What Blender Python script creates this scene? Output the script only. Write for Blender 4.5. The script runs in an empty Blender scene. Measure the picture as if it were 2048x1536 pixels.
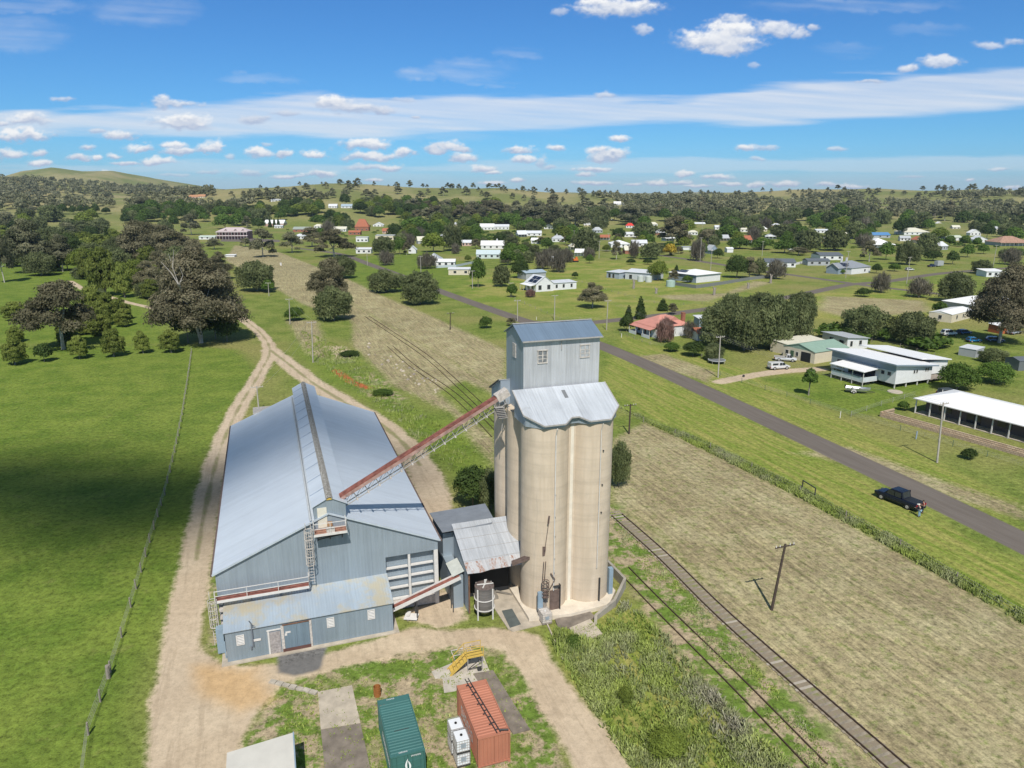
import bpy, math, random
import numpy as np
from mathutils import Vector, Matrix

R = math.radians
SC = bpy.context.scene
COL = SC.collection
random.seed(7)
CAM_H = 40.2; FPX = 1420.0; PITCH = R(15.0)

# ---------------------------------------------------------------- camera
cd = bpy.data.cameras.new('camera')
cam = bpy.data.objects.new('camera', cd)
COL.objects.link(cam)
cam.location = (0, 0, CAM_H)
cam.rotation_euler = (R(90) - PITCH, 0, 0)
cd.sensor_width = 36.0
cd.lens = 36.0 * FPX / 2048.0
cd.clip_start = 0.5
cd.clip_end = 30000
SC.camera = cam
# ---------------------------------------------------------------- sky and sun
SUN_EL = R(51.0)
SUN_AZ = R(-85.0)          # mathematical angle of the direction towards the sun
sun_dir = Vector((math.cos(SUN_AZ) * math.cos(SUN_EL), math.sin(SUN_AZ) * math.cos(SUN_EL), math.sin(SUN_EL)))
w = bpy.data.worlds.new("World"); SC.world = w; w.use_nodes = True
nt = w.node_tree; nt.nodes.clear()
wo = nt.nodes.new('ShaderNodeOutputWorld'); bg = nt.nodes.new('ShaderNodeBackground')
sky = nt.nodes.new('ShaderNodeTexSky'); sky.sky_type = 'NISHITA'; sky.sun_disc = False
sky.sun_elevation = SUN_EL; sky.sun_rotation = R(175.0)
sky.altitude = 400; sky.air_density = 1.0; sky.dust_density = 0.3; sky.ozone_density = 2.5
hs = nt.nodes.new('ShaderNodeHueSaturation'); hs.inputs['Saturation'].default_value = 1.12
hs.inputs['Hue'].default_value = 0.497; hs.inputs['Value'].default_value = 1.0
nt.links.new(sky.outputs[0], hs.inputs['Color'])
tc = nt.nodes.new('ShaderNodeTexCoord'); sxyz = nt.nodes.new('ShaderNodeSeparateXYZ'); nt.links.new(tc.outputs['Generated'], sxyz.inputs[0])
cr = nt.nodes.new('ShaderNodeValToRGB'); nt.links.new(sxyz.outputs['Z'], cr.inputs[0])
cr.color_ramp.elements[0].position = 0.0; cr.color_ramp.elements[0].color = (0.33, 0.60, 1.0, 1)
cr.color_ramp.elements[1].position = 0.38; cr.color_ramp.elements[1].color = (1.0, 0.80, 0.60, 1)
for p_, c_ in ((0.07, (0.30, 0.60, 0.90, 1)), (0.14, (0.32, 0.61, 0.90, 1)), (0.25, (0.34, 0.62, 0.92, 1))):
    e_ = cr.color_ramp.elements.new(p_); e_.color = c_
mxs = nt.nodes.new('ShaderNodeMix'); mxs.data_type = 'RGBA'; mxs.blend_type = 'MULTIPLY'; mxs.inputs[0].default_value = 1.0
nt.links.new(hs.outputs[0], mxs.inputs[6]); nt.links.new(cr.outputs[0], mxs.inputs[7]); nt.links.new(mxs.outputs[2], bg.inputs[0])
bg.inputs[1].default_value = 0.11
nt.links.new(bg.outputs[0], wo.inputs[0])
sl = bpy.data.lights.new('sun', 'SUN'); sl.energy = 4.2; sl.angle = R(0.5); sl.color = (1.0, 0.955, 0.88)
so = bpy.data.objects.new('sun', sl); COL.objects.link(so)
so.rotation_mode = 'QUATERNION'; so.rotation_quaternion = (-sun_dir).to_track_quat('-Z', 'Y'); so.location = (0, -50, 200)
SC.view_settings.view_transform = 'Standard'; SC.view_settings.look = 'None'
SC.view_settings.exposure = 0.22; SC.view_settings.gamma = 1.0
try:
    SC.view_settings.use_curve_mapping = False
except Exception:
    pass
SC.cycles.max_bounces = 5; SC.cycles.diffuse_bounces = 2; SC.cycles.glossy_bounces = 2
SC.cycles.transparent_max_bounces = 12; SC.cycles.transmission_bounces = 2; SC.cycles.volume_bounces = 0

# ---------------------------------------------------------------- surveying helpers (photo bearing -> place on the ground)
def ray(x, y):
    u = x - 1024.0; v = 768.0 - y
    return (u, FPX * math.cos(PITCH) + v * math.sin(PITCH), -FPX * math.sin(PITCH) + v * math.cos(PITCH))
def G(x, y, z=0.0):
    r = ray(x, y); t = (z - CAM_H) / r[2]
    return (r[0] * t, r[1] * t)
TH = R(18.9); CT = math.cos(TH); ST = math.sin(TH)
def xy(u, v): return (u * CT - v * ST, u * ST + v * CT)
def mpp(x, y):
    """metres per photo pixel at the ground point"""
    g = G(x, y); return math.hypot(g[1] * math.cos(PITCH) + CAM_H * math.sin(PITCH), 0) / FPX

# ---------------------------------------------------------------- noise in numpy
def vnoise(x, y, seed=0):
    rs = np.random.RandomState(seed); T = rs.rand(256, 256)
    xi = np.floor(x).astype(int); yi = np.floor(y).astype(int)
    fx = x - xi; fy = y - yi
    fx = fx * fx * (3 - 2 * fx); fy = fy * fy * (3 - 2 * fy)
    a = T[xi & 255, yi & 255]; b = T[(xi + 1) & 255, yi & 255]
    c = T[xi & 255, (yi + 1) & 255]; d = T[(xi + 1) & 255, (yi + 1) & 255]
    return (a * (1 - fx) + b * fx) * (1 - fy) + (c * (1 - fx) + d * fx) * fy
def fbm(x, y, octv=5, seed=0, gain=0.5):
    s = 0; a = 1.0; n = 0
    for k in range(octv):
        s = s + a * vnoise(x * 2 ** k + 17.3 * k, y * 2 ** k + 9.1 * k, seed + k); n += a; a *= gain
    return s / n
def sstep(a, b, x):
    t = np.clip((x - a) / (b - a), 0, 1); return t * t * (3 - 2 * t)

# ---------------------------------------------------------------- materials
MATS = {}
def newmat(name):
    m = bpy.data.materials.new(name); m.use_nodes = True
    n = m.node_tree; b = n.nodes['Principled BSDF']
    MATS[name] = m
    return m, n, b
def N(nt, t, **kw):
    n = nt.nodes.new(t)
    for k, v in kw.items():
        setattr(n, k, v)
    return n
def noise_node(nt, scale, coord=None, detail=3.0, rough=0.6, vec_scale=None):
    tn = N(nt, 'ShaderNodeTexNoise'); tn.inputs['Scale'].default_value = scale
    tn.inputs['Detail'].default_value = detail; tn.inputs['Roughness'].default_value = rough
    if coord is not None:
        if vec_scale is not None:
            mp = N(nt, 'ShaderNodeMapping'); mp.inputs['Scale'].default_value = vec_scale
            nt.links.new(coord, mp.inputs['Vector']); coord = mp.outputs[0]
        nt.links.new(coord, tn.inputs['Vector'])
    return tn
def mathn(nt, op, a, b=None, c=None, clamp=False):
    n = N(nt, 'ShaderNodeMath', operation=op); n.use_clamp = clamp
    for i, v in enumerate((a, b, c)):
        if v is None: continue
        if isinstance(v, (int, float)): n.inputs[i].default_value = v
        else: nt.links.new(v, n.inputs[i])
    return n.outputs[0]
def maprange(nt, v, a, b, c=0.0, d=1.0, smooth=True):
    n = N(nt, 'ShaderNodeMapRange'); n.interpolation_type = 'SMOOTHSTEP' if smooth else 'LINEAR'
    nt.links.new(v, n.inputs['Value'])
    n.inputs['From Min'].default_value = a; n.inputs['From Max'].default_value = b
    n.inputs['To Min'].default_value = c; n.inputs['To Max'].default_value = d
    return n.outputs['Result']
def mixc(nt, f, a, b, blend='MIX'):
    n = N(nt, 'ShaderNodeMix', data_type='RGBA', blend_type=blend)
    for s, v in ((0, f), (6, a), (7, b)):
        if isinstance(v, (int, float)): n.inputs[s].default_value = v
        elif isinstance(v, tuple): n.inputs[s].default_value = (v[0], v[1], v[2], 1)
        else: nt.links.new(v, n.inputs[s])
    return n.outputs[2]
def bump(nt, h, strength, dist, bsdf):
    n = N(nt, 'ShaderNodeBump'); n.inputs['Strength'].default_value = strength; n.inputs['Distance'].default_value = dist
    nt.links.new(h, n.inputs['Height']); nt.links.new(n.outputs[0], bsdf.inputs['Normal'])
def plain(name, col, rough=0.7, metal=0.0, var=0.12, scale=1.5, bumpd=0.0, spec=0.3):
    """a surface of one colour with blotchy weathering"""
    if name in MATS: return MATS[name]
    m, n, b = newmat(name)
    co = N(n, 'ShaderNodeTexCoord').outputs['Object']
    t = noise_node(n, scale, co, 4.0)
    f = maprange(n, t.outputs['Fac'], 0.25, 0.75, 1 - var, 1 + var, False)
    c = mixc(n, 1.0, (col[0], col[1], col[2]), (1, 1, 1), 'MULTIPLY')
    v = N(n, 'ShaderNodeVectorMath', operation='SCALE'); n.links.new(c, v.inputs[0]); n.links.new(f, v.inputs['Scale'])
    n.links.new(v.outputs[0], b.inputs['Base Color'])
    b.inputs['Roughness'].default_value = rough; b.inputs['Metallic'].default_value = metal
    b.inputs['Specular IOR Level'].default_value = spec
    if bumpd: bump(n, t.outputs['Fac'], 0.6, bumpd, b)
    return m
def corrugated(name, col, axis='x', streak=0.12, rust=0.0, rustcol=(0.28, 0.12, 0.06), metal=0.25, rough=0.45, stain=0.0, staincol=(.5, .47, .38), pitch=0.25, seams=None):
    """painted or galvanised corrugated sheet; ribs are counted along the given object axis, streaks run down the sheet"""
    if name in MATS: return MATS[name]
    m, n, b = newmat(name)
    co = N(n, 'ShaderNodeTexCoord').outputs['Object']
    sp = N(n, 'ShaderNodeSeparateXYZ'); n.links.new(co, sp.inputs[0])
    ax = {'x': 0, 'y': 1, 'z': 2}[axis]
    a = sp.outputs[ax]
    # sheets .76 m wide, each a slightly different tone
    sh = mathn(n, 'FLOOR', mathn(n, 'DIVIDE', a, 0.76))
    wn = N(n, 'ShaderNodeTexWhiteNoise', noise_dimensions='1D'); n.links.new(sh, wn.inputs['W'])
    vs = [0.12, 0.12, 0.12]; vs[ax] = 3.2
    st = noise_node(n, 1.6, co, 4.0, 0.65, tuple(vs))
    bl = noise_node(n, 0.35, co, 5.0, 0.6)
    f = mathn(n, 'ADD', maprange(n, st.outputs['Fac'], 0.3, 0.7, -streak, streak, False),
              maprange(n, wn.outputs['Value'], 0, 1, 1 - streak * 0.45, 1 + streak * 0.45, False))
    f = mathn(n, 'ADD', f, maprange(n, bl.outputs['Fac'], 0.3, 0.7, -streak * 0.7, streak * 0.7, False))
    v = N(n, 'ShaderNodeVectorMath', operation='SCALE'); v.inputs[0].default_value = col
    n.links.new(f, v.inputs['Scale']); c = v.outputs[0]
    if stain > 0:
        sn = noise_node(n, 0.22, co, 6.0, 0.7)
        c = mixc(n, maprange(n, sn.outputs['Fac'], 0.62 - stain * .3, 0.72 - stain * .2), c, staincol)
    if rust > 0:
        vr = [0.5, 0.5, 0.5]; vr[ax] = 1.3
        rn = noise_node(n, 0.9, co, 6.0, 0.75, tuple(vr))
        c = mixc(n, maprange(n, rn.outputs['Fac'], 0.70 - rust * .3, 0.80 - rust * .3, 0, 0.85), c, rustcol)
    n.links.new(c, b.inputs['Base Color'])
    b.inputs['Metallic'].default_value = metal; b.inputs['Roughness'].default_value = rough
    wv = mathn(n, 'SINE', mathn(n, 'MULTIPLY', a, 2 * math.pi / pitch))
    bump(n, wv, 0.35, 0.015, b)
    return m

# ---------------------------------------------------------------- mesh building
def np_mesh(name, verts, faces, nper=4, smooth=False, mats=(), midx=None):
    """verts (n,3), faces (m,nper) numpy arrays -> mesh"""
    me = bpy.data.meshes.new(name)
    nv = len(verts); nf = len(faces)
    me.vertices.add(nv); me.vertices.foreach_set('co', np.asarray(verts, dtype=np.float32).ravel())
    me.loops.add(nf * nper); me.loops.foreach_set('vertex_index', np.asarray(faces, dtype=np.int32).ravel())
    me.polygons.add(nf)
    me.polygons.foreach_set('loop_start', np.arange(0, nf * nper, nper, dtype=np.int32))
    try: me.polygons.foreach_set('loop_total', np.full(nf, nper, dtype=np.int32))
    except Exception: pass
    if smooth: me.polygons.foreach_set('use_smooth', np.ones(nf, dtype=bool))
    for m in mats: me.materials.append(m)
    if midx is not None: me.polygons.foreach_set('material_index', np.asarray(midx, dtype=np.int32))
    me.update(calc_edges=True)
    return me
def vattr(me, name, arr):
    a = me.attributes.new(name, 'FLOAT', 'POINT'); a.data.foreach_set('value', np.asarray(arr, dtype=np.float32).ravel())

def tag(o, label=None, cat=None, group=None, kind=None):
    if label: o['label'] = label
    if cat: o['category'] = cat
    if group: o['group'] = group
    if kind: o['kind'] = kind
    return o
ORG = {}
def thing(name, label, cat, loc=(0, 0, 0), rz=0.0, group=None):
    """Empty at the base of a thing, parts become its children"""
    o = bpy.data.objects.new(name, None); COL.objects.link(o)
    o.empty_display_size = 0.3
    if len(loc) == 2: loc = (loc[0], loc[1], 0)
    o.location = loc; o.rotation_euler = (0, 0, rz)
    return tag(o, label, cat, group)
def thing_uv(name, label, cat, u, v, group=None):
    """thing squared up with the silo and rail yard; its parts are given in yard coordinates"""
    p = xy(u, v); o = thing(name, label, cat, (p[0], p[1], 0), TH, group)
    ORG[o.name] = (u, v, 0); return o
def origin_of(p):
    while p is not None and p.parent is not None: p = p.parent
    return ORG.get(p.name, (0, 0, 0)) if p is not None else (0, 0, 0)
class MB:
    def __init__(s): s.v = []; s.f = []; s.sm = []; s.mi = []; s.m = 0
    def add(s, vs, fs, smooth=False):
        b = len(s.v); s.v += [tuple(q) for q in vs]
        for f in fs: s.f.append(tuple(b + i for i in f)); s.sm.append(smooth); s.mi.append(s.m)
        return s
    def box(s, x0, x1, y0, y1, z0, z1):
        return s.add([(x0, y0, z0), (x1, y0, z0), (x1, y1, z0), (x0, y1, z0), (x0, y0, z1), (x1, y0, z1), (x1, y1, z1), (x0, y1, z1)],
                     [(3, 2, 1, 0), (4, 5, 6, 7), (0, 1, 5, 4), (1, 2, 6, 5), (2, 3, 7, 6), (3, 0, 4, 7)])
    def poly(s, pts, smooth=False): return s.add(pts, [tuple(range(len(pts)))], smooth)
    def prism(s, pts, z0, z1):
        """vertical prism on a counter-clockwise plan outline; z0, z1 numbers or functions of (x, y)"""
        g0 = z0 if callable(z0) else (lambda x, y: z0); g1 = z1 if callable(z1) else (lambda x, y: z1)
        n = len(pts); vs = [(x, y, g0(x, y)) for x, y in pts] + [(x, y, g1(x, y)) for x, y in pts]
        return s.add(vs, [tuple(reversed(range(n))), tuple(range(n, 2 * n))] + [(i, (i + 1) % n, n + (i + 1) % n, n + i) for i in range(n)])
    def slab(s, pts, th):
        """flat plate: polygon in space (counter-clockwise seen from above) with thickness th downwards"""
        n = len(pts); vs = [tuple(p) for p in pts] + [(p[0], p[1], p[2] - th) for p in pts]
        return s.add(vs, [tuple(range(n)), tuple(reversed(range(n, 2 * n)))] + [(i, n + i, n + (i + 1) % n, (i + 1) % n) for i in range(n)])
    def sect(s, prof, axis, a0, a1):
        """profile [(p, z)] extruded along x or y from a0 to a1"""
        n = len(prof)
        if axis == 'x': A = [(a0, p, z) for p, z in prof]; B = [(a1, p, z) for p, z in prof]
        else: A = [(p, a0, z) for p, z in prof]; B = [(p, a1, z) for p, z in prof]
        return s.add(A + B, [tuple(range(n)), tuple(reversed(range(n, 2 * n)))] + [(i, n + i, n + (i + 1) % n, (i + 1) % n) for i in range(n)])
    def bar(s, p, q, wd, ht=None, up=(0, 0, 1)):
        p = Vector(p); q = Vector(q); d = q - p
        if d.length < 1e-6: return s
        d.normalize(); u = Vector(up); r = d.cross(u)
        if r.length < 1e-3: r = d.cross(Vector((1, 0, 0)))
        r.normalize(); u = r.cross(d); ht = ht or wd
        o = [r * (wd / 2) + u * (ht / 2), -r * (wd / 2) + u * (ht / 2), -r * (wd / 2) - u * (ht / 2), r * (wd / 2) - u * (ht / 2)]
        return s.add([p + k for k in o] + [q + k for k in o], [(0, 1, 2, 3), (7, 6, 5, 4), (0, 4, 5, 1), (1, 5, 6, 2), (2, 6, 7, 3), (3, 7, 4, 0)])
    def cyl(s, p, q, r0, r1=None, n=10, cap=True, smooth=True):
        r1 = r0 if r1 is None else r1; p = Vector(p); q = Vector(q); d = (q - p).normalized()
        a = d.cross(Vector((0, 0, 1)))
        if a.length < 1e-3: a = Vector((1, 0, 0))
        a.normalize(); b = d.cross(a); A = []; B = []
        for i in range(n):
            t = 2 * math.pi * i / n; e = a * math.cos(t) + b * math.sin(t)
            A.append(p + e * r0); B.append(q + e * r1)
        s.add(A + B, [(i, (i + 1) % n, n + (i + 1) % n, n + i) for i in range(n)], smooth)
        if cap: s.add(A, [tuple(reversed(range(n)))]); s.add(B, [tuple(range(n))])
        return s
    def ring(s, c, r, t, n=14, arc=(0, 2 * math.pi), nrm='z'):
        pts = []
        for i in range(n + 1):
            a = arc[0] + (arc[1] - arc[0]) * i / n
            if nrm == 'z': pts.append((c[0] + r * math.cos(a), c[1] + r * math.sin(a), c[2]))
            elif nrm == 'x': pts.append((c[0], c[1] + r * math.cos(a), c[2] + r * math.sin(a)))
            else: pts.append((c[0] + r * math.cos(a), c[1], c[2] + r * math.sin(a)))
        for i in range(n): s.bar(pts[i], pts[i + 1], t)
        return s
    def build(s, name, mats, parent=None, loc=None, bevel=0.0):
        o3 = origin_of(parent) if parent is not None else (0, 0, 0)
        me = bpy.data.meshes.new(name)
        me.from_pydata([(v[0] - o3[0], v[1] - o3[1], v[2] - o3[2]) for v in s.v], [], s.f)
        me.polygons.foreach_set('use_smooth', s.sm)
        if not isinstance(mats, (list, tuple)): mats = [mats]
        for m in mats: me.materials.append(m)
        if len(mats) > 1: me.polygons.foreach_set('material_index', s.mi)
        me.update()
        o = bpy.data.objects.new(name, me); COL.objects.link(o)
        if parent is not None: o.parent = parent
        if loc is not None: o.location = loc
        if bevel > 0:
            md = o.modifiers.new('bevel', 'BEVEL'); md.width = bevel; md.segments = 2; md.limit_method = 'ANGLE'
        return o
KIDS = {}
def copy_tree(o, loc=None, rz=None, scale=None, label=None, group=None):
    r = o.copy(); COL.objects.link(r)
    if loc is not None: r.location = loc
    if rz is not None: r.rotation_euler = (0, 0, rz)
    if scale is not None: r.scale = scale if isinstance(scale, tuple) else (scale,) * 3
    if label: r['label'] = label
    if group: r['group'] = group
    if o.name not in KIDS: KIDS[o.name] = [(ch, list(ch.children)) for ch in o.children]
    for ch, gs in KIDS[o.name]:
        c = ch.copy(); COL.objects.link(c); c.parent = r
        for g in gs:
            d = g.copy(); COL.objects.link(d); d.parent = c
    return r
# ================================================================ TERRAIN
def px_az(x): return math.atan2(x - 1024.0, 1470.0)
RIDGES = [  # (distance, near width, far width, [(photo x, eye-line offset px above horizon)])
    (1450, 560, 500, [(-700, 0), (100, -14), (330, -6), (420, 4), (480, 9), (560, 14), (660, 19), (760, 16), (900, 12), (1000, 10), (1100, 3), (1210, -4), (1300, -13), (1500, -22), (2600, -22)]),
    (1900, 620, 500, [(-700, -20), (1150, -20), (1250, -10), (1330, -5), (1450, 0), (1600, 5), (1750, 9), (1850, 7), (1960, 9), (2048, 7), (2300, 6), (3000, 6)]),
    (2300, 700, 700, [(-900, 18), (-300, 18), (0, 26), (60, 24), (130, 20), (220, 13), (330, 9), (420, 3), (520, -5), (700, -12), (2600, -14)]),
    (3200, 900, 1200, [(-900, 24), (-300, 22), (0, 24), (50, 35), (110, 41), (170, 35), (230, 37), (300, 29), (370, 18), (430, 8), (560, 2), (700, 4), (1100, 3), (1300, -2), (1500, 1), (2048, 4), (2900, 2)]),
    (6500, 2200, 2500, [(-900, 6), (0, 5), (300, 3), (700, 6), (1100, 1), (1300, 0), (1400, 2), (1700, 1), (2048, 3), (2900, 2)]),
]
def terrain(X, Y):
    r = np.hypot(X, Y); az = np.arctan2(X, Y)
    pxx = 1024 + 1470.0 * np.tan(np.clip(az, -1.2, 1.2))
    h = np.zeros_like(r)
    for D, wn, wf, prof in RIDGES:
        P = np.interp(pxx, [p[0] for p in prof], [p[1] for p in prof])
        top = CAM_H + P / 1470.0 * D
        wob = 1 + 0.12 * (fbm(az * 9 + 40, r * 0 + D * 0.01, 3, 5) - 0.5)
        d = r - D * wob
        sh = np.where(d < 0, sstep(-wn, 0, d), 1 - sstep(0, wf, d))
        h = np.maximum(h, top * sh)
    und = (fbm(X / 260 + 50, Y / 260 + 50, 4, 11) - 0.5) * 16 * sstep(900, 1500, r)
    h = np.maximum(h + und * sstep(0, 14, h), 0.0)
    return h * sstep(820, 1000, r)
def tz(x, y):
    return float(terrain(np.array([float(x)]), np.array([float(y)]))[0])
nA = 660
azs = np.concatenate([np.linspace(-math.pi, -0.80, 40, endpoint=False), np.linspace(-0.80, 0.80, nA), np.linspace(0.80, math.pi, 40)[1:]])
rs = np.concatenate([[0.0], np.geomspace(14, 8300, 830)])
RR, AA = np.meshgrid(rs, azs, indexing='ij')
GX = RR * np.sin(AA); GY = RR * np.cos(AA)
# keep columns running straight away instead of on arcs is not needed: the sheet is dense enough
GZ = terrain(GX, GY)
def T(x, y):
    """where the line of sight at photo (x, y) meets the terrain (read off the ground sheet's own grid)"""
    r = ray(x, y); hd = math.hypot(r[0], r[1]); az = math.atan2(r[0], r[1])
    i = int(np.clip(np.searchsorted(azs, az), 1, len(azs) - 1)); f = (az - azs[i - 1]) / (azs[i] - azs[i - 1])
    col = GZ[:, i - 1] * (1 - f) + GZ[:, i] * f
    q = np.geomspace(500, 8000, 1400); Z = CAM_H + r[2] / hd * q; tz_ = np.interp(q, rs, col)
    if r[2] < 0:
        g = G(x, y)
        if math.hypot(*g) < 800: return (g[0], g[1], 0.0)
    hit = np.nonzero(Z <= tz_)[0]
    k = hit[0] if len(hit) else int(np.argmax(np.where(q < 2600, (tz_ - CAM_H) / q, -9)))
    return (q[k] * math.sin(az), q[k] * math.cos(az), float(tz_[k]))

nr, na = RR.shape
idx = np.arange(nr * na).reshape(nr, na)
fq = np.stack([idx[:-1, :-1].ravel(), idx[:-1, 1:].ravel(), idx[1:, 1:].ravel(), idx[1:, :-1].ravel()], 1)[:, ::-1]

def segdist(px, py, pts, closed=False):
    d = np.full(px.shape, 1e9); n = len(pts)
    for i in range(n if closed else n - 1):
        ax, ay = pts[i]; bx, by = pts[(i + 1) % n]; vx, vy = bx - ax, by - ay
        L = vx * vx + vy * vy
        if L < 1e-9: continue
        t = np.clip(((px - ax) * vx + (py - ay) * vy) / L, 0, 1)
        d = np.minimum(d, np.hypot(px - ax - t * vx, py - ay - t * vy))
    return d
def inside(px, py, pts):
    c = np.zeros(px.shape, bool); n = len(pts)
    for i in range(n):
        x1, y1 = pts[i]; x2, y2 = pts[(i + 1) % n]
        if y1 == y2: continue
        k = ((y1 > py) != (y2 > py)) & (px < (x2 - x1) * (py - y1) / (y2 - y1) + x1)
        c ^= k
    return c
PX = GX.ravel(); PY = GY.ravel()
def m_poly(pix, soft=2.0, raw=False):
    """0..1 mask, 0.5 at the outline, of a ground area given by photo points"""
    pts = pix if raw else [G(*p) for p in pix]
    d = segdist(PX, PY, pts, True); d = np.where(inside(PX, PY, pts), -d, d)
    return np.clip(0.5 - d / (2 * soft), 0, 1)
def m_line(pix, width, soft=1.0, raw=False):
    pts = pix if raw else [G(*p) for p in pix]
    return np.clip(0.5 - (segdist(PX, PY, pts) - width / 2) / (2 * soft), 0, 1)
def smooth_line(pts, n=6):
    out = []
    P = [pts[0]] + list(pts) + [pts[-1]]
    for i in range(1, len(P) - 2):
        p0, p1, p2, p3 = [np.array(q, float) for q in P[i - 1:i + 3]]
        for k in range(n):
            t = k / n
            out.append(tuple(0.5 * ((2 * p1) + (-p0 + p2) * t + (2 * p0 - 5 * p1 + 4 * p2 - p3) * t * t + (-p0 + 3 * p1 - 3 * p2 + p3) * t ** 3)))
    out.append(tuple(pts[-1])); return out
far = RR.ravel()
mx = np.maximum
# sealed roads
ROAD = smooth_line([G(*p) for p in [(2330, 1230), (2048, 1086), (1620, 880), (1220, 698), (1040, 639), (890, 586), (800, 551), (740, 529), (680, 508), (600, 497)]])
road = m_line(ROAD, 5.6, 1.2, True)
SIDE = smooth_line([G(*p) for p in [(1060, 644), (1130, 649), (1270, 636), (1400, 620), (1560, 597), (1640, 581), (1700, 569), (1780, 562), (1890, 546), (2048, 534)]])
road = mx(road, m_line(SIDE, 5.6, 1.2, True))
road = mx(road, m_line([(1380, 520), (1520, 541), (1620, 555), (1740, 572), (1880, 588), (2000, 600)], 5.0, 1.2))
road = mx(road, m_line([(1180, 499), (1280, 505), (1420, 525), (1530, 545)], 5.0, 1.2))
road = mx(road, m_line([(440, 398), (455, 412), (470, 425)], 12.0, 3))
road = mx(road, m_poly([(445, 476), (500, 476), (560, 480), (560, 484), (440, 483)], 3))
# bare earth tracks
dirt = m_line(smooth_line([G(*p) for p in [(372, 1560), (352, 1440), (362, 1300), (385, 1150), (412, 1010), (440, 900), (478, 815), (520, 745), (540, 700), (520, 665), (485, 638), (455, 620)]]), 3.4, 1.3, True)
dirt = mx(dirt, m_line(smooth_line([G(*p) for p in [(540, 700), (575, 726), (625, 765), (690, 805), (745, 838), (800, 880), (840, 930), (865, 985), (870, 1030)]]), 4.6, 1.6, True))
dirt = mx(dirt, m_poly([(285, 1600), (300, 1400), (330, 1310), (390, 1290), (440, 1330), (560, 1330), (680, 1300), (760, 1275), (830, 1255), (900, 1262), (990, 1255), (1080, 1272), (1130, 1360), (1210, 1450), (1280, 1560), (1160, 1560), (1105, 1450), (1040, 1345), (1000, 1300), (930, 1290), (800, 1310), (700, 1330), (640, 1345), (560, 1370), (520, 1420), (480, 1480), (450, 1600)], 1.2))
dirt = mx(dirt, m_line(smooth_line([G(*p) for p in [(1440, 764), (1510, 750), (1570, 742), (1640, 738)]]), 3.6, 1.2, True))
dirt = mx(dirt, 0.62 * m_poly([(640, 690), (700, 690), (720, 720), (660, 722)], 3))
dirt = mx(dirt, 0.75 * m_line([(870, 1100), (840, 1000), (800, 900)], 3, 3))
dirt = mx(dirt, 0.8 * m_poly([(800, 1235), (880, 1175), (930, 1190), (940, 1240), (880, 1262)], 1.2))
dirt = mx(dirt, m_line([G(140, 562), G(165, 578), G(205, 590), G(260, 606), G(330, 622)], 2.6, 1.0, True))
ta_ = smooth_line([G(*p) for p in [(392, 1120), (412, 1010), (440, 900), (478, 815), (520, 745), (540, 700), (520, 665), (485, 638), (455, 620)]]); tb_ = smooth_line([G(*p) for p in [(540, 700), (575, 726), (625, 765), (690, 805), (745, 838), (800, 880), (840, 930)]])
rut = mx(m_line(ta_, .5, .55, True), m_line(tb_, .8, .6, True))
# mown, hay coloured ground of the rail reserve
straw = m_poly([(1225, 880), (1290, 845), (1420, 905), (1600, 995), (1800, 1105), (2048, 1248), (2400, 1440), (2400, 1700), (1720, 1700), (1560, 1420), (1400, 1230), (1260, 1065), (1225, 1000)], 3)
straw = mx(straw, m_poly([(470, 490), (560, 505), (700, 560), (760, 590), (880, 640), (1010, 700), (1010, 800), (930, 760), (860, 790), (780, 760), (735, 700), (700, 640), (610, 610), (520, 560), (450, 520)], 4))
straw = mx(straw, 0.85 * m_poly([(570, 640), (640, 640), (660, 720), (610, 710)], 4))
straw = mx(straw, 0.80 * m_poly([(700, 640), (760, 690), (1000, 880), (1000, 960), (900, 830), (780, 770), (700, 690)], 3))
straw = mx(straw, m_poly([(1560, 905), (1700, 890), (1900, 960), (2048, 1010), (2100, 1060), (1900, 1000), (1700, 930)], 3) * 0.74)
straw = mx(straw, 0.72 * m_poly([(1260, 712), (1330, 705), (1440, 745), (1420, 770), (1300, 730)], 2.5))
straw = mx(straw, 0.66 * m_poly([(1300, 590), (1440, 585), (1500, 560), (1560, 565), (1420, 605), (1330, 600)], 5))
straw = mx(straw, 0.70 * m_poly([(1640, 590), (1860, 600), (1880, 625), (1700, 640), (1620, 620)], 6))
straw = mx(straw, 0.70 * m_poly([(1290, 1230), (1330, 1240), (1400, 1330), (1480, 1420), (1440, 1440), (1360, 1350)], 1.0))
# rail bed
RAILA = [(21.7, 30), (21.7, 58), (22.6, 90)]
for ln_, w_ in (([(1228, 1015), (1290, 1048), (1335, 1085), (1410, 1165)], 2.6), ([(1420, 1130), (1490, 1172), (1540, 1205)], 1.2), ([(1345, 1020), (1420, 1080), (1490, 1150)], .7), ([(1500, 1030), (1640, 1130)], .8), ([(1400, 1240), (1560, 1400), (1700, 1536)], 2.2), ([(1700, 1180), (1900, 1310), (2048, 1400)], 1.2), ([(1800, 1400), (1960, 1536)], 1.5), ([(760, 640), (900, 720), (1000, 780)], 3), ([(640, 570), (760, 640)], 3)):
    straw = np.minimum(straw, 1 - .62 * m_line(ln_, w_, w_))
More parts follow.
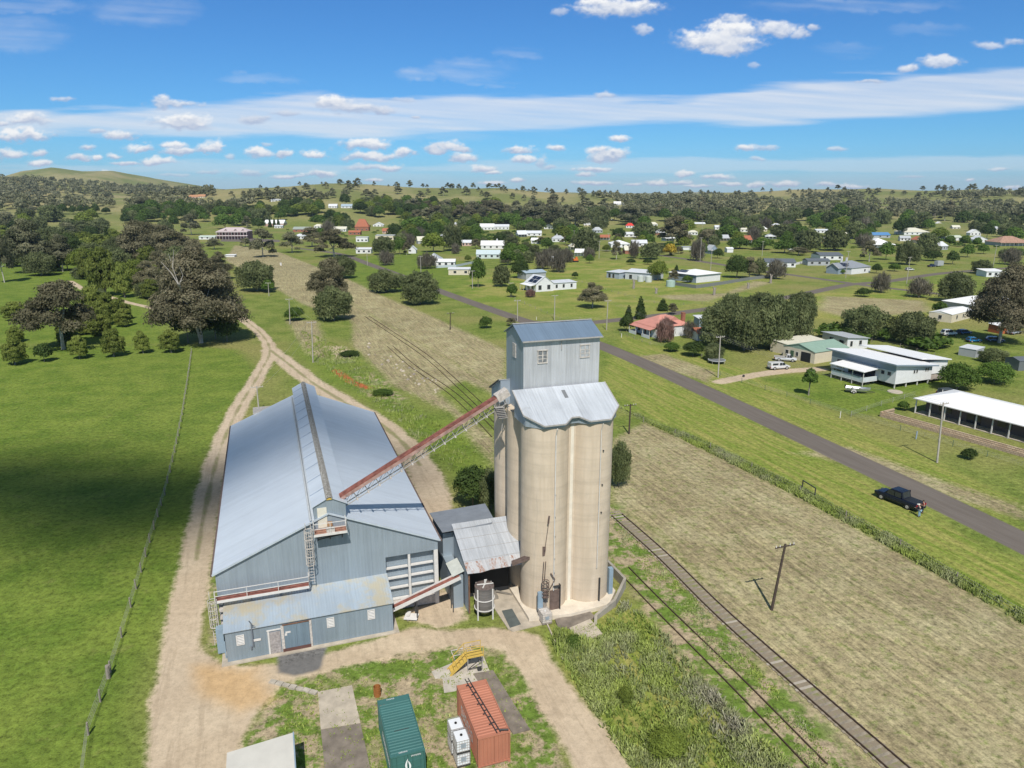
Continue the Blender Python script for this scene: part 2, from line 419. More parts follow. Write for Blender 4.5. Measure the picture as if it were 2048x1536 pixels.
# yellow-green verge
verge = m_poly([(1200, 770), (1215, 700), (1420, 800), (1640, 905), (2048, 1130), (2300, 1260), (2300, 1420), (2048, 1240), (1600, 985), (1420, 895), (1300, 840)], 3) * 0.85
verge = mx(verge, 0.8 * m_poly([(1240, 665), (1500, 740), (1700, 840), (2048, 1000), (2048, 1080), (1640, 880), (1230, 690)], 4))
verge = mx(verge, 0.8 * m_line([(1230, 1060), (1330, 1170), (1480, 1340), (1640, 1536)], 2.6, 1.6))
verge = mx(verge, 0.72 * m_poly([(900, 600), (1200, 660), (1300, 645), (1500, 600), (1560, 560), (1300, 520), (1100, 520), (900, 560)], 14))
verge = mx(verge, 0.8 * m_poly([(1080, 1260), (1250, 1200), (1340, 1240), (1620, 1600), (1260, 1600), (1150, 1400)], 2) )
verge = mx(verge, 0.85 * m_poly([(1600, 640), (1900, 640), (1900, 560), (1600, 590)], 6))
# worn, half green half brown ground about the containers and tracks
worn = m_poly([(420, 1600), (520, 1380), (640, 1310), (800, 1290), (960, 1260), (1050, 1300), (1120, 1420), (1180, 1600)], 1.5) * 0.62
worn = mx(worn, 0.62 * m_poly([(395, 1300), (430, 1050), (455, 850), (470, 850), (460, 1050), (455, 1330)], 1.2))
worn = mx(worn, 0.66 * m_line([(1200, 1030), (1330, 1190), (1500, 1390), (1640, 1560)], 9, 2.5))
worn = mx(worn, 0.66 * m_line([(1230, 1100), (1330, 1230), (1480, 1420), (1600, 1560)], 4.2, 1.5))
worn = mx(worn, 0.7 * m_poly([(750, 850), (900, 1090), (880, 1130), (720, 840)], 2))
worn = mx(worn, 0.6 * m_poly([(680, 740), (760, 740), (830, 800), (800, 830), (700, 780)], 3))
red = mx(m_line([(672, 741), (700, 762), (735, 776)], 2.2, 1.5) * 0.9, 0.62 * m_line([(1285, 1078), (1330, 1112)], 2.5, 2))
ash = m_poly([(555, 1310), (590, 1302), (655, 1290), (640, 1340), (590, 1352), (555, 1345)], 0.7)
# clay tint of farm ground
clay = 0.75 * m_poly([(380, 1330), (520, 1330), (560, 1400), (470, 1440), (400, 1400)], 1.5)
# greener, thicker pasture
lush = m_poly([(-600, 1700), (-600, 700), (380, 690), (480, 700), (520, 745), (410, 930), (350, 1180), (280, 1400), (250, 1700)], 4)
lush = mx(lush, 0.8 * m_poly([(600, 640), (740, 770), (960, 860), (990, 960), (900, 960), (780, 840), (640, 760), (580, 700)], 4))
lush = mx(lush, 0.9 * m_poly([(-300, 690), (-300, 500), (200, 520), (330, 640), (380, 690)], 8))
lush = mx(lush, 0.8 * m_poly([(1200, 700), (1400, 800), (1700, 940), (1600, 985), (1400, 885), (1200, 800)], 3))
lush = mx(lush, 0.9 * m_poly([(1480, 760), (1560, 750), (1740, 740), (1900, 760), (1780, 830), (1700, 830)], 3))
lush = mx(lush, 0.9 * m_poly([(700, 560), (900, 600), (1000, 580), (860, 500), (640, 520)], 8))
gm = np_mesh('ground', np.stack([PX, PY, GZ.ravel()], 1), fq, 4, True)
for nm, a in dict(rut=rut, road=road, dirt=dirt, straw=straw, verge=verge, worn=worn, red=red, ash=ash, clay=clay, lush=lush).items():
    vattr(gm, 'm_' + nm, a)

m, n, b = newmat('ground_cover')
pos = N(n, 'ShaderNodeNewGeometry').outputs['Position']
def AT(nm):
    a = N(n, 'ShaderNodeAttribute'); a.attribute_name = 'm_' + nm; return a.outputs['Fac']
n_big = noise_node(n, 0.02, pos, 3, 0.55).outputs['Fac']
n_mid = noise_node(n, 0.16, pos, 4, 0.6).outputs['Fac']
n_fin = noise_node(n, 1.3, pos, 5, 0.7).outputs['Fac']
n_mic = noise_node(n, 7.0, pos, 3, 0.7).outputs['Fac']
rot = N(n, 'ShaderNodeMapping'); rot.inputs['Rotation'].default_value = (0, 0, -R(18.9)); rot0 = N(n, 'ShaderNodeMapping'); rot0.inputs['Rotation'].default_value = (0, 0, -R(18.9)); n.links.new(pos, rot0.inputs['Vector'])
rot.inputs['Rotation'].default_value = (0, 0, 0); rot.inputs['Scale'].default_value = (1.0, 0.07, 1.0); n.links.new(rot0.outputs[0], rot.inputs['Vector'])
n_row = noise_node(n, 1.1, rot.outputs[0], 6, 0.72).outputs['Fac']      # runs with the rails and road
def mul(c, v):
    s = N(n, 'ShaderNodeVectorMath', operation='SCALE')
    if isinstance(c, tuple): s.inputs[0].default_value = c
    else: n.links.new(c, s.inputs[0])
    if isinstance(v, (int, float)): s.inputs['Scale'].default_value = v
    else: n.links.new(v, s.inputs['Scale'])
    return s.outputs[0]
def edge(att, k=0.5, nz=None, wd=0.12):
    nz = nz or n_fin
    t = mathn(n, 'MULTIPLY_ADD', nz, k, att); t = mathn(n, 'SUBTRACT', t, k * 0.5)
    return maprange(n, t, 0.5 - wd, 0.5 + wd)
fine = maprange(n, n_fin, 0.25, 0.75, 0.52, 1.46, False)
tuft = noise_node(n, 2.6, pos, 4, 0.75).outputs['Fac']
fine = mathn(n, 'MULTIPLY', fine, maprange(n, tuft, 0.30, 0.50, 0.72, 1.04))
mic = maprange(n, n_mic, 0.25, 0.75, 0.72, 1.28, False)
tex = mathn(n, 'MULTIPLY', fine, mic)
g = mixc(n, maprange(n, n_mid, 0.35, 0.65), (0.125, 0.172, 0.032), (0.195, 0.228, 0.055))
g = mixc(n, maprange(n, n_big, 0.42, 0.66), g, (0.23, 0.22, 0.075))
farn = noise_node(n, 0.006, pos, 4, 0.6).outputs['Fac']
length = N(n, 'ShaderNodeVectorMath', operation='LENGTH'); n.links.new(pos, length.inputs[0])
farf = maprange(n, length.outputs['Value'], 700, 1300)
fg = mixc(n, maprange(n, farn, 0.40, 0.60), (0.165, 0.185, 0.065), (0.285, 0.255, 0.125))  # far grass drier and paler, some haze put into its colour
g = mixc(n, farf, g, fg)
dryp = noise_node(n, 0.35, pos, 5, 0.7).outputs['Fac']
lushc = mixc(n, maprange(n, n_mid, 0.3, 0.7), (0.100, 0.160, 0.022), (0.165, 0.220, 0.036))
lushc = mixc(n, maprange(n, dryp, 0.56, 0.72, 0, 0.55), lushc, (0.20, 0.21, 0.06))
g = mixc(n, mathn(n, 'MULTIPLY', edge(AT('lush'), 0.6, n_mid, 0.3), 0.9), g, lushc)
nearf = maprange(n, length.outputs['Value'], 170, 300, 1, 0)
n_vr = mathn(n, 'ADD', mathn(n, 'MULTIPLY', n_row, nearf), mathn(n, 'MULTIPLY', noise_node(n, 0.07, pos, 5, 0.65).outputs['Fac'], mathn(n, 'SUBTRACT', 1.0, nearf)))
vg = mixc(n, maprange(n, n_vr, 0.35, 0.65), (0.150, 0.215, 0.030), (0.30, 0.28, 0.085))
g = mixc(n, mathn(n, 'MULTIPLY', edge(AT('verge'), 0.7, n_mid, 0.25), 0.9), g, vg)
sc = mixc(n, maprange(n, n_row, 0.42, 0.58), (0.35, 0.295, 0.165), (0.26, 0.215, 0.125))
sc = mixc(n, maprange(n, n_mid, 0.40, 0.72), sc, (0.38, 0.335, 0.195))
sg = noise_node(n, 0.9, pos, 6, 0.8).outputs['Fac']
sc = mixc(n, maprange(n, sg, 0.50, 0.64, 0, 0.8), sc, (0.17, 0.20, 0.06))
sc = mixc(n, maprange(n, dryp, 0.56, 0.72, 0, 0.45), sc, (0.24, 0.19, 0.12))
rot2 = N(n, 'ShaderNodeMapping'); rot2.inputs['Scale'].default_value = (2.6, 0.10, 1.0); n.links.new(rot0.outputs[0], rot2.inputs['Vector'])
n_r2 = noise_node(n, 1.0, rot2.outputs[0], 5, 0.7).outputs['Fac']
sc = mul(sc, mathn(n, 'MULTIPLY', maprange(n, n_r2, 0.35, 0.65, 0.76, 1.22, False), maprange(n, n_big, 0.35, 0.65, 0.90, 1.10, False)))
g = mixc(n, edge(AT('straw'), 1.0, mathn(n, 'ADD', mathn(n, 'MULTIPLY', n_row, 0.5), mathn(n, 'MULTIPLY', n_fin, 0.5)), 0.17), g, sc)
wn = noise_node(n, 0.42, pos, 7, 0.72).outputs['Fac']
wc = mixc(n, maprange(n, wn, 0.44, 0.54), (0.36, 0.29, 0.19), (0.12, 0.185, 0.032))
g = mixc(n, edge(AT('worn'), 0.8, n_mid, 0.16), g, wc)
dc = mixc(n, maprange(n, n_mid, 0.3, 0.7), (0.53, 0.43, 0.305), (0.44, 0.345, 0.235))
dc = mixc(n, maprange(n, n_big, 0.3, 0.7, 0, 0.5), dc, (0.52, 0.42, 0.32))
dc = mixc(n, maprange(n, n_row, 0.50, 0.62, 0, .55), dc, (0.38, 0.30, 0.21))
dc = mixc(n, maprange(n, n_mic, 0.62, 0.72, 0, .6), dc, (0.33, 0.28, 0.21))
dirtn = mathn(n, 'ADD', mathn(n, 'MULTIPLY', n_mid, 0.5), mathn(n, 'MULTIPLY', n_fin, 0.5))
g = mixc(n, edge(AT('dirt'), 1.1, dirtn, 0.16), g, dc)
g = mixc(n, mathn(n, 'MULTIPLY', edge(AT('rut'), 0.9, n_mid, 0.2), 0.75), g, mixc(n, maprange(n, n_fin, 0.4, 0.6), (0.27, 0.23, 0.13), (0.14, 0.17, 0.04)))
g = mixc(n, mathn(n, 'MULTIPLY', edge(AT('clay'), 0.6, n_mid, 0.3), 0.7), g, (0.52, 0.33, 0.15))
g = mixc(n, edge(AT('red'), 0.7, n_fin, 0.15), g, (0.36, 0.12, 0.045))
g = mixc(n, edge(AT('ash'), 0.35, n_fin, 0.2), g, (0.15, 0.145, 0.14))
roadc = mixc(n, maprange(n, n_row, 0.3, 0.7), (0.135, 0.115, 0.10), (0.17, 0.148, 0.13))
rm = edge(AT('road'), 0.16, n_fin, 0.10)
g2 = mul(g, mathn(n, 'ADD', mathn(n, 'MULTIPLY', mathn(n, 'SUBTRACT', tex, 1.0), mathn(n, 'SUBTRACT', 1.0, mathn(n, 'MULTIPLY', edge(AT('dirt'), 0.42, n_fin, 0.10), 0.65))), 1.0))
g3 = mixc(n, rm, g2, mul(roadc, maprange(n, n_mic, 0.3, 0.7, 0.93, 1.07, False)))
n.links.new(g3, b.inputs['Base Color'])
b.inputs['Roughness'].default_value = 0.95; b.inputs['Specular IOR Level'].default_value = 0.12
hh = mathn(n, 'ADD', mathn(n, 'MULTIPLY', n_fin, 0.7), mathn(n, 'MULTIPLY', n_mic, 0.25))
hh = mathn(n, 'MULTIPLY', hh, mathn(n, 'SUBTRACT', 1.0, mathn(n, 'MULTIPLY', mathn(n, 'MAXIMUM', rm, edge(AT('dirt'), 0.2)), 0.85)))
bump(n, hh, 0.6, 0.22, b)
gm.materials.append(m)
ground = bpy.data.objects.new('ground', gm); COL.objects.link(ground); tag(ground, kind='structure')

# ================================================================ SKY DOME WITH CLOUDS (8-10 km out)
CL = []   # photo x, y, half width, half height, whiteness, density
def cl(lst, ox=0, sc=0.5):
    for c in lst: CL.append((ox + c[0] * sc, c[1] * sc, c[2] * sc, c[3] * sc, c[4], c[5] if len(c) > 5 else 1.0))
cl([(255, 397, 48, 12, .55, .7), (690, 415, 100, 20, .7, .9), (650, 398, 35, 18, .75, .9), (725, 492, 120, 32, 1.0), (730, 478, 60, 24, 1.0), (110, 482, 90, 28, .85), (118, 468, 45, 22, .95), (10, 497, 30, 15, .6),
    (100, 545, 130, 26, .85), (40, 540, 60, 22, .95), (480, 547, 66, 26, .72), (395, 524, 34, 12, .35, .8), (1015, 482, 50, 24, .32, .9), (1145, 455, 62, 12, .3, .8),
    (1330, 415, 70, 34, .95), (1420, 435, 110, 28, .6), (1520, 447, 55, 24, .4), (1610, 398, 50, 10, .4, .6), (1660, 470, 22, 6, .35),
    (45, 618, 70, 22, .95), (165, 655, 50, 15, .9), (160, 617, 28, 14, .6), (350, 595, 34, 13, .75), (565, 595, 60, 20, .92), (695, 583, 52, 18, .95), (720, 605, 80, 18, .7), (830, 592, 66, 26, .8), (870, 582, 22, 20, .85),
    (310, 632, 48, 14, .7), (385, 633, 20, 12, .85), (460, 628, 34, 14, .9), (630, 645, 84, 17, .92), (500, 655, 60, 10, .7), (1030, 616, 56, 22, .92), (1130, 620, 40, 24, .88), (1260, 620, 54, 22, .92), (920, 628, 20, 12, .5, .7), (1070, 577, 28, 10, .5, .6),
    (1460, 582, 100, 28, .97), (1490, 575, 50, 24, 1.0), (1480, 630, 120, 20, .75), (1620, 615, 46, 24, .95), (1740, 600, 60, 22, .6), (1790, 585, 60, 24, .7), (1840, 600, 50, 14, .6), (1860, 632, 60, 22, .85), (1480, 668, 90, 12, .6, .8), (1560, 672, 50, 14, .85),
    (1280, 700, 74, 20, .97), (1150, 708, 70, 10, .8), (440, 694, 42, 12, .97), (1490, 720, 40, 8, .8), (1000, 695, 60, 14, .6, .7), (830, 690, 50, 9, .5, .6), (1930, 680, 50, 18, .8), (1970, 695, 40, 10, .9), (1970, 735, 60, 10, .9), (700, 700, 60, 8, .5, .5)])
cl([(420, 35, 165, 42, .9), (360, 10, 100, 28, .95), (515, 122, 36, 24, .65, .7), (195, 48, 30, 14, .5, .6), (830, 165, 170, 55, .97), (900, 120, 120, 48, 1.0), (850, 200, 90, 34, .85), (1060, 122, 70, 34, .8, .9), (1150, 138, 38, 28, .6, .8), (1210, 117, 24, 15, .6, .8), (900, 72, 60, 22, .75, .8),
    (1710, 250, 95, 24, .75, .85), (1595, 272, 36, 17, .7, .9), (1900, 182, 60, 18, .6, .7), (2015, 166, 40, 16, .6, .7), (375, 380, 44, 14, .5, .8), (1430, 327, 58, 10, .3, .9), (965, 258, 24, 12, .5, .5),
    (430, 557, 38, 14, .9), (35, 600, 62, 24, .95), (50, 640, 60, 20, .95), (170, 594, 40, 17, .92), (385, 622, 90, 30, .95), (340, 605, 50, 20, 1.0), (125, 650, 24, 26, .45, .7), (150, 672, 26, 12, .3, .7),
    (935, 596, 42, 14, .85), (1010, 592, 60, 12, .5, .7), (1300, 594, 44, 10, .6, .7), (985, 637, 36, 10, .6, .7), (320, 682, 80, 13, .85), (290, 700, 40, 12, .7), (700, 700, 38, 14, .85), (820, 712, 66, 15, .85), (585, 735, 60, 14, .92), (675, 732, 50, 11, .88), (870, 736, 50, 9, .9), (975, 740, 38, 14, .97), (1090, 737, 70, 13, .97), (330, 733, 90, 10, .8), (25, 725, 30, 12, .9),
    (1260, 740, 50, 10, .85), (1370, 745, 60, 10, .8), (1950, 678, 50, 8, .7, .7), (1600, 708, 50, 6, .4, .6), (1835, 720, 20, 8, .7), (2000, 748, 40, 10, .92), (750, 745, 60, 8, .8), (480, 740, 40, 8, .8)], 1024)
nx, ny = 1500, 430
AZ = np.linspace(-0.72, 0.72, nx); EL = np.linspace(-0.03, 0.36, ny)
A2, E2 = np.meshgrid(AZ, EL, indexing='ij')
# photo coordinates of every direction on the dome
dX = np.sin(A2) * np.cos(E2); dY = np.cos(A2) * np.cos(E2); dZ = np.sin(E2)
cf = dY * math.cos(PITCH) - dZ * math.sin(PITCH); cu = dY * math.sin(PITCH) + dZ * math.cos(PITCH)
QX = 1024 + FPX * dX / cf; QY = 768 - FPX * cu / cf
wx = (fbm(QX / 30, QY / 17, 5, 31, 0.6) - 0.5); wy = (fbm(QX / 30 + 70, QY / 17 + 30, 5, 41, 0.6) - 0.5)
bil = fbm(QX / 15, QY / 10, 5, 77, 0.62)
dens = np.zeros_like(QX); white = np.zeros_like(QX); wsum = np.full_like(QX, 1e-6)
for (cx, cy, hw, hh_, wt, dn) in CL:
    pad = 2.2
    sel = (np.abs(QX - cx) < hw * pad + 20) & (np.abs(QY - cy) < hh_ * pad + 14)
    if not sel.any(): continue
    amp = min(1.0, hh_ / 12.0)
    ux = (QX[sel] - cx + wx[sel] * 34 * amp) / hw; uy = (QY[sel] - cy + wy[sel] * 24 * amp) / hh_
    uy = np.where(uy > 0, uy * 1.35, uy)
    d = 1.0 - np.sqrt(ux * ux + uy * uy)
    k = sstep(-0.36, 0.50, d + (bil[sel] - 0.5) * 0.9) ** 1.15 * dn
    dens[sel] = np.maximum(dens[sel], k)
    sh = np.clip(0.50 - uy * 0.95 + (bil[sel] - 0.5) * 0.9 - np.abs(ux) * 0.12, 0, 1) * (.25 + .75 * wt) + wt * 0.10  # lit tops and grey undersides put into the cloud tone
    white[sel] += sh * k ** 2; wsum[sel] += k ** 2
white = np.clip(white / wsum, 0, 1)
# thin high sheets
def band(pts_top, pts_bot, soft, strength):
    t = np.interp(QX, [p[0] for p in pts_top], [p[1] for p in pts_top]); bo = np.interp(QX, [p[0] for p in pts_bot], [p[1] for p in pts_bot])
    nz = (fbm(QX / 190 + 3, QY / 16 + 8, 5, 91) - 0.5) * 40
    return strength * sstep(-soft, soft, QY - t + nz) * sstep(-soft, soft, bo - QY + nz * 0.6)
streak = fbm(QX / 260 + QY / 60, QY / 9 - QX / 120, 5, 55)
cir = band([(-200, 240), (0, 230), (200, 218), (420, 205), (640, 196), (1024, 202), (1380, 196), (1600, 165), (1800, 150), (2048, 137), (2300, 110)],
           [(-200, 262), (0, 262), (300, 268), (700, 276), (1024, 262), (1300, 246), (1600, 244), (1750, 236), (2048, 212), (2300, 190)], 9, 0.66) * (0.55 + 0.75 * streak)
cir = np.maximum(cir, band([(900, 330), (1200, 322), (1500, 318), (2048, 318), (2300, 316)], [(900, 345), (1200, 350), (1500, 345), (2048, 342), (2300, 345)], 7, 0.34))
cir = np.maximum(cir, band([(-200, 345), (2300, 340)], [(-200, 400), (2300, 400)], 18, 0.22))
wisp = fbm(QX / 150 + 20, QY / 42 + 5, 5, 66)
area = np.zeros_like(QX)
for (cx, cy, hw, hh_, s_) in [(530, 158, 90, 14, .55), (830, 150, 50, 14, .65), (940, 140, 90, 26, .6), (985, 166, 70, 9, .6), (290, 20, 120, 34, .45), (30, 70, 110, 40, .4), (60, 12, 120, 18, .5), (1700, 10, 220, 16, .5), (1860, 60, 90, 16, .3), (1690, 100, 70, 16, .35), (1040, 105, 50, 16, .5), (900, 270, 300, 12, .35), (1390, 250, 80, 8, .4)]:
    q = 1 - ((QX - cx + wx * 60) / hw) ** 2 - ((QY - cy + wy * 24) / hh_) ** 2
    area = np.maximum(area, s_ * sstep(-0.3, 1.0, q))
cir = np.maximum(cir, .62 * area * sstep(0.30, 0.85, wisp * .6 + .4 * streak))
alpha = np.clip(1 - (1 - dens * 0.97) * (1 - cir), 0, 1)
cw = np.where(dens > 0.02, dens / (dens + cir * (1 - dens) + 1e-6), 0)
tone = np.clip(white, 0, 1) * cw + 0.72 * (1 - cw)
RD = 13000.0
sv = np.stack([RD * dX.ravel(), RD * dY.ravel(), CAM_H + RD * dZ.ravel()], 1)
ids = np.arange(nx * ny).reshape(nx, ny)
sf = np.stack([ids[:-1, :-1].ravel(), ids[1:, :-1].ravel(), ids[1:, 1:].ravel(), ids[:-1, 1:].ravel()], 1)
af = alpha.ravel()[sf].max(axis=1) > 0.004
sm_ = np_mesh('sky', sv, sf[af], 4, True)
vattr(sm_, 'cloud_cover', alpha); vattr(sm_, 'cloud_tone', tone)
m, n, b = newmat('cloud'); n.nodes.remove(b)
out = n.nodes['Material Output']
ta = N(n, 'ShaderNodeAttribute'); ta.attribute_name = 'cloud_tone'
aa = N(n, 'ShaderNodeAttribute'); aa.attribute_name = 'cloud_cover'
em = N(n, 'ShaderNodeEmission'); tr = N(n, 'ShaderNodeBsdfTransparent'); ms = N(n, 'ShaderNodeMixShader')
n.links.new(mixc(n, ta.outputs['Fac'], (0.36, 0.44, 0.60), (0.84, 0.84, 0.84)), em.inputs['Color'])
n.links.new(aa.outputs['Fac'], ms.inputs[0]); n.links.new(tr.outputs[0], ms.inputs[1]); n.links.new(em.outputs[0], ms.inputs[2])
n.links.new(ms.outputs[0], out.inputs['Surface'])
try: m.cycles.emission_sampling = 'NONE'
except Exception: pass
sm_.materials.append(m)
skyo = bpy.data.objects.new('sky', sm_); COL.objects.link(skyo); tag(skyo, kind='structure')
# ================================================================ MATERIALS OF THE YARD
M_ROOF = corrugated('galvanised_roof_blue', (0.56, 0.61, 0.67), 'y', 0.06, metal=0.12, rough=0.42)
M_WALLX = corrugated('galvanised_wall', (0.29, 0.345, 0.395), 'x', 0.10, metal=0.25, rough=0.5)
M_WALLY = corrugated('galvanised_wall_side', (0.29, 0.345, 0.395), 'y', 0.10, metal=0.25, rough=0.5)
M_ANNEX = corrugated('annex_wall', (0.245, 0.305, 0.355), 'x', 0.10, metal=0.25, rough=0.5)
M_ANNEXROOF = corrugated('annex_roof', (0.38, 0.45, 0.52), 'x', 0.07, metal=0.3, rough=0.45, stain=0.55, staincol=(.47, .43, .33))
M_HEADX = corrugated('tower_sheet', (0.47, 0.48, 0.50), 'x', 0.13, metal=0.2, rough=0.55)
M_HEAD_SHADE = corrugated('tower_sheet_shade', (0.32, 0.375, 0.43), 'y', 0.14, metal=0.25, rough=0.5)  # darker copy of the tower sheet, shade put into its colour
M_HEADROOF = corrugated('tower_roof', (0.22, 0.30, 0.40), 'x', 0.08, metal=0.4, rough=0.4)
M_SKIRT = corrugated('skirt_roof_sheet', (0.50, 0.53, 0.57), 'x', 0.13, metal=0.2, rough=0.5, stain=0.2, staincol=(.33, .34, .36))
M_OLDROOF = corrugated('old_roof_sheet', (0.46, 0.48, 0.51), 'x', 0.14, rust=0.0, metal=0.25, rough=0.5)
M_RUSTROOF = corrugated('rusting_roof_sheet', (0.44, 0.44, 0.45), 'x', 0.16, rust=0.63, metal=0.1, rough=0.7)
M_WHITE = plain('white_paint', (0.62, 0.60, 0.57), 0.55, var=0.10, scale=3)
M_DIRTYW = plain('weathered_white_paint', (0.50, 0.46, 0.42), 0.7, var=0.35, scale=4)
M_STEEL = plain('pale_steel', (0.42, 0.40, 0.38), 0.5, 0.2, var=0.2, scale=3)
M_RECESS_SHADE = plain('painted_recess_shade', (0.02, 0.022, 0.025), 0.6, var=0.2)  # near black standing in for the shade inside openings
M_DKSTEEL = plain('dark_steel', (0.06, 0.06, 0.062), 0.6, 0.3, var=0.25, scale=3)
M_RUST = plain('rusted_steel', (0.17, 0.095, 0.06), 0.85, var=0.4, scale=2.5)
M_BROWN = plain('brown_weathered_metal', (0.14, 0.10, 0.085), 0.8, var=0.35, scale=2)
M_REDBROWN = plain('faded_red_paint', (0.22, 0.085, 0.065), 0.8, var=0.6, scale=1.6)
M_GLASS = plain('dark_glass', (0.03, 0.035, 0.045), 0.12, var=0.1, spec=0.6)
M_WOOD = plain('weathered_timber', (0.27, 0.235, 0.20), 0.85, var=0.3, scale=4)
M_DWOOD = plain('dark_timber', (0.07, 0.052, 0.042), 0.85, var=0.35, scale=4)
M_BLACK = plain('black_rubber', (0.018, 0.018, 0.018), 0.75, var=0.1)
M_SLAB = plain('yard_concrete', (0.43, 0.375, 0.30), 0.9, var=0.28, scale=0.9, bumpd=0.02)
M_SLABD = plain('stained_concrete', (0.20, 0.17, 0.14), 0.9, var=0.45, scale=0.8, bumpd=0.02)
M_BLUEGREY = plain('blue_grey_paint', (0.24, 0.32, 0.39), 0.6, var=0.1)
M_YELLOW = plain('yellow_paint', (0.55, 0.38, 0.09), 0.55, var=0.15, scale=4)

def concrete_mat():
    m, n, b = newmat('silo_concrete')
    co = N(n, 'ShaderNodeTexCoord').outputs['Object']
    st = noise_node(n, 1.1, co, 5, 0.65, (1.0, 1.0, 0.07))
    lift = noise_node(n, 1.0, co, 3, 0.6, (0.05, 0.05, 0.9))
    bl = noise_node(n, 0.45, co, 6, 0.65)
    wv = N(n, 'ShaderNodeTexWave', wave_type='BANDS', bands_direction='Z'); wv.inputs['Scale'].default_value = 0.27; wv.inputs['Distortion'].default_value = 0.6
    n.links.new(co, wv.inputs['Vector'])
    c = mixc(n, maprange(n, st.outputs['Fac'], 0.35, 0.65), (0.54, 0.445, 0.335), (0.62, 0.52, 0.405))
    c = mixc(n, maprange(n, bl.outputs['Fac'], 0.42, 0.70, 0, .5), c, (0.46, 0.39, 0.30))
    c = mixc(n, maprange(n, lift.outputs['Fac'], 0.5, 0.68, 0, .35), c, (0.44, 0.365, 0.28))
    wt_ = noise_node(n, 1.0, co, 5, 0.7, (1.6, 1.6, 0.05))
    c = mixc(n, maprange(n, wt_.outputs['Fac'], 0.58, 0.74, 0, .45), c, (0.27, 0.23, 0.18))
    c = mixc(n, maprange(n, wt_.outputs['Fac'], 0.36, 0.26, 0, .5), c, (0.66, 0.58, 0.47))
    ln = maprange(n, wv.outputs['Fac'], 0.90, 1.0, 0, 0.10)
    c = mixc(n, ln, c, (0.3, 0.26, 0.2))
    n.links.new(c, b.inputs['Base Color']); b.inputs['Roughness'].default_value = 0.9; b.inputs['Specular IOR Level'].default_value = 0.15
    bump(n, mathn(n, 'ADD', bl.outputs['Fac'], wv.outputs['Fac']), 0.15, 0.03, b)
    return m
M_CONC = concrete_mat()
M_PALE = plain('lime_streak', (0.70, 0.64, 0.54), 0.9, var=0.12, scale=1.2)
M_ORANGE_ST = plain('rust_streak', (0.50, 0.31, 0.16), 0.9, var=0.3, scale=0.8)

# ================================================================ GRAIN SILO
U0, V0 = 23.8, 59.8          # axis of the front left bin
SU, SV, RB = 4.62, 4.25, 2.32
silo = thing_uv('grain_silo', 'tall pale concrete grain silo of joined round bins under a grey iron tower', 'grain silo', U0, V0)
bz0, bz1 = 0.45, 19.45
n_bin = 0
for j in range(3):
    for i in range(2):
        cu_, cv_ = U0 + i * SU, V0 + j * SV
        b_ = MB(); b_.cyl((cu_, cv_, bz0), (cu_, cv_, bz1), RB, n=64)
        b_.build('bin', M_CONC, silo)
b_ = MB()   # pale fillets where neighbouring bins meet
b_.prism([(U0 + SU / 2 - .5, V0 - 1.25), (U0 + SU / 2 + .5, V0 - 1.25), (U0 + SU / 2 + .5, V0 + 2 * SV + 1.2), (U0 + SU / 2 - .5, V0 + 2 * SV + 1.2)], bz0, bz1 - .05)
for j in range(2):
    b_.prism([(U0 - 1.2, V0 + SV * (j + .5) - .5), (U0 + SU + 1.2, V0 + SV * (j + .5) - .5), (U0 + SU + 1.2, V0 + SV * (j + .5) + .5), (U0 - 1.2, V0 + SV * (j + .5) + .5)], bz0, bz1 - .08)
b_.build('infill_wall', M_CONC, silo)
b_ = MB(); sx_ = U0 + SU / 2
b_.box(sx_ - .16, sx_ + .16, V0 - 1.262, V0 - 1.2, bz0, bz1 - .3)
b_.build('lime_stripe', M_PALE, silo)
b_ = MB(); b_.cyl((U0 - 2.05, V0 + SV - .9 - 0.22, 6.0), (U0 - 2.05, V0 + SV - .9 - 0.22, 18.2), .25, n=8)
# foundation
b_ = MB(); b_.prism([(U0 - 2.6, V0 - 3.0), (U0 + 1.6, V0 - 3.6), (U0 + SU + 1.2, V0 - 3.3), (U0 + SU + 3.0, V0 - 1.2), (U0 + SU + 3.1, V0 + 9.5), (U0 - 2.6, V0 + 9.5)], -0.05, bz0)
b_.build('foundation', plain('pale_foundation', (0.62, 0.55, 0.45), 0.9, var=0.2, scale=0.8), silo)
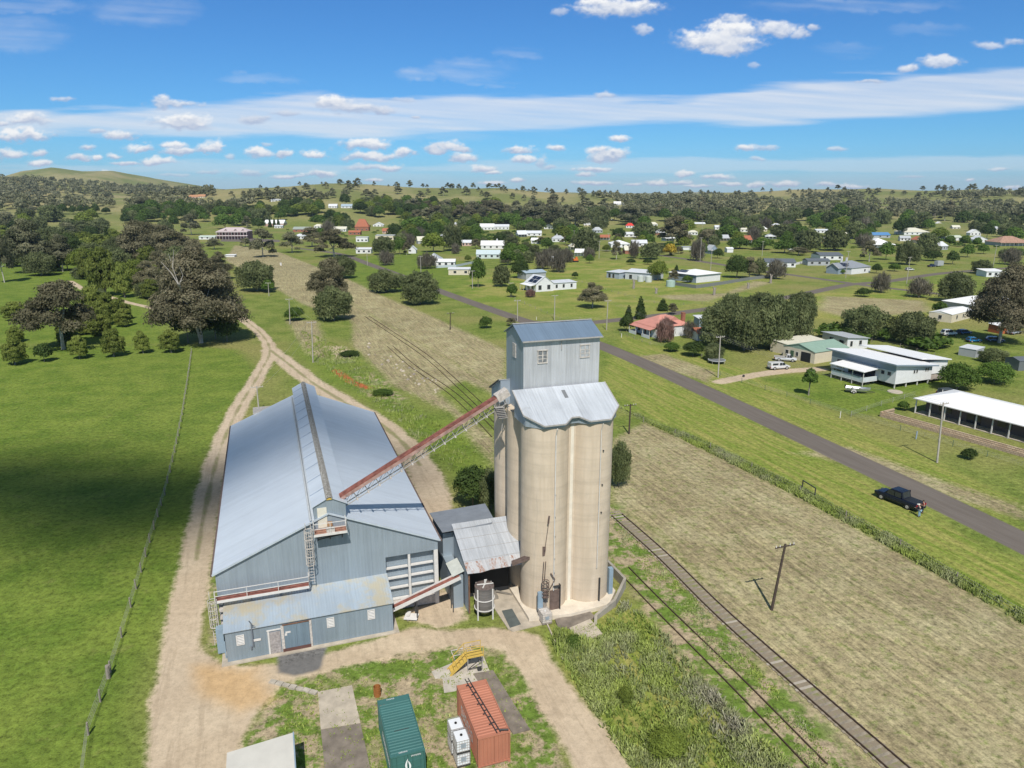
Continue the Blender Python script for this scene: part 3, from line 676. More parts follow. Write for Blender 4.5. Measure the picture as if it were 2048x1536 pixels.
# skirt roofs over the front and rear bins
def skirt(sign, vc):
    """sign -1: front skirt falls towards the camera side; +1: rear skirt"""
    a = 2.58; h = 1.07
    zf = lambda dv: 19.72 + 0.49 * (dv + a)
    L = [(-a, 2.15), (-a, -h), (-h, -a), (h, -a), (SU / 2 - .35, -h - .82), (SU / 2 + .35, -h - .82), (SU - h, -a), (SU + h, -a), (SU + a, -h), (SU + a, 2.15)]
    top = [(U0 + p[0], vc - sign * p[1] * 1.0 if sign > 0 else vc + p[1], zf(p[1])) for p in L]
    if sign > 0: top = [(U0 + p[0], vc - p[1], zf(p[1])) for p in L][::-1]
    r_ = MB(); r_.slab(top, 0.07)
    so_ = r_.build('skirt_roof', M_SKIRT, silo)
    # sheet iron apron between the concrete and the roof edge
    k = 0.9; I = []
    ins = [(-a + .22, 2.1), (-a + .22, -h + .05), (-h + .05, -a + .24), (h - .05, -a + .24), (SU / 2 - .3, -h - .5), (SU / 2 + .3, -h - .5), (SU - h + .05, -a + .24), (SU + h - .05, -a + .24), (SU + a - .22, -h + .05), (SU + a - .22, 2.1)]
    w_ = MB(); n_ = len(ins)
    for q in range(n_):
        p, p2 = ins[q], ins[(q + 1) % n_]
        zb = 19.35
        f = [(U0 + p[0], (vc + p[1]) if sign < 0 else (vc - p[1]), zb), (U0 + p2[0], (vc + p2[1]) if sign < 0 else (vc - p2[1]), zb),
             (U0 + p2[0], (vc + p2[1]) if sign < 0 else (vc - p2[1]), zf(p2[1]) - .075), (U0 + p[0], (vc + p[1]) if sign < 0 else (vc - p[1]), zf(p[1]) - .075)]
        w_.poly(f if sign < 0 else f[::-1])
    w_.build('skirt_wall', M_HEAD_SHADE, silo)
    f_ = MB()
    for q in range(n_ - 1):
        p, p2 = top[q], top[q + 1]
        if sign > 0 and False: continue
        f_.bar((p[0], p[1], p[2] - .02), (p2[0], p2[1], p2[2] - .02), .09, .13)
    f_.build('roof_trim', M_STEEL if sign < 0 else M_DKSTEEL, silo)
    return so_
front = skirt(-1, V0); rear = skirt(1, V0 + 2 * SV)
b_ = MB(); b_.slab([(U0 + 1.75, V0 + .5, 0), (U0 + 2.15, V0 + .5, 0), (U0 + 2.15, V0 + 1.7, 0), (U0 + 1.75, V0 + 1.7, 0)], 0.0) if False else None
zf_ = lambda v: 19.72 + 0.49 * (v - V0 + 2.58)
b_ = MB(); b_.slab([(U0 + 2.25, V0 + .55, zf_(V0 + .55) + .03), (U0 + 2.62, V0 + .55, zf_(V0 + .55) + .03), (U0 + 2.62, V0 + 1.55, zf_(V0 + 1.55) + .03), (U0 + 2.25, V0 + 1.55, zf_(V0 + 1.55) + .03)], 0.025)
b_.build('replacement_sheet', plain('dull_patch', (0.17, 0.18, 0.19), 0.7), front)
# tower
hu, hv = (lambda X, Y: X * CT + Y * ST)(4.87, 67.4), (lambda X, Y: -X * ST + Y * CT)(4.87, 67.4)
A_, D_ = 4.0, 5.1
x0, x1, y0, y1 = hu - A_, hu + A_, hv, hv + D_
zb, ze, zr = 18.6, 26.75, 27.85
t_ = MB(); t_.m = 0
t_.add([(x0, y0, zb), (x1, y0, zb), (x1, y0, ze), (x0, y0, ze)], [(0, 1, 2, 3)])
t_.add([(x0, y1, zb), (x1, y1, zb), (x1, y1, ze), (x0, y1, ze)], [(3, 2, 1, 0)])
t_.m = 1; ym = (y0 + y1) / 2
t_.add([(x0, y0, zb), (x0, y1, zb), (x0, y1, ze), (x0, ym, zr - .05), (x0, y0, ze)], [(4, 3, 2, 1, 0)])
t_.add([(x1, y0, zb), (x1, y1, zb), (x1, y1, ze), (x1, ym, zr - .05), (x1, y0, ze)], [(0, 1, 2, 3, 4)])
head = t_.build('tower_wall', [M_HEADX, M_HEAD_SHADE], silo)
r_ = MB(); o_ = .28; kz = (zr - ze) / (D_ / 2)
r_.slab([(x0 - .22, y0 - o_, ze - o_ * kz + .06), (x1 + .22, y0 - o_, ze - o_ * kz + .06), (x1 + .22, ym, zr + .06), (x0 - .22, ym, zr + .06)], .06)
r_.slab([(x0 - .22, ym, zr + .06), (x1 + .22, ym, zr + .06), (x1 + .22, y1 + o_, ze - o_ * kz + .06), (x0 - .22, y1 + o_, ze - o_ * kz + .06)], .06)
rf = r_.build('tower_roof', M_HEADROOF, silo)
c_ = MB(); c_.bar((x0 - .23, ym, zr + .09), (x1 + .23, ym, zr + .09), .3, .05); c_.build('ridge_capping', M_STEEL, rf)
g_ = MB(); g_.bar((x0 - .2, y0 - o_ - .06, ze - .09), (x1 + .2, y0 - o_ - .06, ze - .09), .12, .12); g_.bar((hu - .1, y0 - .06, ze - .1), (hu - .1, y0 - .06, 25.6), .07)
g_.build('gutter', M_STEEL, rf)
for k_, (cx_, cz_, brk) in enumerate([(x0 + 1.95, 25.05, 1), (x1 - 1.6, 25.3, 0)]):
    f_ = MB(); wv_, hv_ = .52, .68
    f_.box(cx_ - wv_, cx_ + wv_, y0 - .08, y0 - .01, cz_ - hv_, cz_ - hv_ + .12)
    for q in (-wv_, wv_ - .09, -.03): f_.box(cx_ + q, cx_ + q + .08, y0 - .07, y0 - .005, cz_ - hv_ + .121, cz_ + hv_ - .1)
    f_.box(cx_ - wv_ - .04, cx_ + wv_ + .04, y0 - .09, y0 - .005, cz_ + hv_ - .099, cz_ + hv_)
    for q in (-.25, .1): f_.box(cx_ - wv_ + .081, cx_ + wv_ - .091, y0 - .055, y0 - .02, cz_ + q, cz_ + q + .06)
    wn_ = f_.build('window', M_DIRTYW, head)
    p_ = MB(); p_.box(cx_ - wv_ + .09, cx_ + wv_ - .1, y0 - .03, y0 - .012, cz_ - hv_ + .13, cz_ + hv_ - .11)
    p_.build('pane', plain('dusty_glass', (0.36, 0.38, 0.40), 0.3, var=.35, scale=3), head) if not brk else p_.build('pane', plain('dull_pane', (.16, .17, .18), .4, var=.5, scale=4), head)
f_ = MB(); f_.box(x0 - .07, x0 - .01, ym - .45, ym + .45, 24.6, 26.0); f_.build('louvre', M_DIRTYW, head)
# downpipes, door, pipes at the foot
for uu, r__ in ((U0 + .15, .06), (U0 + SU + .15, .045)):
    p_ = MB(); p_.cyl((uu, V0 - 2.75, 19.4), (uu, V0 - 2.42, 18.7), r__, n=6); p_.cyl((uu, V0 - 2.42, 18.7), (uu, V0 - 2.42, 2.6 if uu < U0 + 2 else 4.2), r__, n=6)
    p_.build('downpipe', M_WHITE, silo)
d_ = MB(); d_.box(U0 - .22, U0 + .78, V0 - 2.4, V0 - 2.3, bz0, bz0 + 2.15)
dr = d_.build('door', M_BROWN, silo)
d_ = MB(); d_.box(U0 + .79, U0 + .87, V0 - 2.55, V0 - 2.2, bz0, bz0 + 2.7); d_.box(U0 + .1, U0 + .87, V0 - 2.55, V0 - 2.47, bz0 + 2.55, bz0 + 2.7); d_.build('door_frame', M_DKSTEEL, silo)
for uu, vv, hh_, mt in ((U0 + SU + .5, V0 - 2.36, 2.6, M_DKSTEEL), (U0 + SU + 2.2, V0 - 1.3, 2.9, M_BLUEGREY)):
    p_ = MB(); p_.box(uu - .07, uu + .07, vv - .12, vv, bz0, bz0 + hh_) if mt is M_DKSTEEL else p_.box(uu - .22, uu + .22, vv - .35, vv + .1, bz0, bz0 + hh_)
    p_.build('service_pipe' if mt is M_DKSTEEL else 'service_duct', mt, silo)
for z_ in (12.6, 10.3, 8.3, 5.9, 4.4): p_ = MB(); p_.box(U0 + .12, U0 + .24, V0 - 2.45, V0 - 2.3, z_, z_ + .16); p_.build('pipe_bracket', M_DKSTEEL, silo)
for z_ in (16.5, 13.0, 10.1): p_ = MB(); p_.box(U0 + SU + .4, U0 + SU + .52, V0 - 2.42, V0 - 2.27, z_, z_ + .1); p_.build('pipe_bracket', M_DKSTEEL, silo)
# old discharge spout on the front bin and the swung out grain hopper
sp = MB()
a_ = (20.35, V0 + .1, 5.3); b2 = (22.9, V0 - 1.2 + .1, 6.35)
sp.bar((20.3, 59.3, 5.2), (22.2, 58.7, 6.0), .55, .3); sp.bar((22.2, 58.7, 6.0), (23.0, 58.0, 6.5), .42, .45); sp.bar((23.0, 57.75, 6.4), (23.0, 57.7, 7.4), .3, .3)
spo = sp.build('spout', M_BROWN, silo)
sp = MB(); sp.bar((22.95, 57.3, 7.2), (23.25, 57.2, 9.9), .05); sp.bar((23.25, 57.25, 9.9), (23.35, 57.3, 10.7), .12); sp.bar((22.9, 57.4, 5.9), (22.8, 57.4, 3.9), .06); sp.bar((23.1, 57.4, 5.9), (23.0, 57.4, 3.9), .06); sp.bar((23.6, 57.3, 4.6), (24.0, 57.2, 3.9), .09); sp.bar((24.0, 57.2, 3.9), (23.5, 57.3, 2.9), .06)
sp.build('winch_rod', M_BROWN, silo)
sp = MB()
for z_ in np.linspace(2.4, 4.0, 5): sp.ring((22.95, 57.0, float(z_)), .36, .05, 10)
for q in range(8): sp.bar((22.95 + .36 * math.cos(q * .785), 57.0 + .36 * math.sin(q * .785), 2.3), (22.95 + .36 * math.cos(q * .785), 57.0 + .36 * math.sin(q * .785), 4.05), .04)
sp.cyl((22.95, 57.0, 2.3), (22.95, 57.0, 2.9), .28, .2, 10)
sp.build('ladder_cage', M_BROWN, silo)
sp = MB(); sp.box(22.2, 22.7, 57.0, 57.25, .9, 2.9); sp.build('chute_box', M_BLUEGREY, silo)
sp = MB(); sp.box(22.75, 23.25, 57.35, 57.45, .9, 1.9); sp.build('sign_board', M_WOOD, silo)

# retaining wall round the silo pit, slabs
rw = thing_uv('retaining_wall', 'angled grey concrete pit wall at the right foot of the silo', 'retaining wall', 31, 59)
w_ = MB(); pts = [(31.4, 69.5), (32.85, 67.5), (32.9, 59.4), (30.3, 56.6), (27.5, 55.1), (26.9, 53.9)]
for q in range(len(pts) - 1):
    d = Vector((pts[q + 1][0] - pts[q][0], pts[q + 1][1] - pts[q][1], 0)).normalized(); nn = Vector((-d.y, d.x, 0)) * .14
    if q == 1: h_ = (1.15, 1.15)
    else: h_ = (1.15, 1.15) if q == 0 else ((1.15, .8) if q == 2 else ((.8, .55) if q == 3 else (.55, .4)))
    a_, c_ = pts[q], pts[q + 1]
    vs = []
    for (P_, hh_) in ((a_, h_[0]), (c_, h_[1])):
        vs += [(P_[0] - nn.x, P_[1] - nn.y, -.1), (P_[0] + nn.x, P_[1] + nn.y, -.1), (P_[0] + nn.x, P_[1] + nn.y, hh_), (P_[0] - nn.x, P_[1] - nn.y, hh_)]
    w_.add(vs, [(0, 1, 2, 3), (7, 6, 5, 4), (0, 4, 5, 1), (1, 5, 6, 2), (2, 6, 7, 3), (3, 7, 4, 0)])
w_.build('wall', plain('grey_cast_concrete', (0.33, 0.30, 0.25), 0.9, var=0.25, scale=1), rw)
def slab_thing(name, label, cat, pts, z, mat, th=.06):
    cu_ = sum(p[0] for p in pts) / len(pts); cv_ = sum(p[1] for p in pts) / len(pts)
    X, Y = xy(cu_, cv_); o3 = (cu_, cv_, 0)
    m_ = MB(); m_.slab([(p[0] - cu_, p[1] - cv_, z) for p in pts], th)
    o = m_.build(name, mat); o.location = (X, Y, 0); o.rotation_euler = (0, 0, TH); return tag(o, label, cat)
slab_thing('concrete_apron', 'pale concrete apron in front of the open iron shed beside the silo', 'concrete slab', [(19.0, 62.9), (18.7, 60.0), (18.9, 56.3), (19.2, 55.8), (22.6, 56.0), (23.6, 56.6), (23.6, 63.0)][::-1][::1], .10, M_SLAB, .14)
slab_thing('pit_cover', 'dark grey steel pit grating set in the concrete apron', 'grating', [(19.25, 59.4), (19.1, 56.4), (20.3, 56.6), (20.35, 59.4)], .115, plain('grating_steel', (0.10, 0.115, 0.11), .7, var=.2), .03)
slab_thing('concrete_slab', 'tilted pale concrete slab in the weeds before the silo foot', 'concrete slab', [(24.3, 54.2), (24.4, 51.9), (26.9, 52.4), (26.8, 54.9)], .38, M_SLAB, .3)
slab_thing('concrete_slab', 'stained concrete slab edging the pit under the silo foundation', 'concrete slab', [(23.7, 56.3), (23.4, 54.6), (25.8, 54.6), (27.6, 55.4), (27.5, 56.4)], .16, M_SLABD, .2)
slab_thing('concrete_slab', 'rough pale concrete slab under the yellow steps', 'concrete slab', [(10.6, 52.6), (10.7, 51.6), (11.3, 51.4), (11.0, 49.6), (13.4, 49.4), (15.4, 50.6), (15.5, 53.4), (13.8, 53.5)], .045, plain('bare_concrete', (0.46, .42, .36), .9, var=.25, scale=1.2), .1)
slab_thing('concrete_slab', 'long pale concrete slab between the white hut and green container', 'concrete slab', [(1.05, 53.1), (.95, 48.6), (3.95, 48.3), (3.85, 53.0)], .07, M_SLAB, .14)
slab_thing('concrete_slab', 'darker dirty half of the long slab, bottom edge of the photo', 'concrete slab', [(.95, 48.55), (.9, 41.2), (4.1, 41.0), (3.95, 48.25)], .065, M_SLABD, .14)
slab_thing('concrete_ramp', 'worn grey concrete loading ramp along the right side of the orange container', 'ramp', [(13.95, 51.1), (14.9, 43.3), (16.3, 43.3), (15.7, 51.0)], .10, M_SLABD, .2)
kb = thing_uv('low_kerb', 'thin concrete kerb between the sandy driveway and the long weeds', 'kerb', 23.5, 50)
m_ = MB(); m_.bar((22.7, 55.8, .05), (22.1, 50.5, .05), .12, .2); m_.build('kerb', M_SLAB, kb)
kb = thing_uv('stone_edging', 'broken concrete edging running from the gravel to the long slab', 'edging', -.8, 54)
m_ = MB()
random.seed(3)
for q in range(7):
    t0 = q / 7; p_ = (-2.7 + 3.7 * t0, 55.8 - 2.9 * t0); p2 = (p_[0] + .48, p_[1] - .38)
    m_.bar((p_[0], p_[1] + random.uniform(-.05, .05), .08), (p2[0], p2[1], .09), .42 + random.uniform(-.1, .1), .16)
m_.build('block', plain('edging_concrete', (.40, .36, .30), .9, var=.3), kb)

# ================================================================ BIG GRAIN SHED
shed = thing_uv('grain_shed', 'huge blue grey corrugated iron grain shed with a raised ridge', 'grain shed', 3.5, 63)
X0, X1, Y0, Y1, ZE = -6.75, 13.76, 63.0, 107.7, 7.1
XM = 3.5; SL = 0.428; ZR = ZE + SL * (XM - X0)
w_ = MB(); w_.m = 0
bx0, bx1, bzt, bzb = 8.55, 13.25, 6.0, 1.0     # open bay in the front wall
zroof = lambda u: ZE + SL * ((u - X0) if u < XM else (X1 - u))
w_.add([(X0, Y0, 0), (bx0, Y0, 0), (bx0, Y0, zroof(bx0)), (XM, Y0, ZR), (X0, Y0, ZE)], [(0, 1, 2, 3, 4)])
w_.add([(bx0, Y0, bzt), (X1, Y0, bzt), (X1, Y0, ZE), (bx0, Y0, zroof(bx0))], [(0, 1, 2, 3)])
w_.add([(bx0, Y0 + .7, 0), (X1 - .05, Y0 + .7, 0), (X1 - .05, Y0 + .7, bzt), (bx0, Y0 + .7, bzt)], [(0, 1, 2, 3)])
w_.add([(X0, Y1, 0), (X1, Y1, 0), (X1, Y1, ZE), (XM, Y1, ZR), (X0, Y1, ZE)], [(4, 3, 2, 1, 0)])
w_.m = 1
w_.add([(X0, Y0, 0), (X0, Y1, 0), (X0, Y1, ZE), (X0, Y0, ZE)], [(3, 2, 1, 0)])
w_.add([(X1, Y0 + .7, 0), (X1, Y1, 0), (X1, Y1, ZE), (X1, Y0 + .7, ZE)], [(0, 1, 2, 3)])
w_.add([(bx0, Y0, 0), (bx0, Y0 + .7, 0), (bx0, Y0 + .7, bzt), (bx0, Y0, bzt)], [(0, 1, 2, 3)])
wall = w_.build('wall', [M_WALLX, M_WALLY], shed)
r_ = MB(); ov = .25; th_ = .06
r_.slab([(X0 - ov, Y0 - .2, ZE - ov * SL + .07), (XM, Y0 - .2, ZR + .07), (XM, Y1 + .2, ZR + .07), (X0 - ov, Y1 + .2, ZE - ov * SL + .07)], th_)
r_.slab([(XM, Y0 - .2, ZR + .07), (X1 + ov, Y0 - .2, ZE - ov * SL + .07), (X1 + ov, Y1 + .2, ZE - ov * SL + .07), (XM, Y1 + .2, ZR + .07)], th_)
roof = r_.build('roof', M_ROOF, shed)
g_ = MB(); g_.bar((X0 - ov - .08, Y0 - .2, ZE - .1), (X0 - ov - .08, Y1 + .2, ZE - .1), .16, .16); g_.bar((X1 + ov + .08, Y0 - .2, ZE - .1), (X1 + ov + .08, Y1 + .2, ZE - .1), .16, .16)
g_.build('gutter', M_BROWN, roof)
g_ = MB(); g_.bar((X0 - ov, Y0 - .22, ZE - .05), (XM, Y0 - .22, ZR + .05), .1, .16); g_.bar((XM, Y0 - .22, ZR + .05), (X1 + ov, Y0 - .22, ZE - .05), .1, .16)
g_.build('barge_board', plain('pale_flashing', (.50, .56, .62), .5, .2), roof)
f_ = MB()
f_.box(X1 - .42, X1 - .02, Y0 - .05, Y0 + .35, 0, bzt - .01); f_.build('corner_post', M_WHITE, shed)
f_ = MB(); f_.box(10.75, 10.98, Y0 + .05, Y0 + .28, bzb, bzt - .02); f_.build('mullion', M_WHITE, shed)
for z_ in (1.0, 2.25, 3.35, 4.45):
    f_ = MB(); f_.box(bx0 + .03, 10.74, Y0 + .3, Y0 + .62, z_, z_ + .13); f_.box(10.99, X1 - .45, Y0 + .3, Y0 + .62, z_ + .02, z_ + .15); f_.build('girt', M_WHITE, shed)
f_ = MB(); f_.box(bx0 + .03, X1 - .05, Y0 + .02, Y0 + .66, .1, .95); f_.build('sill_wall', M_DIRTYW, shed)
# raised ridge
mo = MB(); m0, m1 = 2.2, 5.1; mz, mp = 12.35, 13.1; mf, mr = Y0 - .1, 106.6; mc = (m0 + m1) / 2
mo.m = 0
mo.add([(m0, mf, 9.7), (m1, mf, 9.7), (m1, mf, mz), (mc, mf, mp), (m0, mf, mz)], [(0, 1, 2, 3, 4)])
mo.add([(m0, mr, 9.7), (m1, mr, 9.7), (m1, mr, mz), (mc, mr, mp), (m0, mr, mz)], [(4, 3, 2, 1, 0)])
mo.m = 1
mo.add([(m0, mf, 9.7), (m0, mr, 9.7), (m0, mr, mz), (m0, mf, mz)], [(3, 2, 1, 0)]); mo.add([(m1, mf, 9.7), (m1, mr, 9.7), (m1, mr, mz), (m1, mf, mz)], [(0, 1, 2, 3)])
mon = mo.build('ridge_monitor', [M_WALLX, M_WALLY], shed)
km = (mp - mz) / (mc - m0)
r_ = MB(); e_ = .18
r_.slab([(m0 - e_, mf - .15, mz - e_ * km + .06), (mc - .22, mf - .15, mp - .22 * km + .06), (mc - .22, mr + .15, mp - .22 * km + .06), (m0 - e_, mr + .15, mz - e_ * km + .06)], .05)
r_.slab([(mc + .22, mf - .15, mp - .22 * km + .06), (m1 + e_, mf - .15, mz - e_ * km + .06), (m1 + e_, mr + .15, mz - e_ * km + .06), (mc + .22, mr + .15, mp - .22 * km + .06)], .05)
r_.build('monitor_roof', M_ROOF, mon)
r_ = MB()
r_.slab([(mc - .32, mf - .2, mp - .04), (mc, mf - .2, mp + .12), (mc, mr + .2, mp + .12), (mc - .32, mr + .2, mp - .04)], .03)
r_.slab([(mc, mf - .2, mp + .12), (mc + .32, mf - .2, mp - .04), (mc + .32, mr + .2, mp - .04), (mc, mr + .2, mp + .12)], .03)
m2, n2, b2_ = newmat('lichened_ridge'); co2 = N(n2, 'ShaderNodeTexCoord').outputs['Object']
nn2 = noise_node(n2, 6, co2, 4, .8); n2.links.new(mixc(n2, maprange(n2, nn2.outputs['Fac'], .45, .62), (.17, .155, .135), (.45, .44, .41)), b2_.inputs['Base Color']); b2_.inputs['Roughness'].default_value = .9
r_.build('ridge_vent', m2, mon)
r_ = MB(); r_.bar((mc, mf - .02, mp - .12), (mc, mf - .12, mp - .12), .5, .2); r_.build('vent_cap', M_YELLOW, mon)
for y_ in np.linspace(Y0 + 2.5, 104, 12): r_ = MB(); r_.bar((m0 - e_, y_, mz - e_ * km + .075), (mc - .3, y_, mp - .22 * km + .065), .10, .03); r_.build('sheet_lap', plain('sheet_lap_metal', (.34, .41, .50), .45, .3), mon)
r_ = MB(); dx0 = 2.5; r_.box(dx0, dx0 + .85, mf - .06, mf - .005, 10.15, 12.15); r_.build('door', plain('cream_door', (.62, .59, .50), .7, var=.12), mon)
r_ = MB(); r_.cyl((m0 - .35, mf, ZE + SL * (m0 - .35 - X0) + .3), (m0 - .35, mr, ZE + SL * (m0 - .35 - X0) + .3), .11, n=8)
for y_ in np.arange(Y0 + 1, 106, 4.0): r_.box(m0 - .42, m0 - .28, y_, y_ + .12, ZE + SL * (m0 - .42 - X0), ZE + SL * (m0 - .42 - X0) + .35)
r_.build('roof_pipe', plain('pale_pipe', (.52, .54, .55), .5, .1), shed)
for y_, x_ in ((84.0, mc - .1), (73.5, mc)):
    pass
# annex
an = MB(); a0, a1, af_, ab = -6.2, 8.5, 59.6, 63.0; ze0, ze1 = 3.1, 4.25
an.m = 0
an.add([(a0, af_, .12), (a1, af_, .12), (a1, af_, ze0), (a0, af_, ze0)], [(0, 1, 2, 3)])
an.m = 1
an.add([(a0, af_, .12), (a0, ab - .02, .12), (a0, ab - .02, ze1), (a0, af_, ze0)], [(3, 2, 1, 0)]); an.add([(a1, af_, .12), (a1, ab - .02, .12), (a1, ab - .02, ze1), (a1, af_, ze0)], [(0, 1, 2, 3)])
annex = an.build('annex', [M_ANNEX, M_WALLY], shed)
r_ = MB(); ka = (ze1 - ze0) / (ab - af_)
r_.slab([(a0 - .12, af_ - .15, ze0 - .15 * ka + .06), (a1 + .12, af_ - .15, ze0 - .15 * ka + .06), (a1 + .12, ab - .01, ze1 + .06), (a0 - .12, ab - .01, ze1 + .06)], .05)
r_.build('annex_roof', M_ANNEXROOF, annex)
r_ = MB(); r_.box(a0 - .5, a1 + .5, af_ - .45, ab, -.05, .119); r_.box(a0 - .5, a0 - .02, af_ - .45, ab, .0, .14) if False else None
r_.build('plinth', M_SLAB, annex)
def window_louvre(cx_, cz_, w2=.34, h2=.5):
    f_ = MB(); y_ = af_
    f_.box(cx_ - w2, cx_ + w2, y_ - .06, y_ - .008, cz_ - h2, cz_ - h2 + .08); f_.box(cx_ - w2, cx_ + w2, y_ - .06, y_ - .008, cz_ + h2 - .08, cz_ + h2)
    for q in (-w2, w2 - .08): f_.box(cx_ + q, cx_ + q + .08, y_ - .06, y_ - .008, cz_ - h2 + .081, cz_ + h2 - .081)
    for k in range(5):
        z_ = cz_ - h2 + .14 + k * .155; f_.add([(cx_ - w2 + .081, y_ - .05, z_), (cx_ + w2 - .081, y_ - .05, z_), (cx_ + w2 - .081, y_ - .015, z_ + .09), (cx_ - w2 + .081, y_ - .015, z_ + .09)], [(0, 1, 2, 3)])
    wo_ = f_.build('louvre_window', M_WHITE, annex)
for cx_, cz_ in ((-4.98, 2.1), (2.8, 2.2), (6.5, 2.25)): window_louvre(cx_, cz_)
d_ = MB(); d_.box(-2.55, -1.62, af_ - .05, af_ - .005, .14, 2.3); dd = d_.build('side_door', plain('grey_worn_door', (.33, .30, .29), .8, var=.35, scale=5), annex)
d_ = MB(); d_.box(-2.7, -2.56, af_ - .07, af_ - .005, .14, 2.45); d_.box(-2.75, -1.5, af_ - .09, af_ - .005, 2.46, 2.56); d_.build('door_frame', M_WHITE, annex)
for x_ in (-1.28, -.18 + .0): 
    d_ = MB(); d_.box(x_, x_ + 1.07, af_ - .07, af_ - .01, .42, 2.72); d_.build('double_door', corrugated('door_sheet', (.20, .27, .325), 'x', .10), annex)
for q in ((-1.55, -1.30, 2.75), (.92, 1.12, 2.85)): d_ = MB(); d_.box(q[0], q[1], af_ - .08, af_ - .005, .14, q[2]); d_.build('door_post', M_DIRTYW, annex)
d_ = MB(); d_.box(-1.4, 1.1, af_ - .075, af_ - .005, 2.76, 2.86); d_.build('door_rail', M_RUST, annex)
d_ = MB(); d_.box(-1.5, .95, af_ - .12, af_ - .08, .12, .42); d_.build('door_sill', plain('dark_red_sill', (.12, .06, .05), .8), annex)
d_ = MB(); d_.cyl((-3.95, af_ - .12, 1.3), (-3.95, af_ - .12, 3.6), .06, n=6); d_.bar((-3.95, af_ - .12, 3.6), (-4.1, af_ - .3, 4.0), .07); d_.bar((-3.95, af_ - .12, 3.3), (-3.7, af_ - .35, 3.5), .07); d_.box(-4.2, -4.05, af_ - .14, af_ - .01, 1.0, 1.3)
d_.build('mast_pipe', plain('grey_pipe', (.16, .18, .21), .6), annex)
for cx_, cz_, w2, h2 in ((-3.6, 1.85, .32, .12), (-.95, 2.05, .22, .09), (-1.15, 1.85, .1, .12)):
    d_ = MB(); d_.box(cx_ - w2, cx_ + w2, af_ - .085, af_ - .075, cz_ - h2, cz_ + h2); d_.build('warning_sign', M_WHITE, annex)
# walkway on the front wall, ladders, balcony
def rail_run(m_, pts, h=1.0, every=1.6, t=.05):
    for a_, c_ in zip(pts[:-1], pts[1:]):
        a_ = Vector(a_); c_ = Vector(c_); L_ = (c_ - a_).length; k_ = max(1, int(L_ / every))
        for q in range(k_ + 1):
            p_ = a_.lerp(c_, q / k_); m_.bar(p_, p_ + Vector((0, 0, h)), t)
        for z_ in (h, h * .52): m_.bar(a_ + Vector((0, 0, z_)), c_ + Vector((0, 0, z_)), t)
wk = MB(); wk.box(-6.9, 1.25, 61.95, 62.75, 4.82, 4.9); walk = wk.build('walkway', M_REDBROWN, shed)
wk = MB(); wk.box(-6.9, 1.25, 61.86, 61.94, 4.72, 4.95); wk.build('edge_plate', M_WHITE, walk)
wk = MB(); rail_run(wk, [(-6.9, 61.9, 4.9), (1.25, 61.9, 4.9), (1.25, 62.7, 4.9)], 1.0, 2.7, .05); wk.build('handrail', M_WHITE, walk)
wk = MB()
for x_ in (-6.5, -3.9, -1.3, 1.1): wk = MB(); wk.bar((x_, 62.0, 4.7), (x_, 62.9, 4.1), .07); wk.bar((x_, 61.95, 4.76), (x_, 62.95, 4.76), .07); wk.build('bracket', M_DKSTEEL, walk)
def caged_ladder(u, v, z0, z1, out=(0, -1), parent=shed):
    l_ = MB()
    ox, oy = out; px, py = -oy, ox
    for s_ in (-.23, .23): l_.bar((u + px * s_, v + py * s_, z0), (u + px * s_, v + py * s_, z1 + .9), .055)
    z_ = z0 + .3
    while z_ < z1: l_.bar((u - px * .23, v - py * .23, z_), (u + px * .23, v + py * .23, z_), .035); z_ += .3
    lo = l_.build('caged_ladder', M_DIRTYW, parent)
    l_ = MB(); cx_, cy_ = u + ox * .38, v + oy * .38
    zs = np.arange(max(z0 + 2.2, z0), z1 + .9, .85)
    for z_ in zs: l_.ring((cx_, cy_, float(z_)), .38, .05, 12)
    for q in range(7):
        an_ = math.atan2(oy, ox) + (q - 3) * .55; e = (cx_ + .38 * math.cos(an_), cy_ + .38 * math.sin(an_))
        l_.bar((e[0], e[1], float(zs[0])), (e[0], e[1], float(zs[-1])), .04)
    l_.build('safety_cage', M_DIRTYW, lo); return lo
caged_ladder(1.55, 62.35, 4.9, 10.2)
caged_ladder(-7.15, 62.3, 0.3, 4.9, (0, -1))
b_ = MB(); b_.box(2.05, 4.95, 61.65, 62.88, 10.02, 10.1); bal = b_.build('balcony', plain('balcony_deck', (.33, .17, .12), .8, var=.4, scale=4), shed)
b_ = MB(); b_.box(2.0, 5.0, 61.56, 61.64, 9.92, 10.14); rail_run(b_, [(2.05, 62.7, 10.1), (2.05, 61.62, 10.1), (4.95, 61.62, 10.1), (4.95, 62.8, 10.1)], 1.05, 1.0, .05); b_.build('balustrade', M_WHITE, bal)
b_ = MB()
for x_ in (2.4, 3.5, 4.6): b_.bar((x_, 61.75, 9.98), (x_, 62.92, 8.9), .09); b_.bar((x_, 61.7, 9.96), (x_, 62.95, 9.96), .09)
b_.bar((2.4, 62.1, 9.6), (4.6, 62.1, 9.6), .08); b_.bar((2.4, 62.5, 9.2), (4.6, 62.1, 9.6), .08)
b_.build('support_bracket', M_DKSTEEL, bal)
b_ = MB(); b_.box(3.3, 3.75, 62.3, 62.75, 10.1, 10.75); b_.build('motor', plain('motor_tan', (.35, .2, .1), .7), bal)
b_ = MB(); b_.box(3.15, 3.9, 61.72, 62.2, 10.1, 10.5); b_.build('gearbox', M_DIRTYW, bal)
b_ = MB(); b_.box(-7.05, -6.45, 61.0, 61.8, .2, 2.6); b_.box(-6.4, -6.3, 60.2, 60.3, -.05, 1.8) ; b_.build('switch_cabinet', M_BLUEGREY, shed)
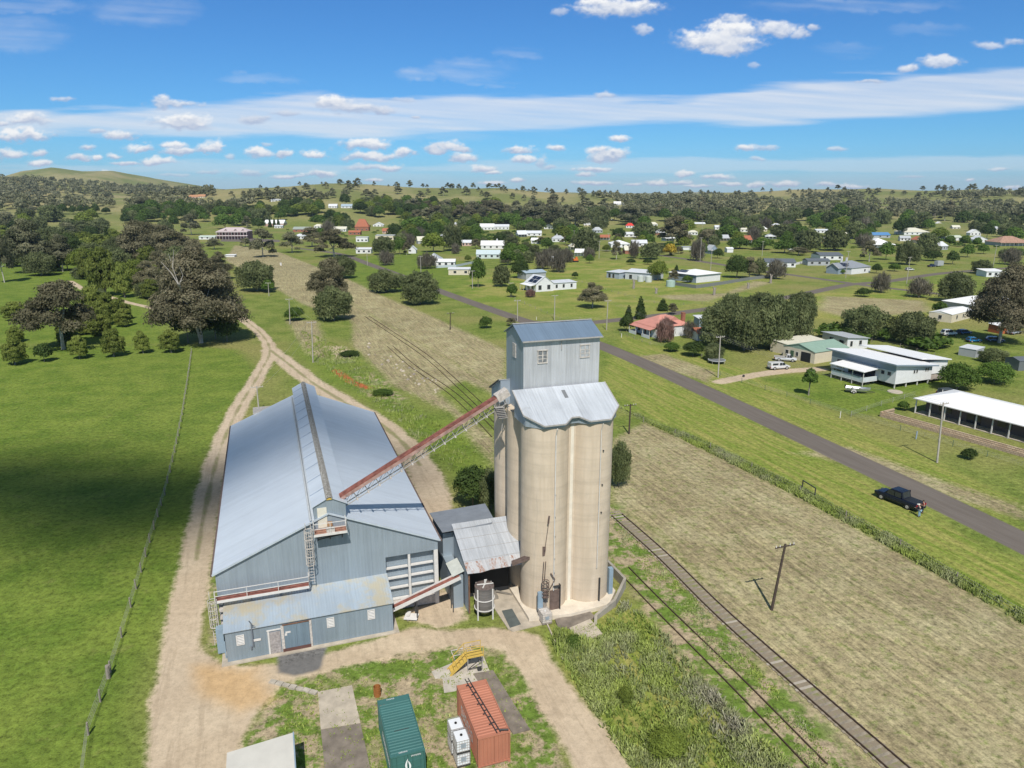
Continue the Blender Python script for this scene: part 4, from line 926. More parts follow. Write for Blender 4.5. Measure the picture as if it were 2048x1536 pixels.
for z_ in np.arange(.6, 4.8, .75): b_ = MB(); b_.box(-6.7, -6.3, 62.2, 62.7, float(z_), float(z_) + .35); b_.build('cable_box', M_DIRTYW, shed)
b_ = MB(); b_.box(X0 - .02 + 3, XM - 2.0, Y1 + .02, Y1 + 2.2, 0, 9.0); b_.build('rear_hoist', M_DIRTYW, shed)

# ================================================================ ELEVATOR SHED BESIDE THE SILO
es = thing_uv('intake_shed', 'open fronted rusty roofed iron shed against the left of the silo', 'shed', 19, 61)
ex0, ex1, ef, eb = 16.05, 22.2, 60.1, 65.7
zf0, zb0 = 4.75, 7.0
w_ = MB(); w_.m = 1
w_.add([(ex0, ef, 0), (ex0, eb, 0), (ex0, eb, zb0), (ex0, ef, zf0)], [(3, 2, 1, 0)])
w_.add([(ex0 + .06, ef + .1, 0), (ex0 + .06, eb, 0), (ex0 + .06, eb, zb0 - .05), (ex0 + .06, ef + .1, zf0 - .05)], [(0, 1, 2, 3)])
w_.m = 0
w_.add([(ex0, eb, 0), (ex1 - .6, eb, 0), (ex1 - .6, eb, zb0), (ex0, eb, zb0)], [(0, 1, 2, 3)])
w_.add([(ex0, eb + .06, 0), (ex1 - .6, eb + .06, 0), (ex1 - .6, eb + .06, zb0), (ex0, eb + .06, zb0)], [(3, 2, 1, 0)])
w_.build('wall', [M_WALLX, M_WALLY], es)
ke = (zb0 - zf0) / (eb - ef)
r_ = MB(); q_ = .75
r_.slab([(ex0 - .15, ef + .9, zf0 + .9 * ke + .06), (ex1 + .1, ef + .9, zf0 + .9 * ke + .06), (ex1 - .05, eb + .1, zb0 + .1), (ex0 - .15, eb + .1, zb0 + .1)], .04)
er = r_.build('roof', M_OLDROOF, es)
r_ = MB(); r_.slab([(ex0 - .15, ef - .35, zf0 - .35 * ke + .02), (ex0 + 1.2, ef - .42, zf0 - .42 * ke + .0), (ex0 + 2.2, ef - .3, zf0 - .3 * ke + .02), (ex1 + .25, ef - .35, zf0 - .35 * ke + .05), (ex1 + .1, ef + .95, zf0 + .95 * ke + .03), (ex0 - .15, ef + .95, zf0 + .95 * ke + .03)], .03)
r_.build('rusty_eave_sheet', M_RUSTROOF, er)
f_ = MB()
for z_ in (1, 2.35, 3.7, 5.0): f_.bar((ex0 - .15, ef + z_, zf0 + z_ * ke + .075), (ex1 + .1, ef + z_, zf0 + z_ * ke + .075), .04, .02)
f_.build('sheet_lap', M_STEEL, er)
f_ = MB(); f_.box(ex0, ex0 + .16, ef - .02, ef + .16, 0, zf0 - .05); f_.build('corner_post', M_RUST, es)
f_ = MB(); f_.box(21.55, 21.85, ef - .1, ef + .15, 0, 4.9); f_.build('corner_post', M_DIRTYW, es)
f_ = MB(); f_.box(22.0, 22.12, ef - .3, ef - .2, 0, 5.2); f_.build('steel_column', M_DKSTEEL, es)
f_ = MB(); f_.box(22.13, 22.9, ef - .2, ef - .12, .1, 4.7); f_.build('white_panel', M_WHITE, es)
f_ = MB(); f_.box(ex0 + .3, 21.2, ef + 2.9, ef + 3.0, 0, 3.6); f_.build('recess_shade_panel', M_RECESS_SHADE, es)  # added dark sheet, paints the shade in the depth of the open shed
f_ = MB(); f_.box(17.3, 19.6, 61.5, 62.9, 0.02, .4); f_.bar((19.7, 62.8, .3), (21.2, 61.8, .12), .3, .05); f_.build('hopper_grate', plain('grate_timber', (.22, .20, .17), .8, var=.3), es)
# flat roofed rear part
f_ = MB(); f_.m = 0
f_.box(14.95, 20.9, 65.9, 70.6, 0, 6.1); rb = f_.build('rear_room', M_WALLY, es)
f_ = MB(); f_.slab([(14.7, 65.0, 6.75), (20.0, 65.0, 6.9), (20.5, 65.75, 6.95), (21.1, 71.0, 6.4), (14.7, 71.0, 6.2)], .07); f_.build('rear_roof', plain('grey_flat_roof', (.24, .26, .29), .6, .2, var=.15, scale=.8), es)
f_ = MB(); f_.box(14.9, 15.9, 61.5, 66.5, 0, 3.55); f_.build('side_lean_to', M_WALLY, es)
f_ = MB(); f_.slab([(14.8, 61.4, 3.62), (16.0, 61.4, 4.05), (16.0, 64.2, 4.05), (14.8, 64.2, 3.62)], .05); f_.build('lean_to_roof', plain('pale_sheet', (.52, .54, .50), .6), es)
# ================================================================ CONVEYORS
cv = thing_uv('inclined_conveyor', 'long faded red conveyor gallery sloping from the shed ridge up to the silo tower', 'conveyor', 12, 63)
pa = Vector((4.75, 63.9, 12.55)); pb = Vector((20.5, 64.6, 21.3))
from math import sqrt
pb = Vector((20.9, 64.2, 21.0))
c_ = MB(); c_.bar(pa, pb, .78, .42); body = c_.build('gallery', M_REDBROWN, cv)
dvec = (pb - pa); Ld = dvec.length; du = dvec.normalized(); side = du.cross(Vector((0, 0, 1))).normalized(); upv = side.cross(du)
c_ = MB()
for s_ in (-1, 1): c_.bar(pa + side * s_ * .42 - upv * .05, pb + side * s_ * .42 - upv * .05, .06, .3)
c_.build('side_plate', plain('worn_side_plate', (.34, .22, .19), .8, var=.5, scale=2), cv)
c_ = MB(); low = upv * -.95
for s_ in (-.3, .3): c_.bar(pa + side * s_ + low, pb + side * s_ + low, .07)
nb = 15
for q in range(nb + 1):
    p_ = pa + dvec * (q / nb)
    for s_ in (-.3, .3): c_.bar(p_ + side * s_ - upv * .2, p_ + side * s_ + low, .05)
    c_.bar(p_ - side * .3 + low, p_ + side * .3 + low, .05)
    if q < nb:
        p2 = pa + dvec * ((q + 1) / nb)
        for s_ in (-.3, .3): c_.bar(p_ + side * s_ + low, p2 + side * s_ - upv * .2, .035)
c_.build('truss', M_STEEL, cv)
for q in range(1, 15):
    c_ = MB(); p_ = pa + dvec * (q / 15) + low; c_.bar(p_ + side * .1, p_ + side * .62, .14, .1); c_.build('idler_bracket', M_DIRTYW, cv)
c_ = MB(); p_ = pa + dvec * .965; c_.bar(p_ - upv * .02, pb + du * .7, .95, .75); c_.build('head_hood', M_DIRTYW, cv)
c_ = MB(); c_.bar(pb + Vector((.3, -.2, -.5)), (20.8, 64.0, 17.3), .06); c_.bar(pb + Vector((.6, -.2, -.5)), (21.5, 64.0, 17.3), .06)
for q in range(7): c_.box(20.0 + q * .06, 20.9 + q * .06, 63.4, 63.9, 19.9 - q * .18, 19.93 - q * .18)
c_.build('catwalk_steps', M_STEEL, cv)
cv2 = thing_uv('ground_conveyor', 'short white and red conveyor trough from the shed annex to the intake shed', 'conveyor', 12, 61)
c_ = MB(); q0 = Vector((8.6, 61.0, 1.6)); q1 = Vector((15.5, 61.3, 3.65)); c_.bar(q0, q1, .72, .08); c_.build('belt', M_REDBROWN, cv2)
c_ = MB(); sd = (q1 - q0).normalized().cross(Vector((0, 0, 1))).normalized()
for s_ in (-1, 1): c_.bar(q0 + sd * s_ * .4, q1 + sd * s_ * .4, .06, .36)
c_.build('side_plate', M_WHITE, cv2)
for t_ in (.35, .88):
    c_ = MB(); p_ = q0.lerp(q1, t_); c_.bar(p_ + sd * .35, (p_.x, p_.y - .4, 0), .1); c_.bar(p_ - sd * .35, (p_.x, p_.y + .4, 0), .1); c_.build('trestle', M_DKSTEEL, cv2)

# ================================================================ TANK, CAGES, YARD GOODS
tk = thing_uv('steel_tank', 'ribbed dark steel tank on white legs before the open shed', 'tank', 17.5, 59.2)
c_ = MB(); c_.cyl((17.45, 59.3, .9), (17.45, 59.3, 3.35), .95, n=28); c_.cyl((17.45, 59.3, .35), (17.45, 59.3, .9), .35, .95, 28)
m3 = corrugated('ribbed_tank_steel', (.20, .19, .185), 'z', .25, metal=.4, pitch=.16); c_.build('tank_body', m3, tk)
for q in range(4):
    an_ = q * math.pi / 2 + .6; c_ = MB(); px_, py_ = 17.45 + 1.03 * math.cos(an_), 59.3 + 1.03 * math.sin(an_); c_.bar((px_, py_, 0), (px_, py_, 3.3), .12); c_.build('leg', M_WHITE if q != 1 else M_STEEL, tk)
for z_ in (1.05, 1.15 + .95): 
    c_ = MB(); c_.ring((17.45, 59.3, z_), .99, .07, 24); c_.build('band', M_WHITE, tk)
c_ = MB(); c_.cyl((17.45, 59.3, 3.35), (17.45, 59.3, 3.5), .95, .5, 24); c_.build('lid', plain('tank_lid', (.13, .10, .09), .8, var=.4, scale=4), tk)
c_ = MB(); c_.cyl((17.5, 59.2, 3.5), (17.5, 59.2, 4.0), .1, n=8); c_.bar((16.7, 59.3, 3.55), (18.3, 59.1, 3.55), .12, .06); c_.bar((17.1, 58.6, 3.52), (17.9, 60.0, 3.52), .1, .06); c_.build('inlet_pipe', M_WHITE, tk)
def ibc(label, u, v, z=0, dirty=False, rz=TH):
    X, Y = xy(u, v)
    o = thing('bulk_container', label, 'bulk container', (X, Y, z), rz)
    c_ = MB(); c_.box(-.5, .5, -.6, .6, 0, .13); c_.build('pallet', M_DKSTEEL if not dirty else M_WOOD, o)
    c_ = MB(); c_.box(-.47, .47, -.57, .57, .14, 1.08); c_.build('bottle', plain('ibc_white', (.70, .72, .74), .4, var=.06) if not dirty else M_DIRTYW, o, bevel=.06)
    c_ = MB(); c_.cyl((0, 0, 1.08), (0, 0, 1.15), .1, n=10); c_.build('cap', M_BLACK if not dirty else M_WHITE, o)
    c_ = MB()
    for z_ in np.linspace(.2, 1.1, 5):
        z_ = float(z_)
        for a_, d2 in (((-.5, -.6), (.5, -.6)), ((.5, -.6), (.5, .6)), ((.5, .6), (-.5, .6)), ((-.5, .6), (-.5, -.6))): c_.bar((*a_, z_), (*d2, z_), .025)
    for q in np.linspace(-.5, .5, 6):
        for s_ in (-.6, .6): c_.bar((float(q), s_, .13), (float(q), s_, 1.12), .022)
    for q in np.linspace(-.6, .6, 7):
        for s_ in (-.5, .5): c_.bar((s_, float(q), .13), (s_, float(q), 1.12), .022)
    c_.build('cage', M_STEEL if not dirty else M_DIRTYW, o)
    c_ = MB(); c_.box(-.2, .2, -.62, -.61, .5, .85); c_.build('label_plate', plain('ibc_label', (.3, .34, .38), .5, var=.3, scale=12), o)
    return o
ibc('rusty caged white tank standing at the brown silo door', 22.7, 56.4, .1, True)
ibc('white caged tank, rear one of the upper pair beside the orange container', 10.42, 43.35, 1.16)
ibc('white caged tank, front one of the upper pair beside the orange container', 10.5, 42.05, 1.16)
ibc('white caged tank, lower rear one beside the orange container', 10.42, 43.35, 0)
ibc('white caged tank, lower front one beside the orange container', 10.5, 42.05, 0)

def container(name, label, u, v, L, W, Hh, colr, rough, logo=0):
    """u, v = front right... box spans u..u+W, v..v+L"""
    o = thing_uv(name, label, 'shipping container', u, v)
    x0, x1, y0, y1 = u, u + W, v, v + L; z0 = .12
    m = corrugated(name + '_paint', colr, 'y', .10, rust=.22, metal=.05, rough=rough, pitch=50)
    c_ = MB(); p = .28; amp = .045
    def wavy(n_): return [(0, 0)] 
    # corrugated long sides
    for xs, sg in ((x0, 1), (x1, -1)):
        nseg = int((L - .3) / p); pts = []
        for k in range(nseg):
            yb = y0 + .15 + k * p
            pts += [(xs, yb), (xs, yb + p * .32), (xs + sg * amp, yb + p * .5), (xs + sg * amp, yb + p * .82)]
        pts += [(xs, y1 - .15)]
        vs = [(a_, b_, z0 + .12) for a_, b_ in pts] + [(a_, b_, Hh - .1) for a_, b_ in pts]; nn = len(pts)
        c_.add(vs, [((k, k + 1, nn + k + 1, nn + k) if sg < 0 else (k + 1, k, nn + k, nn + k + 1)) for k in range(nn - 1)])
    # roof
    nseg = int((L - .2) / p); pts = []
    for k in range(nseg):
        yb = y0 + .1 + k * p; pts += [(yb, 0), (yb + p * .32, 0), (yb + p * .5, -.03), (yb + p * .82, -.03)]
    pts += [(y1 - .08, 0)]; nn = len(pts)
    vs = [(x0 + .08, a_, Hh + b_) for a_, b_ in pts] + [(x1 - .08, a_, Hh + b_) for a_, b_ in pts]
    c_.add(vs, [(k, nn + k, nn + k + 1, k + 1) for k in range(nn - 1)])
    # far end
    c_.box(x0 + .08, x1 - .08, y1 - .05, y1 - .02, z0, Hh - .02)
    body = c_.build('body', m, o)
    f_ = MB()
    for xs in (x0, x1):
        for ys in (y0, y1):
            sx = .08 if xs == x0 else -.08; sy = .12 if ys == y0 else -.12
            f_.box(min(xs, xs + sx), max(xs, xs + sx), min(ys, ys + sy), max(ys, ys + sy), z0, Hh + .01)
        sx = .07 if xs == x0 else -.07
        f_.box(min(xs, xs + sx), max(xs, xs + sx), y0 + .12, y1 - .12, Hh - .1, Hh + .005); f_.box(min(xs, xs + sx), max(xs, xs + sx), y0 + .12, y1 - .12, z0, z0 + .13)
    for ys in (y0, y1 - .08): f_.box(x0 + .08, x1 - .08, ys, ys + .08, Hh - .1, Hh + .012); f_.box(x0 + .08, x1 - .08, ys, ys + .08, z0, z0 + .13)
    f_.build('frame', m, o)
    for sx in (0, 1):
        f_ = MB(); xa = x0 + .1 + sx * (W / 2 - .09); xb = xa + W / 2 - .11
        if logo:
            f_.box(xa, xb, y0 + .04, y0 + .07, z0 + .14, Hh - .12)
            for z_ in (.75, 1.3, 1.85): f_.box(xa + .05, xb - .05, y0 + .02, y0 + .039, z_, z_ + .12)
        else:
            k_ = 4; ws = (xb - xa) / k_
            f_.box(xa, xb, y0 + .06, y0 + .08, z0 + .14, Hh - .12)
            for q in range(k_): f_.box(xa + q * ws + .04, xa + q * ws + ws * .6, y0 + .015, y0 + .059, z0 + .16, Hh - .14)
        dr_ = f_.build('door', m, o)
        if logo:
            f_ = MB()
            for q in (.28, .78): f_.cyl((xa + (xb - xa) * q, y0 - .0, z0 + .1), (xa + (xb - xa) * q, y0 - .0, Hh - .08), .02, n=6)
            f_.build('lock_rod', m, dr_)
    f_ = MB()
    for xs in (x0, x1 - .17):
        for ys in (y0 - .01, y1 - .17): f_.box(xs, xs + .17, ys, ys + .18, Hh - .115, Hh + .02); f_.box(xs, xs + .17, ys, ys + .18, 0, .125)
    f_.build('corner_casting', m, o)
    return o
gc = container('green_container', 'dark green shipping container with white markings', 5.22, 41.15, 6.06, 2.44, 2.6, (0.055, 0.155, 0.145), .4, 1)
wm = plain('white_marking', (.75, .76, .76), .5, var=.05)
f_ = MB()
# white flame drop emblem on the doors: two curved lobes
def lobe(cx, cz, s, flip, y):
    P = []
    for t in np.linspace(0, 1, 16):
        t = float(t); P.append((cx + flip * s * (.05 + .52 * math.sin(math.pi * t) ** .8 * (1 - .35 * t)), cz - s + 2 * s * t))
    for t in np.linspace(1, 0, 12)[1:-1]:
        t = float(t); P.append((cx + flip * s * (.05 + .16 * math.sin(math.pi * t)), cz - s + 2 * s * t * .9))
    if flip < 0: P = P[::-1]
    n_ = len(P); f_.add([(a_, y, b_) for a_, b_ in P], [tuple(range(n_))])
lobe(6.45, 1.72, .5, -1, 41.125); lobe(6.40, 1.60, .46, 1, 41.125)
f_.build('emblem', wm, gc)
f_ = MB(); random.seed(5)
def letters(m_, x, y, z, n_, h, axis='x', w=None):
    w = w or h * .55
    for q in range(n_):
        x_ = x + q * w * 1.35
        segs = random.sample([0, 1, 2, 3, 4], 4)
        for s_ in segs:
            if s_ == 0: r = (0, .22, 0, 1)
            elif s_ == 1: r = (.78, 1, 0, 1)
            elif s_ == 2: r = (0, 1, 0, .2)
            elif s_ == 3: r = (0, 1, .8, 1)
            else: r = (0, 1, .42, .58)
            if axis == 'x': m_.box(x_ + r[0] * w, x_ + r[1] * w, y - .004, y, z + r[2] * h, z + r[3] * h)
            elif axis == 't': m_.box(x_ + r[0] * w, x_ + r[1] * w, y + r[2] * h, y + r[3] * h, z, z + .004)
            else: m_.box(y - .004, y, x_ + r[0] * w, x_ + r[1] * w, z + r[2] * h, z + r[3] * h)
letters(f_, 6.65, 41.12, 2.32, 8, .12); letters(f_, 5.85, 41.35, 2.605, 7, .12, 't'); letters(f_, 5.9, 47.0, 2.605, 7, .12, 't')
letters(f_, 41.6, 5.215, 1.3, 9, .5, 'y'); f_.build('marking', wm, gc)
f_ = MB(); f_.box(5.9, 7.0, 43.55, 43.6, 2.6, 2.615); f_.build('roof_dark_strip', M_DKSTEEL, gc)  # narrow dark strip laid across the container roof
oc = container('orange_container', 'faded orange shipping container with an iron ladder lying on its roof', 11.42, 40.85, 6.06, 2.44, 2.6, (0.44, 0.175, 0.11), .65, 0)
f_ = MB(); letters(f_, 42.3, 11.415, 1.0, 6, .9, 'y', .42); f_.build('marking', wm, oc)
ld = thing_uv('ladder', 'narrow dark steel ladder lying along the orange container roof', 'ladder', 12.7, 44)
l_ = MB(); pA = Vector((12.35, 47.3, 2.74)); pB = Vector((13.0, 40.9, 2.74)); dd_ = (pB - pA).normalized(); sd_ = dd_.cross(Vector((0, 0, 1)))
for s_ in (-.13, .13): l_.bar(pA + sd_ * s_, pB + sd_ * s_, .06)
for q in range(9): p_ = pA.lerp(pB, (q + .5) / 9); l_.bar(p_ - sd_ * .13, p_ + sd_ * .13, .045)
for q in (.12, .3, .48, .66, .84): p_ = pA.lerp(pB, q); l_.bar(p_ + sd_ * .13, p_ + sd_ * .34, .05)
l_.cyl(pB - sd_ * .15 + dd_ * -.2, pB - sd_ * .75 + dd_ * .05, .07, n=8); l_.build('ladder_frame', M_DKSTEEL, ld)

dm = thing_uv('oil_drum', 'rusty orange brown steel drum standing open in the grass', 'drum', 5.7, 51.1)
c_ = MB(); c_.cyl((5.7, 51.1, 0), (5.7, 51.1, .88), .29, n=20, cap=False); c_.cyl((5.7, 51.1, .88), (5.7, 51.1, .1), .26, n=20, cap=False); c_.cyl((5.7, 51.1, .08), (5.7, 51.1, .1), .26, n=20)
for z_ in (.3, .6, .87): c_.ring((5.7, 51.1, z_), .295, .03, 20)
c_.build('drum_shell', plain('orange_rust', (.30, .12, .035), .85, var=.35, scale=6), dm)
hut = thing_uv('site_hut', 'small hut with a plain off white flat roof at the bottom edge', 'hut', -3.2, 43)
c_ = MB(); c_.box(-5.3, -1.15, 39.2, 45.1, 0, 2.55); c_.build('hut_wall', plain('hut_wall_cream', (.45, .40, .33), .8), hut)
c_ = MB(); c_.slab([(-5.45, 39.0, 2.62), (-1.0, 39.0, 2.78), (-1.0, 45.35, 3.0), (-5.45, 45.2, 2.7)], .1); c_.build('hut_roof', plain('hut_roof_white', (.56, .54, .49), .6, var=.08, scale=.8), hut)
c_ = MB(); c_.bar((-1.0, 39.0, 2.74), (-1.0, 45.35, 2.96), .09, .2); c_.build('fascia', M_BLUEGREY, hut)
# yellow access steps
st = thing_uv('access_steps', 'yellow portable access steps with handrails on the concrete slab', 'steps', 13.6, 52)
for q in range(5):
    c_ = MB(); c_.box(12.1 + q * .28, 12.42 + q * .28, 51.5, 52.4, .22 + q * .24, .27 + q * .24); c_.build('tread', M_YELLOW, st)
c_ = MB()
for v_ in (51.47, 52.43): c_.bar((12.0, v_, .05), (13.5, v_, 1.3), .06, .18)
c_.box(13.5, 15.0, 51.5, 52.4, 1.35, 1.43); c_.build('platform', M_YELLOW, st)
c_ = MB()
for v_ in (51.47, 52.43):
    c_.bar((12.3, v_, 1.1), (13.5, v_, 2.3), .05); c_.bar((13.5, v_, 2.3), (15.0, v_, 2.3), .05); c_.bar((13.5, v_, 1.8), (15.0, v_, 1.8), .04)
    for x_ in (12.5, 13.5, 15.0): c_.bar((x_, v_, (x_ - 12.0) * .85 if x_ < 13.4 else 1.3), (x_, v_, min(2.3, 1.1 + (x_ - 12.3))), .05)
c_.build('handrail', M_YELLOW, st)
for x_ in (13.6, 14.9):
    for v_ in (51.55, 52.35):
        c_ = MB(); c_.bar((x_, v_, 0), (x_, v_, 1.35), .07); c_.build('leg', M_STEEL, st)
c_ = MB(); c_.bar((13.6, 51.55, .3), (14.9, 51.55, .3), .05); c_.bar((13.6, 51.5, .3), (14.9, 51.5, 1.2), .05); c_.cyl((14.6, 51.3, .2), (14.6, 51.45, .2), .2, n=10); c_.build('frame', M_DKSTEEL, st)
fr = thing_uv('pipe_frame', 'low white pipe frame lying on the slab behind the yellow steps', 'frame', 13.6, 54)
c_ = MB()
for a_, d2 in (((12.9, 53.2, .1), (14.3, 53.2, .1)), ((12.9, 54.8, .1), (14.3, 54.8, .1)), ((12.9, 53.2, .1), (12.9, 54.8, .1)), ((14.3, 53.2, .1), (14.3, 54.8, .1)), ((12.9, 54.0, .1), (14.3, 54.0, .1)), ((14.3, 53.2, .1), (14.3, 53.2, 1.5))): c_.bar(a_, d2, .06)
c_.build('tube', M_DIRTYW, fr)
sg = thing_uv('fallen_panel', 'white panel lying on the ground under the short conveyor', 'panel', 10.4, 61.6 - .6)
c_ = MB(); c_.slab([(9.7, 60.9, .25), (10.9, 60.4, .22), (11.3, 61.2, .35), (10.1, 61.7, .38)], .05); c_.slab([(9.9, 61.2, .30), (10.3, 61.0, .42), (10.6, 61.6, .5), (10.3, 61.9, .42)], .04); c_.build('sheet', M_WHITE, sg)
c_ = MB(); c_.box(10.0, 10.2, 60.8, 61.0, 0, .2); c_.box(10.8, 11.0, 61.0, 61.2, 0, .25); c_.build('block', M_WOOD, sg)
ps = thing_uv('marker_post', 'thin white post standing by the tilted slab', 'post', 25.0, 51.9); c_ = MB(); c_.bar((25.1, 52.3, 0), (25.15, 52.25, 1.0), .07); c_.build('post', M_WHITE, ps)

# ================================================================ RAILWAY
M_RAIL = plain('rail_steel', (.085, .058, .042), .7, .3, var=.2)
M_SLEEP = plain('sleeper_timber', (.255, .22, .17), .9, var=.35, scale=3)
M_BED, n_, b_ = newmat('rail_bed_earth'); cb_ = N(n_, 'ShaderNodeTexCoord').outputs['Object']; nb1 = noise_node(n_, .7, cb_, 6, .75); nb2 = noise_node(n_, 5, cb_, 4, .7)
n_.links.new(mixc(n_, maprange(n_, nb1.outputs['Fac'], .5, .62), mixc(n_, nb2.outputs['Fac'], (.30, .25, .18), (.17, .135, .095)), mixc(n_, nb2.outputs['Fac'], (.26, .25, .11), (.13, .16, .04))), b_.inputs['Base Color']); b_.inputs['Roughness'].default_value = .95
def railway(label, path, cover=False, sleepers=True):
    P = smooth_line(path, 10); o = thing('railway_track', label, 'railway track', (P[0][0], P[0][1], 0))
    ORG[o.name] = (P[0][0], P[0][1], 0)
    cum = [0]
    for a_, c_ in zip(P[:-1], P[1:]): cum.append(cum[-1] + math.hypot(c_[0] - a_[0], c_[1] - a_[1]))
    def at(s_):
        for q in range(len(P) - 1):
            if cum[q + 1] >= s_:
                t = (s_ - cum[q]) / max(1e-6, cum[q + 1] - cum[q]); a_, c_ = P[q], P[q + 1]
                L = max(1e-6, cum[q + 1] - cum[q]); return (a_[0] + (c_[0] - a_[0]) * t, a_[1] + (c_[1] - a_[1]) * t, (c_[0] - a_[0]) / L, (c_[1] - a_[1]) / L)
        return (P[-1][0], P[-1][1], 0, 1)
    zr_ = .10 if cover else .17
    for s_ in (-.75, .75):
        m_ = MB(); pts = []
        k = 0.0
        while k < cum[-1]:
            x, y, dx, dy = at(k); pts.append((x + dy * s_, y - dx * s_)); k += 3
        for a_, c_ in zip(pts[:-1], pts[1:]):
            m_.bar((*a_, zr_ - .03), (*c_, zr_ - .03), .08, .14)
        m_.build('rail', M_RAIL, o)
    if sleepers:
        k = .3; cnt = 0; rest = MB(); base = None
        while k < cum[-1]:
            x, y, dx, dy = at(k); an_ = math.atan2(dy, dx) - math.pi / 2
            if cnt < 100:
                if base is None:
                    m_ = MB(); m_.box(P[0][0] - 1.0, P[0][0] + 1.0, P[0][1] - .13, P[0][1] + .13, -.02, .078); base = m_.build('sleeper', M_SLEEP, o); ob = base; pale_sl = base.data.copy(); pale_sl.materials[0] = plain('pale_sleeper', (.40, .36, .30), .9, var=.2)
                else: ob = base.copy(); ob.data = base.data if random.random() > .07 else pale_sl; COL.objects.link(ob); ob.parent = o
                ob.location = (x - P[0][0], y - P[0][1], random.uniform(-.012, .01)); ob.rotation_euler = (0, 0, an_ + random.uniform(-.02, .02))
            else:
                ca, sa = math.cos(an_), math.sin(an_)
                cs = [(x + px_ * ca - py_ * sa, y + px_ * sa + py_ * ca, .08) for px_, py_ in ((-1.2, -.12), (1.2, -.12), (1.2, .12), (-1.2, .12))]; rest.slab(cs, .1)
            k += .72; cnt += 1
        if rest.v: tag(rest.build('sleeper', M_SLEEP, o), kind='stuff')
        # packed earth between the rails
        m_ = MB(); k = 0.0; prev = None
        while k < cum[-1]:
            x, y, dx, dy = at(k); cur = ((x - dy * .95, y + dx * .95, .06), (x + dy * .95, y - dx * .95, .06))
            if prev: m_.poly([prev[0], prev[1], cur[1], cur[0]])
            prev = cur; k += 4
        m_.build('ballast', M_BED, o)
    return o
ma = [G(*p) for p in [(1850, 1600), (1785, 1536)]]
def mid(a, c): return ((a[0] + c[0]) / 2, (a[1] + c[1]) / 2)
M0_ = mid(G(1815, 1536), G(1772, 1536)); M1_ = mid(G(1480, 1240), G(1432, 1240))
MAIN = [(M0_[0] * 1.5 - M1_[0] * .5, M0_[1] * 1.5 - M1_[1] * .5), mid(G(1815, 1536), G(1772, 1536)), mid(G(1480, 1240), G(1432, 1240)), mid(G(1344, 1118), G(1318, 1118)), mid(G(1236, 1018), G(1214, 1030))]
railway('main railway line with bare sleepers running past the silo to the bottom right', MAIN)
# more of the railway: the line carries on behind the silo, and the disused siding beside it
railway('overgrown railway line curving away up the mown reserve behind the silo', [mid(G(1010, 845), G(990, 852)), mid(G(930, 770), G(912, 778)), mid(G(860, 711), G(845, 715)), mid(G(790, 665), G(778, 667)), mid(G(735, 630), G(727, 632))], True, False)
railway('second overgrown line beside the one curving up the mown reserve', [mid(G(985, 880), G(1000, 868)), mid(G(900, 790), G(917, 790)), mid(G(817, 733), G(833, 731)), mid(G(770, 690), G(783, 688))], True, False)
railway('half buried siding rails in the grass left of the bare sleeper line', [mid(G(1660, 1536), G(1616, 1536)), mid(G(1480, 1345), G(1444, 1365)), mid(G(1330, 1205), G(1300, 1215)), mid(G(1255, 1130), G(1230, 1140))], True, False)

# ================================================================ HOUSES
def hm(name, col, rough=.6, var=.08): return plain(name, col, rough, var=var, scale=1.0)
W_WHITE = hm('white_weatherboard', (.68, .69, .70)); W_CREAM = hm('cream_cladding', (.62, .56, .44)); W_GREY = hm('grey_cladding', (.36, .38, .40))
W_BRICK = hm('red_brick', (.30, .13, .085), .9, .2); W_BLUE = hm('blue_grey_boards', (.25, .31, .37)); W_BROWN = hm('brown_boards', (.28, .15, .08)); W_PINK = hm('pink_render', (.55, .38, .33))
F_WHITE = hm('white_roof_sheet', (.80, .80, .80), .45, .04); F_GREY = hm('grey_roof_sheet', (.42, .44, .46), .5, .1); F_DARK = hm('charcoal_roof', (.12, .135, .155), .55, .1)
F_GREEN = hm('green_roof_sheet', (.25, .36, .29), .5, .08); F_SALMON = hm('salmon_roof_sheet', (.55, .25, .20), .55, .12); F_RUST = hm('rusty_hip_roof', (.36, .22, .16), .8, .35)
F_BLUE = hm('blue_roof_sheet', (.10, .24, .46), .5, .08); F_TILE = hm('terracotta_tiles', (.36, .13, .075), .85, .2); F_CREAM = hm('cream_roof', (.60, .58, .48), .6, .1); F_RED = hm('bright_red_roof', (.62, .05, .035), .5, .1); F_PALE = hm('pale_iron_roof', (.60, .62, .65), .45, .1)
M_SOLAR = plain('solar_cell', (.012, .018, .045), .18, var=.1, spec=.6)

